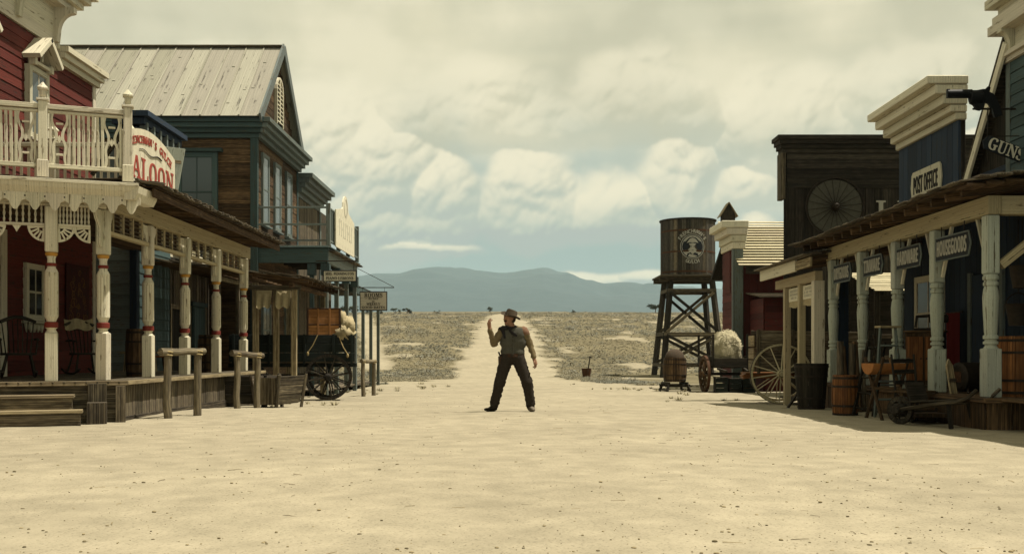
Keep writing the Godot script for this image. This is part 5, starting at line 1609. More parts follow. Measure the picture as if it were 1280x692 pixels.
func water_tower() -> void:
	var D := 59.0
	var CX := 10.38
	var t := thing("water_tower", "weathered plank water tank on braced timber legs at the edge of town", "water tower")
	var y0 := 5.5
	var R := 1.56
	var H := 3.2
	var n := 40
	for i in n:
		var an := TAU * i / n
		var xf := Transform3D(Basis(Vector3.UP, -an + PI / 2), V(CX, y0 + H / 2, D) + Vector3(cos(an), 0, sin(an)) * (R + rr(-0.012, 0.012)))
		pc(t, "stave", Vector3(TAU * R / n - 0.008, H + rr(-0.02, 0.06), 0.05), xf, M.tank_wood if i % 7 else M.grey_wood)
	var b := MB.new()
	b.lathe(Transform3D(), [Vector2(R - 0.04, 0.05), Vector2(R - 0.04, H - 0.1)], 32)
	mk(t, "lining", b, M.dark_wood, at(CX, y0, D))
	for f in [0.06, 0.42, 0.8]:
		mk(t, "hoop", hoop(R + 0.04, y0 + H * f, 0.1), M.rust, at(CX, 0, D))
	b = MB.new()
	b.lathe(Transform3D(), [Vector2(R + 0.1, 0), Vector2(R + 0.12, 0.07), Vector2(0.2, 0.16)], 32)
	mk(t, "lid", b, M.dark_wood, at(CX, y0 + H, D))
	for i in 14: bx(t, "floor_plank", CX - 1.85, CX + 1.85, y0 - 0.12, y0 - 0.02, D - 1.8 + i * 0.258, D - 1.8 + 0.25 + i * 0.258, M.grey_wood)
	for s in [-1.0, 1.0]:
		beam(t, "girder", V(CX - 1.85, y0 - 0.25, D + s * 1.2), V(CX + 1.85, y0 - 0.25, D + s * 1.2), 0.24, 0.2, M.grey_wood)
	for sx in [-1.0, 1.0]:
		for sd in [-1.0, 1.0]:
			var a := V(CX + sx * 1.75, gh(CX + sx * 1.75, D + sd * 1.75) - 0.15, D + sd * 1.75)
			var e := V(CX + sx * 1.2, y0 - 0.35, D + sd * 1.2)
			beam(t, "leg", a, e, 0.26, 0.26, M.dark_wood)
	for f in [0.13, 0.45, 0.9]:
		var r := lerpf(1.75, 1.2, f)
		var y := lerpf(-0.45, y0 - 0.35, f)
		for s in [-1.0, 1.0]:
			beam(t, "girt", V(CX - r - 0.15, y, D + s * (r + 0.14)), V(CX + r + 0.15, y, D + s * (r + 0.14)), 0.2, 0.08, M.grey_wood)
			beam(t, "girt", V(CX + s * (r + 0.14), y + 0.01, D - r), V(CX + s * (r + 0.14), y + 0.01, D + r), 0.2, 0.08, M.grey_wood)
	for q in [[0.15, 0.44], [0.47, 0.88]]:
		var ra := lerpf(1.75, 1.2, q[0])
		var rb := lerpf(1.75, 1.2, q[1])
		var ya := lerpf(-0.45, y0 - 0.35, q[0])
		var yb := lerpf(-0.45, y0 - 0.35, q[1])
		for s in [-1.0, 1.0]:
			beam(t, "cross_brace", V(CX - ra, ya, D + s * ra - 0.16), V(CX + rb, yb, D + s * rb - 0.16), 0.17, 0.06, M.grey_wood)
			beam(t, "cross_brace", V(CX + ra, ya, D + s * ra - 0.23), V(CX - rb, yb, D + s * rb - 0.23), 0.17, 0.06, M.dark_wood)
	# the painted emblem wrapped on the staves: bust in a two-cornered hat inside a ring, town name round it
	var ce := y0 + H * 0.5
	emblem(t, CX, ce, D, R)
	rebase(t, V(CX, -0.45, D))

func bend(p: Vector2, CX: float, ce: float, D: float, R: float) -> Vector3:
	return V(CX, ce + p.y, D) + Vector3(sin(p.x / R) * R, 0, cos(p.x / R) * R)

func patch(b: MB, poly: PackedVector2Array, CX: float, ce: float, D: float, R: float) -> void:
	# a flat painted shape bent round the tank
	var tr := Geometry2D.triangulate_polygon(poly)
	for i in range(0, tr.size(), 3):
		var q := []
		for k in 3: q.append(bend(poly[tr[i + k]], CX, ce, D, R))
		var nn: Vector3 = (q[0] + q[1] + q[2]) / 3.0 - V(CX, ce, D)
		nn.y = 0
		b.flat(q[0], q[1], q[2], nn.normalized())

func ring_poly(c: Vector2, r0: float, r1: float, a0: float, a1: float, n := 24) -> PackedVector2Array:
	var p := PackedVector2Array()
	for i in n + 1: p.append(c + Vector2(cos(lerpf(a0, a1, i / float(n))), sin(lerpf(a0, a1, i / float(n)))) * r1)
	for i in n + 1: p.append(c + Vector2(cos(lerpf(a1, a0, i / float(n))), sin(lerpf(a1, a0, i / float(n)))) * r0)
	return p

func emblem(t: Node3D, CX: float, ce: float, D: float, R: float) -> void:
	var b := MB.new()
	for i in 20:
		var a0 := TAU * i / 20
		patch(b, ring_poly(Vector2.ZERO, 0.0001, 0.72, a0, a0 + TAU / 20, 2), CX, ce, D, R + 0.05)
	var e := mk(t, "emblem_disc", b, M.faded_grey)
	b = MB.new()
	for i in 12:
		var a0 := TAU * i / 12
		patch(b, ring_poly(Vector2.ZERO, 0.63, 0.68, a0, a0 + TAU / 12, 3), CX, ce, D, R + 0.056)
	# dark background left and right of the bust, hat, collar
	for s in [-1.0, 1.0]:
		patch(b, PackedVector2Array([Vector2(s * 0.2, 0.3), Vector2(s * 0.52, 0.28), Vector2(s * 0.6, 0.0), Vector2(s * 0.56, -0.2), Vector2(s * 0.34, -0.18), Vector2(s * 0.22, -0.02)]), CX, ce, D, R + 0.057)
		patch(b, PackedVector2Array([Vector2(s * 0.05, 0.02), Vector2(s * 0.14, 0.02), Vector2(s * 0.13, -0.02), Vector2(s * 0.05, -0.02)]), CX, ce, D, R + 0.062)
	patch(b, PackedVector2Array([Vector2(-0.06, -0.2), Vector2(0.06, -0.2), Vector2(0.05, -0.225), Vector2(-0.05, -0.225)]), CX, ce, D, R + 0.062)
	patch(b, PackedVector2Array([Vector2(-0.34, -0.56), Vector2(0.34, -0.56), Vector2(0.3, -0.4), Vector2(0.12, -0.34), Vector2(0, -0.46), Vector2(-0.12, -0.34), Vector2(-0.3, -0.4)]), CX, ce, D, R + 0.06)
	patch(b, PackedVector2Array([Vector2(-0.52, 0.1), Vector2(-0.3, 0.16), Vector2(0, 0.2), Vector2(0.3, 0.16), Vector2(0.52, 0.1), Vector2(0.4, 0.3), Vector2(0.2, 0.5), Vector2(0, 0.55), Vector2(-0.2, 0.5), Vector2(-0.4, 0.3)]), CX, ce, D, R + 0.06)
	mk(t, "emblem_dark", b, M.dark_board)
	b = MB.new()
	patch(b, PackedVector2Array([Vector2(-0.34, 0.2), Vector2(-0.1, 0.25), Vector2(0.12, 0.25), Vector2(0.34, 0.2), Vector2(0.2, 0.4), Vector2(0, 0.46), Vector2(-0.2, 0.4)]), CX, ce, D, R + 0.064)
	mk(t, "emblem_light", b, M.faded_grey)
	for w in [["FRENCHMAN'S", 0.88, 2.2, 1.0], ["GULCH", 0.88, 0.9, -1.0]]:
		var txt: String = w[0]
		for i in txt.length():
			var an: float = lerpf(-w[2] / 2, w[2] / 2, (i + 0.5) / txt.length())
			var p2 := Vector2(sin(an) * w[1], cos(an) * w[1] * w[3])
			var ph := p2.x / R
			var pos := bend(p2, CX, ce, D, R + 0.055)
			var bs := Basis(Vector3.UP, ph) * Basis(Vector3(0, 0, 1), -an * w[3])
			part(t, "letter", lettering(txt[i], 0.21, false, true, 0.01), M.faded_grey, Transform3D(bs, pos))

# ---------------------------------------------------------------- things standing about
func rocker(called: String, label: String, pos: Vector3, turn: float, blanket: bool) -> void:
	var t := thing(called, label, "chair", pos, turn, "rocking chairs on the saloon porch")
	var m = M.dark_wood
	var b := MB.new()
	var sp := PackedVector2Array()
	for i in 16: sp.append(Vector2(cos(TAU * i / 16) * 0.27, sin(TAU * i / 16) * 0.24 + 0.02 * cos(TAU * i / 8)))
	b.prism(Transform3D(Basis(Vector3.RIGHT, -PI / 2), Vector3(0, 0.4, 0)), sp, 0.04)
	mk(t, "seat", b, m)
	for s in [-1, 1]:
		for f in [-1, 1]:
			b = MB.new()
			b.tube([Vector3(s * 0.17, 0.39, f * 0.14), Vector3(s * 0.24, 0.07, f * 0.22)], 0.018, 0.022, 7)
			mk(t, "leg", b, m)
		b = MB.new()
		var pts := []
		for i in 9:
			var f := i / 8.0
			pts.append(Vector3(s * 0.245, 0.03 + 0.16 * pow(f * 2 - 1, 2) * 0.55, lerpf(0.42, -0.52, f)))
		b.tube(pts, 0.022, 0.02, 6)
		mk(t, "rocker_rail", b, m)
		b = MB.new()
		b.tube([Vector3(s * 0.25, 0.4, 0.15), Vector3(s * 0.27, 0.62, 0.17)], 0.016, 0.014, 6)
		b.tube([Vector3(s * 0.27, 0.63, 0.24), Vector3(s * 0.28, 0.65, 0.0), Vector3(s * 0.25, 0.64, -0.26)], 0.022, 0.018, 6)
		mk(t, "arm", b, m)
	for i in 7:
		b = MB.new()
		var x := (i - 3) * 0.072
		b.tube([Vector3(x * 0.85, 0.41, -0.18), Vector3(x, 0.7, -0.26), Vector3(x * 1.1, 0.98 - absf(x) * 0.25, -0.36)], 0.011, 0.009, 6)
		mk(t, "spindle", b, m)
	b = MB.new()
	var rail := []
	for i in 9: rail.append(Vector3((i - 4) * 0.066, 1.02 - 0.016 * pow(absf(i - 4), 1.6) * 0.6, -0.37 + 0.005 * pow(i - 4, 2)))
	b.tube(rail, 0.03, 0.03, 8)
	mk(t, "crest_rail", b, m)
	if blanket:
		b = MB.new()
		for i in 12:
			for k in 6:
				var q := []
				for e in [[i, k], [i + 1, k], [i + 1, k + 1], [i, k + 1]]:
					var fx: float = e[0] / 12.0
					var fy: float = e[1] / 6.0
					q.append(Vector3(-0.27 + 0.54 * fx, 1.05 - 0.2 * fy - 0.02 * sin(fx * 11), -0.33 + 0.06 * fy + 0.012 * sin(fx * 23 + fy * 2)))
				b.face(q[0], q[1], q[2], q[3], true)
		mk(t, "blanket", b, M.canvas)

func hitch_rail(label: String, a: Vector3, c: Vector3) -> void:
	var t := thing("hitching_rail", label, "hitching rail", a, 0.0, "log hitching rails")
	var e := c - a
	for q in [Vector3.ZERO, e]:
		var b := MB.new()
		var pts := []
		for i in 6: pts.append(q + Vector3(rr(-0.012, 0.012), -0.3 + i * 0.268, rr(-0.012, 0.012)))
		b.tube(pts, 0.066, 0.056, 10, 0.05)
		mk(t, "post", b, M.log_wood)
	var b2 := MB.new()
	var d := e.normalized()
	var bar := []
	for i in 6: bar.append(Vector3(0, 1.03 + rr(-0.01, 0.01), 0) + (-d * 0.14).lerp(e + d * 0.14, i / 5.0))
	b2.tube(bar, 0.062, 0.054, 10, 0.05)
	mk(t, "bar", b2, M.log_wood)
	for q in [Vector3.ZERO, e]:
		var b := MB.new()
		var pts := []
		for i in 13: pts.append(q + Vector3(cos(i * 1.0) * 0.075, 0.98 + i * 0.008, sin(i * 1.0) * 0.075))
		b.tube(pts, 0.012, 0.012, 5)
		mk(t, "lashing", b, M.rope)

func trough(label: String, pos: Vector3, turn: float, m, len := 1.5) -> void:
	# flared box of planks: sloping ends, three boards a side
	var t := thing("plank_trough", label, "trough", pos, turn, "plank troughs by the porch")
	for s in [-1, 1]:
		for i in 3:
			var y := 0.1 + i * 0.19
			var z: float = s * (0.2 + i * 0.035)
			pc(t, "side_plank", Vector3(len + i * 0.08, 0.185, 0.03), Transform3D(Basis(Vector3.RIGHT, s * 0.18), Vector3(0, y + 0.08, z)), m)
		var b := MB.new()
		b.prism(Transform3D(Basis(Vector3.UP, PI / 2) , Vector3(s * (len / 2 - 0.06), 0, 0)), PackedVector2Array([Vector2(-0.18, 0.08), Vector2(0.18, 0.08), Vector2(0.27, 0.62), Vector2(-0.27, 0.62)]), 0.035)
		mk(t, "end_panel", b, m)
		for z in [-0.24, 0.24]: beam(t, "corner_stake", Vector3(s * (len / 2), -0.05, z * 0.9), Vector3(s * (len / 2 + 0.06), 0.68, z * 1.3), 0.06, 0.06, m)
	pc(t, "bottom", Vector3(len - 0.1, 0.03, 0.36), Transform3D(Basis(), Vector3(0, 0.09, 0)), m)

func freight_wagon() -> void:
	var t := thing("freight_wagon", "dark green freight wagon with big spoked wheels parked by the pole porch", "wagon", V(-5.5, -0.22, 26.6), 0.14)
	# box: planks on each side, end gates; x runs along the wagon
	for s in [-1, 1]:
		for i in 3: pc(t, "side_plank", Vector3(3.2, 0.225, 0.035), Transform3D(Basis(), Vector3(-0.3, 1.12 + i * 0.235, s * 0.5)), M.wagon_green)
		for x in [-1.8, -0.9, 0.0, 0.75, 1.22]: pc(t, "stake", Vector3(0.06, 0.8, 0.04), Transform3D(Basis(), Vector3(x, 1.32, s * 0.54)), M.wagon_green)
	for x in [-1.9, 1.29]:
		for i in 3: pc(t, "gate_plank", Vector3(0.035, 0.225, 0.94), Transform3D(Basis(), Vector3(x, 1.12 + i * 0.235, 0)), M.wagon_green)
	for i in 5: pc(t, "floor_plank", Vector3(3.15, 0.035, 0.19), Transform3D(Basis(), Vector3(-0.3, 0.99, (i - 2) * 0.195)), M.grey_wood)
	for z in [-0.3, 0.3]: pc(t, "sill_beam", Vector3(3.3, 0.1, 0.09), Transform3D(Basis(), Vector3(-0.3, 0.91, z)), M.wagon_green)
	for x in [[0.62, 0.6], [-1.5, 0.48]]:
		beam(t, "axle", Vector3(x[0], x[1], -0.72), Vector3(x[0], x[1], 0.72), 0.09, 0.09, M.dark_wood)
		pc(t, "bolster", Vector3(0.14, 0.86 - x[1], 0.8), Transform3D(Basis(), Vector3(x[0], (0.86 + x[1]) / 2, 0)), M.wagon_green)
		for s in [-1, 1]: wheel(t, Transform3D(Basis(), Vector3(x[0], x[1], s * 0.66)), x[1] + 0.0, 12, M.dark_wood, M.iron)
	beam(t, "reach_pole", Vector3(0.6, 0.66, 0), Vector3(-1.6, 0.6, 0), 0.08, 0.08, M.dark_wood)
	beam(t, "tongue", Vector3(-1.6, 0.5, 0), Vector3(-2.9, 0.35, 0), 0.08, 0.08, M.dark_wood)
	for q in [[Vector3(0.35, 1.7, 0.56), Vector3(0.1, 1.25, 0.58)], [Vector3(0.9, 1.65, 0.56), Vector3(1.12, 1.2, 0.58)]]:
		var b := MB.new()
		b.tube([q[0], (q[0] + q[1]) / 2 + Vector3(0, -0.05, 0.02), q[1]], 0.014, 0.014, 5)
		b.ball(q[1] + Vector3(0, -0.04, 0), Vector3(0.035, 0.06, 0.03), 5, 8)
		mk(t, "rope", b, M.rope)
	# load
	var k := thing("shipping_trunk", "large orange brown banded trunk loaded on the green wagon", "trunk", V(-4.98, 1.31, 26.5), 0.14)
	for y in [0.0, 0.36]:
		pc(k, "chest", Vector3(0.86, 0.43, 0.6), Transform3D(Basis(), Vector3(0, y * 1.22 + 0.22, 0)), M.trunk_wood, 0.012)
	for x in [-0.415, 0.415]:
		for z in [-0.29, 0.29]: pc(k, "corner_strap", Vector3(0.05, 0.88, 0.05), Transform3D(Basis(), Vector3(x, 0.44, z)), M.leather)
	for y in [0.03, 0.44, 0.86]: pc(k, "band", Vector3(0.88, 0.035, 0.62), Transform3D(Basis(), Vector3(0, y, 0)), M.leather)
	for x in [-0.15, 0.15]: pc(k, "slat", Vector3(0.05, 0.85, 0.02), Transform3D(Basis(), Vector3(x, 0.44, 0.305)), M.trunk_wood)
	var g := thing("canvas_sacks", "heap of pale canvas sacks tied at the wagon end", "sacks", V(-4.42, 1.42, 26.4), 0.1)
	for e in [[Vector3(0, 0.14, 0), Vector3(0.26, 0.2, 0.26)], [Vector3(0.08, 0.33, -0.02), Vector3(0.2, 0.2, 0.2)], [Vector3(-0.06, 0.5, 0.0), Vector3(0.11, 0.2, 0.15)]]:
		var b := MB.new()
		b.ball(Vector3.ZERO, e[1], 24, 36)
		for i in b.v.size():
			var q := b.v[i]
			b.v[i] = q * (1.0 + 0.55 * town_noise.get_noise_3d(q.x * 34, q.y * 20, q.z * 34 + e[0].x * 90) + 0.4 * town_noise.get_noise_3d(q.x * 120, q.y * 30, q.z * 120)) + Vector3(0, -0.35 * absf(q.x), 0)
		mk(g, "sack", b, M.canvas, Transform3D(Basis(), e[0]))

func farm_wagon() -> void:
	var t := thing("farm_wagon", "grey plank farm wagon with tall thin spoked wheels beside the low porch", "wagon", V(7.15, -0.2, 24.3), -0.1)
	for s in [-1, 1]:
		for i in 4: pc(t, "side_plank", Vector3(2.6, 0.24, 0.03), Transform3D(Basis(Vector3(0, 0, 1), -0.02), Vector3(0.05, 0.86 + i * 0.25, s * 0.48)), M.grey_wood)
		for x in [-1.2, -0.4, 0.5]: pc(t, "stake", Vector3(0.07, 1.05, 0.05), Transform3D(Basis(), Vector3(x, 1.25, s * 0.52)), M.grey_wood)
	for i in 3: pc(t, "gate_plank", Vector3(0.03, 0.26, 0.92), Transform3D(Basis(), Vector3(-1.3, 0.9 + i * 0.3, 0)), M.pale_wood)
	for i in 4: pc(t, "floor_plank", Vector3(2.9, 0.035, 0.24), Transform3D(Basis(), Vector3(-0.05, 0.72, (i - 1.5) * 0.25)), M.orange_wood)
	pc(t, "sill_beam", Vector3(2.9, 0.1, 0.1), Transform3D(Basis(), Vector3(-0.05, 0.65, 0.3)), M.orange_wood)
	pc(t, "sill_beam", Vector3(2.9, 0.1, 0.1), Transform3D(Basis(), Vector3(-0.05, 0.65, -0.3)), M.orange_wood)
	beam(t, "axle", Vector3(-0.72, 0.72, -0.9), Vector3(-0.72, 0.72, 0.95), 0.08, 0.08, M.dark_wood)
	wheel(t, Transform3D(Basis(), Vector3(-0.72, 0.72, 0.8)), 0.72, 14, M.bleached_slat, M.iron, 0.8)
	wheel(t, Transform3D(Basis(), Vector3(-0.55, 0.72, -0.72)), 0.72, 14, M.bleached_slat, M.iron, 0.8)
	beam(t, "shaft", Vector3(-1.4, 0.7, 0.1), Vector3(-1.55, 0.62, 0.1), 0.1, 0.5, M.orange_wood)
	var p := thing("iron_pry_bar", "dark iron bar with wooden prop leaning by the farm wagon wheel", "bar", V(5.75, -0.05, 19.6), 0.0)
	beam(p, "bar", Vector3(-0.35, -0.03, 0.0), Vector3(0.25, 0.75, -0.25), 0.045, 0.045, M.iron)
	beam(p, "prop", Vector3(0.25, -0.05, -0.3), Vector3(0.05, 0.5, -0.15), 0.05, 0.05, M.dark_wood)

func hay_cart() -> void:
	var t := thing("hay_cart", "dark two wheeled cart standing in front of the red barn", "cart", V(7.2, -0.32, 34.2), 0.08)
	for i in 5: pc(t, "floor_plank", Vector3(0.22, 0.05, 1.9), Transform3D(Basis(), Vector3((i - 2) * 0.23, 0.85, 0)), M.dark_wood)
	for s in [-1, 1]:
		pc(t, "side_rail", Vector3(0.06, 0.34, 1.9), Transform3D(Basis(), Vector3(s * 0.58, 1.05, 0)), M.dark_wood)
		wheel(t, Transform3D(Basis(Vector3.UP, PI / 2), Vector3(s * 0.76, 0.62, 0.5)), 0.62, 12, M.brown_wood, M.rust, 1.6)
		for z in [0.9, -0.9]: pc(t, "stake", Vector3(0.07, 1.1, 0.06), Transform3D(Basis(), Vector3(s * 0.58, 1.4, z)), M.dark_wood)
	beam(t, "axle", Vector3(-0.8, 0.62, 0.5), Vector3(0.8, 0.62, 0.5), 0.09, 0.09, M.dark_wood)
	pc(t, "tail_board", Vector3(1.1, 0.3, 0.05), Transform3D(Basis(), Vector3(0, 1.0, 0.97)), M.dark_wood)
	for x in [-0.45, 0.45]: beam(t, "shaft", Vector3(x, 0.8, 1.0), Vector3(x * 0.8, 0.72, 1.7), 0.07, 0.07, M.dark_wood)
	var h := thing("hay_load", "tall loose heap of pale hay on the dark cart", "hay", V(7.3, 0.6, 34.0), 0.0)
	var b := MB.new()
	b.ball(Vector3(0, 0.5, 0), Vector3(0.46, 0.66, 0.7), 18, 24)
	for i in b.v.size():
		var q := b.v[i]
		var r := Vector3(q.x / 0.46, (q.y - 0.5) / 0.66, q.z / 0.7)
		var f := 1.0 / pow(pow(absf(r.x), 4.0) + pow(absf(r.y), 4.0) + pow(absf(r.z), 4.0), 0.25)
		b.v[i] = Vector3(0, 0.5, 0) + Vector3(r.x * 0.42, r.y * 0.6, r.z * 0.65) * lerpf(1.0, f, 0.75) * (1.0 + 0.25 * town_noise.get_noise_3d(q.x * 16, q.y * 16, q.z * 16))
	mk(h, "hay_core", b, M.hay)
	b = MB.new()
	for i in 5200:
		var an := rr(0, TAU)
		var la := rr(-0.6, 1.5)
		var n := Vector3(cos(la) * cos(an), sin(la), cos(la) * sin(an))
		var f4 := 1.0 / pow(pow(absf(n.x), 4.0) + pow(absf(n.y), 4.0) + pow(absf(n.z), 4.0), 0.25)
		var p := Vector3(0, 0.5, 0) + n * Vector3(0.42, 0.6, 0.65) * lerpf(1.0, f4, 0.75) * rr(0.94, 1.04) * (1.0 + 0.25 * town_noise.get_noise_3d(n.x * 7.4, n.y * 9.0 + 8.0, n.z * 11.0))
		var dir := Vector3(rng.randfn(), rng.randfn(), rng.randfn())
		dir = (dir - n * dir.dot(n) * 0.85).normalized() * rr(0.1, 0.24)
		var w := dir.cross(n).normalized() * 0.011
		var nn := (n + Vector3(0, 0.4, 0)).normalized()
		var o := b.put(p - dir * 0.5 - w, nn, Vector2(rr(0, 3), 0)); b.put(p - dir * 0.5 + w, nn, Vector2(rr(0, 3), 0)); b.put(p + dir * 0.5, nn, Vector2(rr(0, 3), 1))
		b.tri(o, o + 1, o + 2)
	var hs := mk(h, "hay_straws", b, M.hay)
	hs.set_meta("kind", "stuff")
	for e in [[-0.25, 0.5], [0.22, 0.46], [0.66, 0.5]]:
		var c := thing("wooden_crate", ["dark crate under the cart tail nearest the wheel", "dark middle crate under the hay cart", "dark crate under the cart nearest the barn"][int((e[0] + 0.25) / 0.4)], "crate", V(7.15 + e[0], -0.31, 33.05), 0.0, "crates under the hay cart")
		for i in 3: pc(c, "slat", Vector3(0.4, e[1] / 3 - 0.015, 0.025), Transform3D(Basis(), Vector3(0, (i + 0.5) * e[1] / 3, 0.19)), M.wagon_green)
		for x in [-0.19, 0.19]:
			pc(c, "side", Vector3(0.025, e[1], 0.36), Transform3D(Basis(), Vector3(x, e[1] / 2, 0)), M.dark_wood)
		pc(c, "lid", Vector3(0.42, 0.025, 0.42), Transform3D(Basis(), Vector3(0, e[1] + 0.013, 0)), M.dark_wood)

func barrel_at(called: String, label: String, cat: String, pos: Vector3, r: float, h: float, m, group := "", bulge := 0.13, lid := true, turn := 0.0) -> Node3D:
	var t := thing(called, label, cat, pos, turn, group)
	barrel(t, r, h, m, M.iron, 18, bulge, lid)
	return t

func ladder(label: String, a: Vector3, top: Vector3, w: float, rungs: int, m) -> void:
	var t := thing("ladder", label, "ladder", a, 0.0, "ladders leaning at the store")
	var e := top - a
	var side := e.cross(Vector3(0, 0, 1)).normalized()
	side = e.cross(side).normalized() if absf(side.y) > 0.8 else side
	side = Vector3(1, 0, 0.5).normalized()
	side = (side - e.normalized() * side.dot(e.normalized())).normalized()
	for s in [-1, 1]: beam(t, "stile", side * s * w / 2, e + side * s * w * 0.42, 0.07, 0.035, m)
	for i in rungs:
		var f := (i + 0.6) / rungs
		var b := MB.new()
		b.tube([e * f - side * w * 0.5, e * f + side * w * 0.5], 0.018, 0.018, 6)
		mk(t, "rung", b, m)

func store_goods() -> void:
	# tub, barrel with offcuts, ladders
	var t := thing("wash_tub", "tall dark flared stave tub standing in shade before the low porch", "tub", V(5.6, -0.06, 18.7), 0.3)
	barrel(t, 0.24, 0.88, M.dark_wood, M.iron, 16, 0.0, false)
	for k in t.get_children():   # flare the staves
		var mi: MeshInstance3D = k
		var arr: Array = mi.mesh.surface_get_arrays(0)
		var vs: PackedVector3Array = arr[Mesh.ARRAY_VERTEX]
		for i in vs.size():
			var f := 1.0 + 0.32 * vs[i].y / 0.88
			vs[i] = Vector3(vs[i].x * f, vs[i].y, vs[i].z * f)
		arr[Mesh.ARRAY_VERTEX] = vs
		var nm := ArrayMesh.new()
		nm.add_surface_from_arrays(Mesh.PRIMITIVE_TRIANGLES, arr)
		mi.mesh = nm
	barrel_at("nail_keg", "brown stave keg with thin wire hoops on the ground by the ladders", "keg", V(5.42, -0.02, 16.25), 0.19, 0.68, M.orange_wood, "", 0.1, false)
	var sc := thing("wood_offcuts", "ragged upright split logs and offcuts standing behind the keg", "logs", V(5.85, 0.0, 17.3), 0.0)
	for i in 5:
		var b := MB.new()
		var x := -0.2 + i * 0.11
		b.tube([Vector3(x, 0, rr(-0.08, 0.08)), Vector3(x + rr(-0.03, 0.03), 0.6, rr(-0.05, 0.05)), Vector3(x + rr(-0.05, 0.05), rr(0.95, 1.25), 0)], rr(0.05, 0.075), rr(0.04, 0.06), 7, 0.12)
		mk(sc, "log", b, M.brown_wood if i % 2 else M.grey_wood)
	ladder("narrow dark ladder leaning beside the keg", V(5.6, -0.02, 15.95), V(5.95, 1.2, 16.3), 0.3, 5, M.dark_wood)
	var s := thing("step_ladder", "blue grey wooden stepladder open before the store porch", "stepladder", V(6.0, 0.0, 16.0), 0.15)
	for q in [-1, 1]:
		beam(s, "front_stile", Vector3(q * 0.22 - 0.12, 0, 0.25), Vector3(q * 0.13 + 0.02, 1.42, 0.0), 0.075, 0.03, M.blue_grey_paint)
		beam(s, "back_stile", Vector3(q * 0.24 + 0.22, 0, -0.3), Vector3(q * 0.13 + 0.06, 1.4, -0.06), 0.05, 0.03, M.blue_grey_paint)
	pc(s, "top_board", Vector3(0.36, 0.035, 0.2), Transform3D(Basis(), Vector3(0.04, 1.435, -0.03)), M.pale_wood)
	for i in 4:
		var f := (i + 1) / 5.0
		pc(s, "tread", Vector3(0.42 - f * 0.16, 0.03, 0.11), Transform3D(Basis(), Vector3(-0.12 + 0.14 * f, 1.42 * f, 0.25 - 0.25 * f)), M.blue_grey_paint)
	pc(s, "back_rung", Vector3(0.4, 0.03, 0.03), Transform3D(Basis(), Vector3(0.17, 0.5, -0.22)), M.blue_grey_paint)
	# rounded wooden cradle on crossed legs
	var c := thing("dough_trough", "rounded tan wooden trough resting on a crossed leg stand", "trough", V(5.72, 0.0, 15.3), 0.25)
	var b := MB.new()
	var prof := PackedVector2Array()
	for i in 13: prof.append(Vector2(cos(PI + PI * i / 12) * 0.16, sin(PI + PI * i / 12) * 0.17))
	for i in 13: prof.append(Vector2(cos(TAU - PI * i / 12) * 0.14, sin(TAU - PI * i / 12) * 0.15))
	b.prism(Transform3D(Basis(Vector3.UP, PI / 2), Vector3(0, 0.86, 0)), prof, 0.62)
	mk(c, "bowl", b, M.tan_leather)
	for x in [-0.3, 0.3]:
		b = MB.new()
		var hp := PackedVector2Array()
		for i in 13: hp.append(Vector2(cos(PI + PI * i / 12) * 0.155, sin(PI + PI * i / 12) * 0.165))
		b.prism(Transform3D(Basis(Vector3.UP, PI / 2), Vector3(x, 0.86, 0)), hp, 0.03)
		mk(c, "end_board", b, M.tan_leather)
	for x in [-0.22, 0.22]:
		beam(c, "leg", Vector3(x, 0, 0.24), Vector3(x, 0.95, -0.2), 0.05, 0.04, M.brown_wood)
		beam(c, "leg", Vector3(x + 0.045, 0, -0.24), Vector3(x + 0.045, 0.95, 0.2), 0.05, 0.04, M.brown_wood)
	beam(c, "stretcher", Vector3(-0.22, 0.48, 0.03), Vector3(0.26, 0.48, 0.03), 0.04, 0.04, M.brown_wood)
	# ladder-back chair
	var h := thing("ladder_back_chair", "dark ladder back chair with woven seat on the ground by the porch", "chair", V(5.95, 0.0, 14.75), 0.35)
	for x in [-0.2, 0.2]:
		b = MB.new()
		b.tube([Vector3(x, 0, -0.19), Vector3(x, 0.45, -0.18), Vector3(x * 1.04, 1.0, -0.26)], 0.022, 0.016, 8)
		mk(h, "back_post", b, M.dark_wood)
		b = MB.new()
		b.tube([Vector3(x * 1.1, 0, 0.19), Vector3(x * 1.1, 0.46, 0.19)], 0.022, 0.02, 8)
		mk(h, "leg", b, M.dark_wood)
		for y in [0.15, 0.3]:
			b = MB.new()
			b.tube([Vector3(x, y, -0.19), Vector3(x * 1.1, y, 0.19)], 0.012, 0.012, 6)
			mk(h, "stretcher", b, M.dark_wood)
	for y in [0.58, 0.74, 0.9]: pc(h, "slat", Vector3(0.39, 0.06, 0.014), Transform3D(Basis(), Vector3(0, y, -0.2 - (y - 0.45) * 0.11)), M.dark_wood)
	for y in [0.17, 0.3]:
		b = MB.new()
		b.tube([Vector3(-0.21, y, 0.19), Vector3(0.21, y, 0.19)], 0.012, 0.012, 6)
		mk(h, "stretcher", b, M.dark_wood)
	pc(h, "seat", Vector3(0.44, 0.035, 0.4), Transform3D(Basis(), Vector3(0, 0.45, 0)), M.brown_wood, 0.015)
	# wheelbarrow
	var w := thing("wheelbarrow", "old wooden wheelbarrow with curved handles in the porch shade", "wheelbarrow", V(5.84, 0.01, 13.75), -0.95)
	for q in [-1, 1]:
		b = MB.new()
		b.tube([Vector3(-0.55, 0.2, q * 0.07), Vector3(0.0, 0.3, q * 0.2), Vector3(0.45, 0.36, q * 0.27), Vector3(0.62, 0.42, q * 0.29), Vector3(0.74, 0.53, q * 0.29)], 0.03, 0.024, 8)
		mk(w, "handle", b, M.grey_wood)
		beam(w, "leg", Vector3(0.32, 0.33, q * 0.24), Vector3(0.38, 0.0, q * 0.27), 0.05, 0.05, M.dark_wood)
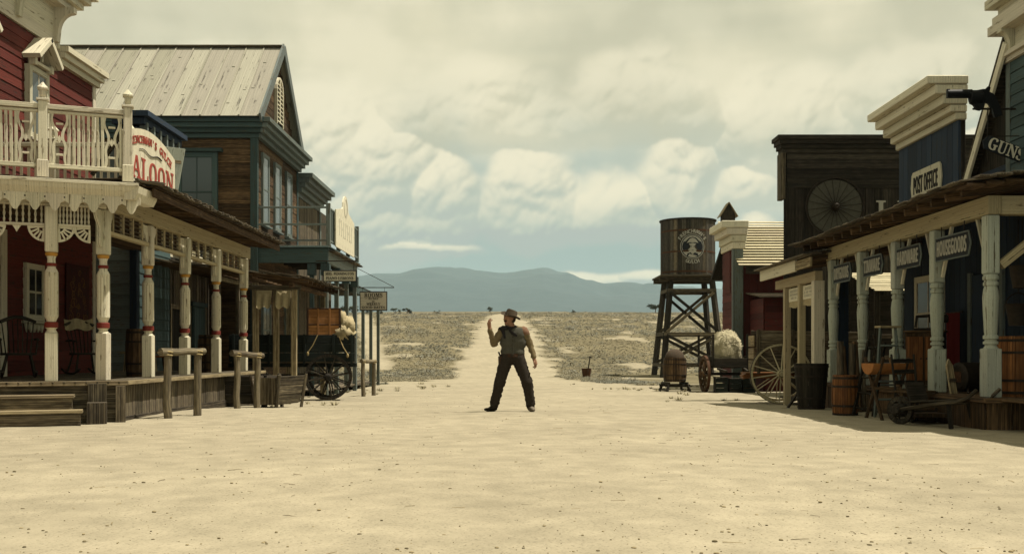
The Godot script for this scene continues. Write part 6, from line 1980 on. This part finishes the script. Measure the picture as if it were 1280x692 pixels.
	for i in 4: pc(w, "bed_plank", Vector3(0.66, 0.025, 0.115), Transform3D(Basis(Vector3(0, 0, 1), 0.08), Vector3(0.06, 0.36, (i - 1.5) * 0.12)), M.dark_wood)
	pc(w, "front_board", Vector3(0.03, 0.28, 0.44), Transform3D(Basis(Vector3(0, 0, 1), 0.3), Vector3(-0.3, 0.47, 0)), M.dark_wood)
	wheel(w, Transform3D(Basis(), Vector3(-0.55, 0.2, 0)), 0.2, 6, M.dark_wood, M.iron, 0.9)
	# on the deck: cabinet with a small machine, stove, big barrel, red blanket, buckets
	var k := thing("store_cabinet", "brown wooden cabinet standing on the store porch deck", "cabinet", V(7.2, 0.42, 17.4), -0.5)
	pc(k, "carcass", Vector3(0.62, 0.9, 0.42), Transform3D(Basis(), Vector3(0, 0.5, 0)), M.brown_wood, 0.01)
	for x in [-0.15, 0.15]:
		var dd := pc(k, "door", Vector3(0.27, 0.76, 0.025), Transform3D(Basis(), Vector3(x, 0.5, 0.22)), M.orange_wood)
		pc(dd, "knob", Vector3(0.025, 0.025, 0.03), Transform3D(Basis(), Vector3(-x * 0.7, 0, 0.02)), M.iron)
	pc(k, "top", Vector3(0.68, 0.035, 0.46), Transform3D(Basis(), Vector3(0, 0.97, 0)), M.brown_wood)
	for x in [-0.27, 0.27]:
		for z in [-0.17, 0.17]: pc(k, "foot", Vector3(0.06, 0.06, 0.06), Transform3D(Basis(), Vector3(x, 0.02, z)), M.brown_wood)
	var sm := thing("sewing_machine", "black iron sewing machine on top of the porch cabinet", "sewing machine", V(7.2, 1.41, 17.4), -0.4)
	pc(sm, "base", Vector3(0.38, 0.04, 0.18), Transform3D(Basis(), Vector3(0, 0.02, 0)), M.iron)
	b = MB.new()
	b.tube([Vector3(0.14, 0.03, 0), Vector3(0.14, 0.2, 0), Vector3(0.08, 0.25, 0), Vector3(-0.14, 0.24, 0), Vector3(-0.16, 0.05, 0)], 0.034, 0.022, 8)
	mk(sm, "arm", b, M.iron)
	wheel(sm, Transform3D(Basis(Vector3.UP, PI / 2), Vector3(0.21, 0.2, 0)), 0.08, 5, M.iron, M.iron, 0.4)
	var st := thing("iron_stove", "black round iron stove lying on the store porch deck", "stove", V(6.95, 0.42, 15.0), 0.2)
	b = MB.new()
	b.lathe(Transform3D(Basis(Vector3(0, 0, 1), PI / 2), Vector3(0, 0.24, 0)), [Vector2(0.17, -0.3), Vector2(0.22, -0.27), Vector2(0.22, 0.27), Vector2(0.17, 0.3)], 24)
	mk(st, "drum", b, M.iron)
	for x in [-0.2, 0.2]:
		for z in [-0.13, 0.13]: beam(st, "foot", Vector3(x, 0.1, z), Vector3(x * 1.15, 0, z * 1.2), 0.03, 0.03, M.iron)
	pc(st, "fire_door", Vector3(0.02, 0.16, 0.2), Transform3D(Basis(), Vector3(-0.3, 0.24, 0)), M.rust)
	var bd := thing("leaning_plank", "short pointed grey plank leaning on the store deck edge", "plank", V(6.5, 0.42, 14.7), 0.4)
	b = MB.new()
	b.prism(Transform3D(Basis(Vector3.RIGHT, -0.2), Vector3.ZERO), PackedVector2Array([Vector2(-0.06, 0), Vector2(0.06, 0), Vector2(0.06, 0.42), Vector2(0, 0.52), Vector2(-0.06, 0.42)]), 0.03)
	mk(bd, "board", b, M.pale_wood)
	pc(bd, "batten", Vector3(0.14, 0.05, 0.03), Transform3D(Basis(Vector3.RIGHT, -0.2), Vector3(0, 0.2, -0.02)), M.grey_wood)
	barrel_at("molasses_barrel", "big orange brown barrel with dark hoops on the store deck corner", "barrel", V(7.0, 0.42, 13.85), 0.27, 0.83, M.orange_wood)
	var rb := thing("red_blanket", "dark red blanket hanging beside the store door", "blanket", V(8.12, 0.75, 18.35), -PI / 2)
	b = MB.new()
	for i in 14:
		for j in 6:
			var q := []
			for e in [[i, j], [i + 1, j], [i + 1, j + 1], [i, j + 1]]: q.append(Vector3(-0.24 + 0.48 * e[0] / 14.0, 1.0 * e[1] / 6.0, 0.03 * sin(e[0] * 1.3) + 0.02))
			b.face(q[0], q[1], q[2], q[3])
	mk(rb, "cloth", b, M.red_cloth)
	beam(rb, "rod", Vector3(-0.4, 1.01, 0.02), Vector3(0.4, 1.01, 0.02), 0.025, 0.025, M.iron)
	var n := 0
	for e in [[7.1, 1.92], [7.12, 1.4], [7.55, 1.75]]:
		var bk := thing("hanging_bucket", ["upper dark bucket hanging over the deck barrel", "lower dark bucket hanging just above the deck barrel", "dark bucket hanging behind the other two"][n], "bucket", V(e[0], e[1], 13.9 + n * 0.15), 0.0, "buckets hung at the store corner")
		n += 1
		b = MB.new()
		b.lathe(Transform3D(), [Vector2(0.12, 0), Vector2(0.17, 0.3), Vector2(0.178, 0.31), Vector2(0.165, 0.3), Vector2(0.11, 0.02)], 20, true, true)
		mk(bk, "pail", b, M.iron)
		b = MB.new()
		var hp := []
		for i in 11: hp.append(Vector3(cos(PI * i / 10) * 0.17, 0.3 + sin(PI * i / 10) * 0.16, 0))
		b.tube(hp, 0.009, 0.009, 5)
		mk(bk, "bail", b, M.iron)
		beam(bk, "chain", Vector3(0, 0.46, 0), Vector3(0, 2.9 - e[1], 0), 0.012, 0.012, M.iron)

func street_things() -> void:
	rocker("rocking_chair", "dark spindle back rocking chair beside the saloon window", V(-8.1, 0.6, 16.4), 0.5, false)
	rocker("rocking_chair", "rocking chair with a pale blanket over its back by the saloon corner", V(-7.95, 0.6, 18.6), 0.75, true)
	var t := thing("porch_bench", "small pale wooden bench at the end of the saloon porch", "bench", V(-8.3, 0.6, 22.3), 0.1)
	pc(t, "seat", Vector3(0.8, 0.05, 0.28), Transform3D(Basis(), Vector3(0, 0.42, 0)), M.pale_wood)
	for x in [-0.3, 0.3]: pc(t, "leg", Vector3(0.05, 0.42, 0.24), Transform3D(Basis(Vector3(0, 0, 1), x * 0.3), Vector3(x, 0.2, 0)), M.pale_wood)
	pc(t, "stretcher", Vector3(0.56, 0.06, 0.03), Transform3D(Basis(), Vector3(0, 0.2, 0)), M.pale_wood)
	barrel_at("whiskey_barrel", "weathered brown barrel behind the second street post of the saloon porch", "barrel", V(-6.62, 0.6, 17.8), 0.235, 0.84, M.brown_wood, "barrels on the saloon porch", 0.08)
	barrel_at("whiskey_barrel", "weathered brown barrel near the far end of the saloon porch", "barrel", V(-6.52, 0.6, 21.5), 0.22, 0.8, M.brown_wood, "barrels on the saloon porch", 0.08)
	t = thing("low_stool", "low brown stool between the two saloon porch barrels", "stool", V(-7.4, 0.6, 20.8), 0.4)
	pc(t, "seat", Vector3(0.36, 0.04, 0.3), Transform3D(Basis(), Vector3(0, 0.34, 0)), M.orange_wood)
	for x in [-0.13, 0.13]:
		for z in [-0.1, 0.1]: beam(t, "leg", Vector3(x * 1.3, 0, z * 1.3), Vector3(x, 0.33, z), 0.035, 0.035, M.brown_wood)
	hitch_rail("log hitching rail standing before the saloon porch deck", V(-5.38, gh(-5.38, 15.6), 15.6), V(-5.08, gh(-5, 16.2), 16.15))
	hitch_rail("log hitching rail beside the plank troughs", V(-5.2, gh(-5.2, 18.9), 18.9), V(-4.93, gh(-4.9, 19.4), 19.35))
	hitch_rail("far log hitching rail below the rooms sign", V(-4.38, gh(-4.4, 29.4), 29.4), V(-4.18, gh(-4.2, 30.2), 30.2))
	trough("dark plank trough beside the log hitching rail", V(-5.6, gh(-5.6, 20.7), 20.7), 0.12, M.dark_wood, 0.9)
	trough("pale grey plank trough with splayed stakes facing the street", V(-4.78, gh(-4.8, 20.5), 20.5), PI / 2 - 0.25, M.grey_wood, 1.1)
	freight_wagon()
	farm_wagon()
	hay_cart()
	store_goods()
	# barrel on a little wheeled frame
	t = thing("water_barrel_cart", "domed brown barrel on a small timber sledge by the water tower", "barrel cart", V(5.62, gh(5.6, 34.5), 34.5), 0.2)
	var nd := Node3D.new()
	var b := MB.new()
	for z in [-0.28, 0.28]: pc(t, "runner", Vector3(0.9, 0.09, 0.07), Transform3D(Basis(), Vector3(0, 0.2, z)), M.dark_wood)
	for x in [-0.33, 0.33]:
		pc(t, "cross_bar", Vector3(0.08, 0.08, 0.7), Transform3D(Basis(), Vector3(x, 0.28, 0)), M.dark_wood)
		for z in [-0.36, 0.36]:
			beam(t, "leg", Vector3(x * 1.25, 0.0, z * 1.05), Vector3(x, 0.26, z * 0.85), 0.08, 0.07, M.dark_wood)
		beam(t, "foot_rail", Vector3(x * 1.2, 0.05, -0.38), Vector3(x * 1.2, 0.05, 0.38), 0.06, 0.06, M.dark_wood)
	nd.free()
	var keg := Node3D.new()
	barrel(keg, 0.37, 0.82, M.brown_wood, M.iron, 18, 0.12, true)
	for k in keg.get_children():
		keg.remove_child(k)
		k.position += Vector3(0, 0.33, 0)
		t.add_child(k, true)
	keg.free()
	b = MB.new()
	b.lathe(Transform3D(), [Vector2(0.34, 1.12), Vector2(0.33, 1.2), Vector2(0.27, 1.34), Vector2(0.16, 1.43), Vector2(0.01, 1.46)], 24)
	mk(t, "dome_lid", b, M.old_hide)
	t = thing("spade_bucket", "rusty bucket with a spade handle sticking out by the desert road", "bucket", V(4.25, gh(4.25, 57), 57.0), 0.3)
	b = MB.new()
	b.lathe(Transform3D(), [Vector2(0.22, 0), Vector2(0.29, 0.5), Vector2(0.27, 0.5), Vector2(0.2, 0.03)], 18)
	mk(t, "pail", b, M.rust)
	beam(t, "spade_shaft", Vector3(0.05, 0.1, 0), Vector3(0.2, 1.15, 0.05), 0.06, 0.06, M.dark_wood)
	beam(t, "spade_grip", Vector3(0.12, 1.14, 0.05), Vector3(0.29, 1.15, 0.05), 0.08, 0.06, M.dark_wood)
	tree(420, 60.3, 4.6, "lone spreading juniper on the skyline beside the water tower", 1.1, 0.3)
	tree(420, -9.2, 2.4, "small conical juniper on the skyline above the raised hand", 0.7, 0.1)
	tree(300, 18.5, 1.3, "tiny dark bush on the plain right of the gunfighter", 0.9, 0.1)
	var xs := [-52, -48.5, -44.5, -40.5, -36.5, -33, -24]
	for i in xs.size(): tree(300 + i * 3, xs[i], [2.9, 3.0, 2.1, 1.9, 2.3, 2.5, 1.4][i], ["roundest dark juniper just past the rooms sign", "second dark juniper past the rooms sign", "third dark juniper past the rooms sign", "low fourth juniper past the rooms sign", "fifth juniper past the rooms sign", "sixth juniper past the rooms sign", "small lone juniper between the sign row and the road"][i], 1.3, -0.1)

# ---------------------------------------------------------------- the gunfighter
func nets(bones: Array, cell: float, lo: Vector3, hi: Vector3, k := 0.03, grow := 0.0, y_min := -9.0, y_max := 9.0) -> MB:
	# bones: [a, b, radius a, radius b, colour, flatten z]; a smooth union of tapered capsules meshed as surface nets
	var nx := int((hi.x - lo.x) / cell) + 1
	var ny := int((hi.y - lo.y) / cell) + 1
	var nz := int((hi.z - lo.z) / cell) + 1
	var f := PackedFloat32Array()
	f.resize(nx * ny * nz)
	f.fill(1.0)
	for bn in bones:
		var a: Vector3 = bn[0]
		var b: Vector3 = bn[1]
		var fl: float = bn[5] if bn.size() > 5 else 1.0
		var r: float = maxf(bn[2], bn[3]) + grow + k + cell * 2
		var mn := Vector3(minf(a.x, b.x) - r, minf(a.y, b.y) - r, minf(a.z, b.z) - r)
		var mx := Vector3(maxf(a.x, b.x) + r, maxf(a.y, b.y) + r, maxf(a.z, b.z) + r)
		var ab := b - a
		var l2 := maxf(ab.length_squared(), 1e-8)
		for z in range(maxi(0, int((mn.z - lo.z) / cell)), mini(nz, int((mx.z - lo.z) / cell) + 2)):
			for y in range(maxi(0, int((mn.y - lo.y) / cell)), mini(ny, int((mx.y - lo.y) / cell) + 2)):
				for x in range(maxi(0, int((mn.x - lo.x) / cell)), mini(nx, int((mx.x - lo.x) / cell) + 2)):
					var p := lo + Vector3(x, y, z) * cell
					var t := clampf((p - a).dot(ab) / l2, 0, 1)
					var q := p - (a + ab * t)
					q.z /= fl
					var d := q.length() - lerpf(bn[2], bn[3], t) - grow
					var i := (z * ny + y) * nx + x
					var h := clampf(0.5 + 0.5 * (f[i] - d) / k, 0, 1)
					f[i] = lerpf(f[i], d, h) - k * h * (1 - h)
	if y_min > -8 or y_max < 8:
		for z in nz:
			for y in ny:
				var py := lo.y + y * cell
				for x in nx:
					var i := (z * ny + y) * nx + x
					f[i] = maxf(f[i], maxf(y_min - py, py - y_max))
	var m := MB.new()
	m.colored = true
	var id := {}
	for z in nz - 1:
		for y in ny - 1:
			for x in nx - 1:
				var i0 := (z * ny + y) * nx + x
				var s := 0
				for c in 8:
					if f[i0 + (c & 1) + ((c >> 1) & 1) * nx + (c >> 2) * nx * ny] < 0.0: s += 1
				if s == 0 or s == 8: continue
				var sum := Vector3.ZERO
				var n := 0
				for c in 8:
					for ax in 3:
						if c & (1 << ax): continue
						var c2 := c | (1 << ax)
						var va := f[i0 + (c & 1) + ((c >> 1) & 1) * nx + (c >> 2) * nx * ny]
						var vb := f[i0 + (c2 & 1) + ((c2 >> 1) & 1) * nx + (c2 >> 2) * nx * ny]
						if (va < 0.0) == (vb < 0.0): continue
						var t := va / (va - vb)
						var pa := Vector3(c & 1, (c >> 1) & 1, c >> 2)
						var pb := Vector3(c2 & 1, (c2 >> 1) & 1, c2 >> 2)
						sum += pa.lerp(pb, t)
						n += 1
				var p := lo + (Vector3(x, y, z) + sum / n) * cell
				var g := Vector3(f[i0 + 1] - f[i0] + f[i0 + 1 + nx] - f[i0 + nx], f[i0 + nx] - f[i0] + f[i0 + nx + 1] - f[i0 + 1], f[i0 + nx * ny] - f[i0] + f[i0 + nx * ny + 1] - f[i0 + 1])
				var best := 9.0
				for bn in bones:
					var ab: Vector3 = bn[1] - bn[0]
					var t := clampf((p - bn[0]).dot(ab) / maxf(ab.length_squared(), 1e-8), 0, 1)
					var d: float = (p - (bn[0] + ab * t)).length() - lerpf(bn[2], bn[3], t)
					if d < best:
						best = d
						m.col = bn[4]
				id[i0] = m.put(p, g.normalized(), Vector2(p.x, p.y))
	for z in range(1, nz - 1):
		for y in range(1, ny - 1):
			for x in range(1, nx - 1):
				var i := (z * ny + y) * nx + x
				for ax in 3:
					var st: int = [1, nx, nx * ny][ax]
					if (f[i] < 0.0) == (f[i + st] < 0.0): continue
					var u: int = [nx, nx * ny, 1][ax]
					var w: int = [nx * ny, 1, nx][ax]
					var q := [i, i - u, i - u - w, i - w]
					if not (id.has(q[0]) and id.has(q[1]) and id.has(q[2]) and id.has(q[3])): continue
					m.tri(id[q[0]], id[q[1]], id[q[2]]); m.tri(id[q[0]], id[q[2]], id[q[3]])
	return m

func gunfighter() -> void:
	var t := thing("person", "gunfighter in brown hat and grey vest, legs apart, one hand raised", "person", V(0.0, gh(0, 17.45), 17.45), 0.0)
	var pants := Color(0.046, 0.038, 0.028)
	var boot := Color(0.03, 0.024, 0.018)
	var pale_boot := Color(0.2, 0.17, 0.13)
	var shirt := Color(0.2, 0.155, 0.085)
	var stain := Color(0.23, 0.13, 0.085)
	var skin := Color(0.36, 0.2, 0.13)
	var B := [
		[Vector3(-0.06, 0.95, 0), Vector3(0.08, 0.95, 0), 0.125, 0.125, pants, 0.85],
		[Vector3(-0.095, 0.92, 0), Vector3(-0.215, 0.5, 0.04), 0.118, 0.092, pants],
		[Vector3(0.11, 0.92, 0), Vector3(0.265, 0.5, 0.05), 0.118, 0.092, pants],
		[Vector3(-0.215, 0.5, 0.04), Vector3(-0.31, 0.13, -0.02), 0.09, 0.082, pants],
		[Vector3(0.265, 0.5, 0.05), Vector3(0.325, 0.13, 0.02), 0.09, 0.082, pants],
		[Vector3(-0.31, 0.14, -0.02), Vector3(-0.32, 0.06, -0.02), 0.055, 0.05, boot],
		[Vector3(-0.31, 0.045, -0.02), Vector3(-0.46, 0.032, 0.05), 0.045, 0.03, boot],
		[Vector3(0.325, 0.14, 0.02), Vector3(0.33, 0.06, 0.02), 0.055, 0.05, pale_boot],
		[Vector3(0.33, 0.045, 0.02), Vector3(0.37, 0.032, 0.19), 0.045, 0.033, pale_boot],
		[Vector3(-0.04, 1.04, 0), Vector3(0.07, 1.04, 0), 0.12, 0.12, shirt, 0.8],
		[Vector3(-0.06, 1.3, 0), Vector3(0.09, 1.3, 0), 0.135, 0.135, shirt, 0.8],
		[Vector3(-0.11, 1.4, 0), Vector3(0.14, 1.4, 0), 0.085, 0.085, shirt, 0.95],
		[Vector3(0.0, 1.42, 0.0), Vector3(-0.025, 1.54, 0.01), 0.062, 0.056, skin],
		[Vector3(-0.175, 1.4, 0.0), Vector3(-0.315, 1.185, 0.07), 0.076, 0.06, shirt],
		[Vector3(-0.315, 1.185, 0.07), Vector3(-0.378, 1.4, 0.15), 0.058, 0.042, shirt],
		[Vector3(-0.378, 1.4, 0.15), Vector3(-0.39, 1.47, 0.16), 0.028, 0.026, skin],
		[Vector3(0.195, 1.4, 0.0), Vector3(0.225, 1.36, 0.0), 0.078, 0.076, stain],
		[Vector3(0.22, 1.36, 0.0), Vector3(0.305, 1.18, -0.03), 0.074, 0.06, shirt],
		[Vector3(0.305, 1.18, -0.03), Vector3(0.38, 0.95, 0.04), 0.058, 0.042, shirt],
		[Vector3(0.38, 0.95, 0.04), Vector3(0.395, 0.885, 0.05), 0.027, 0.025, skin],
	]
	var body := nets(B, 0.0125, Vector3(-0.56, -0.03, -0.24), Vector3(0.5, 1.62, 0.36), 0.035)
	for i in body.v.size():   # loose creased cloth
		var q := body.v[i]
		body.v[i] += body.n[i] * (town_noise.get_noise_3d(q.x * 60, q.y * 110, q.z * 60) * 0.022)
	# head on its own finer grid, turned to the side he looks at
	var face := Vector3(-0.84, 0.2, 0.5).normalized()
	var sx := face.cross(Vector3.UP).normalized()   # across the face
	var hc := Vector3(-0.045, 1.6, 0.012)
	var hair := Color(0.05, 0.034, 0.022)
	var H := [
		[hc + Vector3(0, 0.03, 0) - face * 0.012, hc + Vector3(0, 0.035, 0) + face * 0.015, 0.088, 0.085, skin],
		[hc + Vector3(0, -0.02, 0) + face * 0.02, hc + Vector3(0, -0.085, 0) + face * 0.055, 0.068, 0.04, skin],
		[hc + Vector3(0, 0.02, 0) + face * 0.088, hc + Vector3(0, -0.022, 0) + face * 0.108, 0.011, 0.016, skin],
		[hc + sx * 0.03 + Vector3(0, 0.035, 0) + face * 0.083, hc - sx * 0.03 + Vector3(0, 0.035, 0) + face * 0.083, 0.014, 0.014, skin],
		[hc + sx * 0.022 + Vector3(0, -0.06, 0) + face * 0.082, hc - sx * 0.022 + Vector3(0, -0.06, 0) + face * 0.082, 0.01, 0.01, Color(0.2, 0.07, 0.05)],
		[hc + sx * 0.03 + Vector3(0, -0.042, 0) + face * 0.088, hc - sx * 0.03 + Vector3(0, -0.042, 0) + face * 0.088, 0.011, 0.011, hair],
		[hc + sx * 0.086 + Vector3(0, 0.02, 0) - face * 0.01, hc + sx * 0.084 + Vector3(0, -0.02, 0), 0.016, 0.012, skin],
		[hc - sx * 0.086 + Vector3(0, 0.02, 0) - face * 0.01, hc - sx * 0.084 + Vector3(0, -0.02, 0), 0.016, 0.012, skin],
		[hc + Vector3(0, -0.1, 0) - face * 0.02, hc + Vector3(0, 0, 0) - face * 0.01, 0.055, 0.06, skin],
	]
	var head := nets(H, 0.006, hc - Vector3(0.15, 0.19, 0.15), hc + Vector3(0.15, 0.15, 0.15), 0.014)
	var o := body.v.size()
	for q in [head]:
		body.v.append_array(q.v); body.n.append_array(q.n); body.t.append_array(q.t); body.c.append_array(q.c)
		for i in q.ix: body.ix.append(i + o)
	# fingers: five short bent chains from each palm
	body.col = skin
	for hnd in [[Vector3(-0.39, 1.47, 0.16), Vector3(-0.1, 0.98, 0.1).normalized(), Vector3(0.45, 0.1, 0.88).normalized(), 1.0], [Vector3(0.395, 0.885, 0.05), Vector3(0.25, -0.95, 0.15).normalized(), Vector3(-0.3, 0.05, 0.95).normalized(), -1.0]]:
		var p: Vector3 = hnd[0]
		var up: Vector3 = hnd[1]
		var ac: Vector3 = (hnd[2] - up * up.dot(hnd[2])).normalized()
		var nn := up.cross(ac).normalized()
		body.tube([p - up * 0.02, p + up * 0.03, p + up * 0.075], 0.034, 0.036, 8)
		for i in 4:
			var b0 := p + up * 0.06 + ac * (i - 1.5) * 0.02
			var ln: float = [0.062, 0.074, 0.07, 0.054][i]
			var curl: float = [0.012, 0.02, 0.024, 0.03][i]
			body.tube([b0, b0 + up * ln * 0.45 + nn * curl * 0.2, b0 + up * ln * 0.75 + nn * curl, b0 + up * ln + nn * curl * 1.9], 0.0105, 0.0075, 6)
		var th: Vector3 = p + ac * -0.032 * hnd[3] + up * 0.015
		body.tube([th, th + (up * 0.5 - ac * hnd[3]).normalized() * 0.035, th + (up * 1.1 - ac * hnd[3] * 0.7 + nn * 0.3).normalized() * 0.065], 0.0125, 0.009, 6)
	# eyes
	for s in [-1.0, 1.0]:
		body.col = Color(0.5, 0.48, 0.44)
		body.ball(hc + sx * s * 0.031 + Vector3(0, 0.018, 0) + face * 0.083, Vector3(0.012, 0.009, 0.012), 6, 8)
		body.col = Color(0.02, 0.015, 0.012)
		body.ball(hc + sx * s * 0.031 + Vector3(0, 0.018, 0) + face * 0.0905, Vector3(0.006, 0.006, 0.006), 5, 6)
	var cm := StandardMaterial3D.new()
	cm.resource_name = "skin_and_clothes"
	cm.vertex_color_use_as_albedo = true
	cm.albedo_texture = M.vest_tint
	cm.uv1_triplanar = true
	cm.uv1_scale = Vector3.ONE * 3.0
	cm.roughness = 0.9
	cm.metallic_specular = 0.2
	mk(t, "body", body, cm)
	var hb := MB.new()
	hb.ball(hc + Vector3(0, 0.015, 0) - face * 0.03, Vector3(0.088, 0.085, 0.088), 10, 14)
	mk(t, "hair", hb, M.hair)
	# vest
	var VB := [
		[Vector3(-0.05, 1.02, 0), Vector3(0.075, 1.02, 0), 0.135, 0.135, Color.WHITE, 0.8],
		[Vector3(-0.06, 1.2, 0), Vector3(0.1, 1.2, 0), 0.14, 0.14, Color.WHITE, 0.8],
		[Vector3(-0.06, 1.32, 0), Vector3(0.1, 1.32, 0), 0.14, 0.14, Color.WHITE, 0.8],
		[Vector3(-0.1, 1.4, 0), Vector3(0.13, 1.4, 0), 0.085, 0.085, Color.WHITE, 0.95]]
	var vest := nets(VB, 0.0125, Vector3(-0.3, 0.9, -0.22), Vector3(0.34, 1.56, 0.24), 0.035, 0.013, 0.985, 1.455)
	for i in vest.v.size():
		var q := vest.v[i]
		vest.v[i] += vest.n[i] * (town_noise.get_noise_3d(q.x * 50, q.y * 120 + 40, q.z * 50) * 0.018)
	mk(t, "vest", vest, M.vest_cloth)
	for i in 5:
		var bb := MB.new()
		bb.ball(Vector3(0.02 - i * 0.002, 1.05 + i * 0.06, 0.122 + 0.004 * i), Vector3(0.009, 0.009, 0.005), 5, 8)
		mk(t, "button", bb, M.iron)
	# neckerchief, bandolier strap, belt, holster, hat
	var nk := MB.new()
	var ring := []
	for i in 17: ring.append(Vector3(-0.015 + cos(TAU * i / 16) * 0.078, 1.465 - 0.02 * sin(TAU * i / 16), sin(TAU * i / 16) * 0.07 + 0.005))
	nk.tube(ring, 0.03, 0.03, 8)
	nk.tube([Vector3(-0.04, 1.45, 0.07), Vector3(-0.03, 1.4, 0.115), Vector3(0.0, 1.34, 0.125)], 0.036, 0.012, 8)
	mk(t, "neckerchief", nk, M.dark_cloth)
	var bl := MB.new()
	bl.ball(Vector3(-0.13, 1.445, 0.03), Vector3(0.11, 0.045, 0.1), 10, 14)
	bl.tube([Vector3(-0.17, 1.44, 0.06), Vector3(-0.15, 1.36, 0.1), Vector3(-0.13, 1.27, 0.115)], 0.045, 0.02, 8)
	for i in bl.v.size():
		var q := bl.v[i]
		bl.v[i] += bl.n[i] * town_noise.get_noise_3d(q.x * 90, q.y * 90, q.z * 90) * 0.02
	mk(t, "shoulder_scarf", bl, M.dark_cloth)
	var pk := MB.new()
	pk.prism(Transform3D(Basis(Vector3.RIGHT, 0.12), Vector3(0.03, 1.33, 0.125)), PackedVector2Array([Vector2(-0.075, 0.075), Vector2(-0.02, 0.06), Vector2(0.06, 0.0), Vector2(0.055, -0.03), Vector2(0.0, -0.02), Vector2(-0.04, 0.02)]), 0.03)
	mk(t, "bandana", pk, M.dark_cloth)
	pc(t, "vest_placket", Vector3(0.022, 0.3, 0.012), Transform3D(Basis(Vector3(0, 0, 1), -0.03), Vector3(0.022, 1.14, 0.13)), M.vest_cloth)
	var be := MB.new()
	be.lathe(Transform3D(Basis.from_scale(Vector3(1.0, 1, 0.63)), Vector3(0.012, 0.975, 0)), [Vector2(0.2, -0.03), Vector2(0.206, -0.03), Vector2(0.206, 0.03), Vector2(0.2, 0.03)], 32, false, false)
	var belt := mk(t, "gun_belt", be, M.leather)
	pc(belt, "buckle", Vector3(0.05, 0.04, 0.012), Transform3D(Basis(), Vector3(0.0, 0.975, 0.135)), M.iron)
	var ho := MB.new()
	ho.prism(Transform3D(Basis(Vector3.UP, -1.2), Vector3(-0.2, 0.86, 0.04)), PackedVector2Array([Vector2(-0.06, 0.1), Vector2(0.05, 0.1), Vector2(0.045, -0.02), Vector2(0.02, -0.17), Vector2(-0.03, -0.17), Vector2(-0.05, -0.02)]), 0.045)
	var hol := mk(t, "holster", ho, M.leather)
	pc(hol, "pistol_grip", Vector3(0.03, 0.1, 0.035), Transform3D(Basis(Vector3(0, 0, 1), 0.4), Vector3(-0.215, 0.99, 0.05)), M.black_paint)
	var ha := MB.new()
	var brim := []
	for i in 6: brim.append(i)
	var tilt := Basis(Vector3(0, 0, 1), -0.34) * Basis(Vector3.RIGHT, 0.1)
	var hp := hc + Vector3(0.02, 0.055, 0)
	var rings := [[0.09, 0.0], [0.12, -0.004], [0.155, 0.0], [0.175, 0.012], [0.173, 0.018], [0.15, 0.008], [0.1, 0.008], [0.097, 0.05], [0.09, 0.1], [0.07, 0.118], [0.03, 0.112], [0.001, 0.108]]
	var n0 := ha.v.size()
	for r in rings:
		for i in 29:
			var an := TAU * i / 28
			var rad: float = r[0]
			var y: float = r[1]
			if rad > 0.1 and y < 0.03: y += 0.03 * pow((rad - 0.1) / 0.075, 1.5) * (cos(an * 2.0 + PI) * 0.9 + 0.1) 
			if y > 0.09: y -= 0.02 * maxf(0, 1.0 - absf(sin(an)) * 3.0) * (1.0 if rad > 0.02 else 0.6)
			var ell := Vector3(face.x * cos(an) * rad * 1.1 + sx.x * sin(an) * rad * 0.98, y, face.z * cos(an) * rad * 1.1 + sx.z * sin(an) * rad * 0.98)
			ha.put(hp + tilt * ell, (Vector3(ell.x, 0.05, ell.z)).normalized() if y > 0.02 and rad < 0.1 else Vector3(0, 1, 0), Vector2(an * 0.1, rad))
	for k in rings.size() - 1:
		for i in 28:
			var a := n0 + k * 29 + i
			ha.tri(a, a + 1, a + 30); ha.tri(a, a + 30, a + 29)
	var hat := mk(t, "hat", ha, M.hat_felt)
	var hb2 := MB.new()
	hb2.lathe(Transform3D(tilt, hp + Vector3(0, 0.02, 0)), [Vector2(0.1, -0.01), Vector2(0.104, -0.01), Vector2(0.102, 0.018), Vector2(0.098, 0.018)], 24, false, false)
	mk(hat, "hat_band", hb2, M.leather)
func build_town() -> void:
	saloon()
	left_row()
	general_store()
	water_tower()
	street_things()
	gunfighter()

# ---------------------------------------------------------------- the place
func _ready() -> void:
	rng.seed = 4
	town_noise.seed = 3; town_noise.frequency = 0.16; town_noise.fractal_octaves = 4
	var cam := Camera3D.new()
	cam.name = "camera"
	cam.projection = Camera3D.PROJECTION_FRUSTUM
	cam.near = 0.1; cam.far = 20000.0
	cam.size = 0.1 * 692.0 / 1250.0
	cam.frustum_offset = Vector2(0, 0.1 * (440.0 - 346.0) / 1250.0)
	cam.position = Vector3(0, EYE, 0)
	add_child(cam)
	cam.current = true
	var env := Environment.new()
	env.background_mode = Environment.BG_SKY
	var sky := Sky.new()
	var pan := PanoramaSkyMaterial.new()
	pan.panorama = cloud_sky()
	sky.sky_material = pan
	env.sky = sky
	env.tonemap_mode = Environment.TONE_MAPPER_LINEAR
	env.tonemap_exposure = 1.5
	env.background_energy_multiplier = 0.8
	env.sdfgi_enabled = true; env.ssao_enabled = true; env.ssil_enabled = true
	env.fog_enabled = true
	env.fog_light_color = Color(0.76, 0.865, 0.89)
	env.fog_density = 0.00006
	var we := WorldEnvironment.new()
	we.name = "environment"; we.environment = env
	add_child(we)
	var sun := DirectionalLight3D.new()
	sun.name = "sun"
	sun.light_energy = 1.5
	sun.light_color = Color(1.0, 0.965, 0.9)
	sun.light_angular_distance = 0.6
	sun.shadow_enabled = true
	add_child(sun)
	sun.look_at_from_position(Vector3(0.38, 1.0, 0.0) * 10, Vector3.ZERO, Vector3(0, 0, -1))
	print("sky ", Time.get_ticks_msec())
	make_materials()
	print("materials ", Time.get_ticks_msec())
	make_ground()
	make_mountains()
	make_scrub()
	print("land ", Time.get_ticks_msec())
	build_town()
	print("done ", Time.get_ticks_msec())
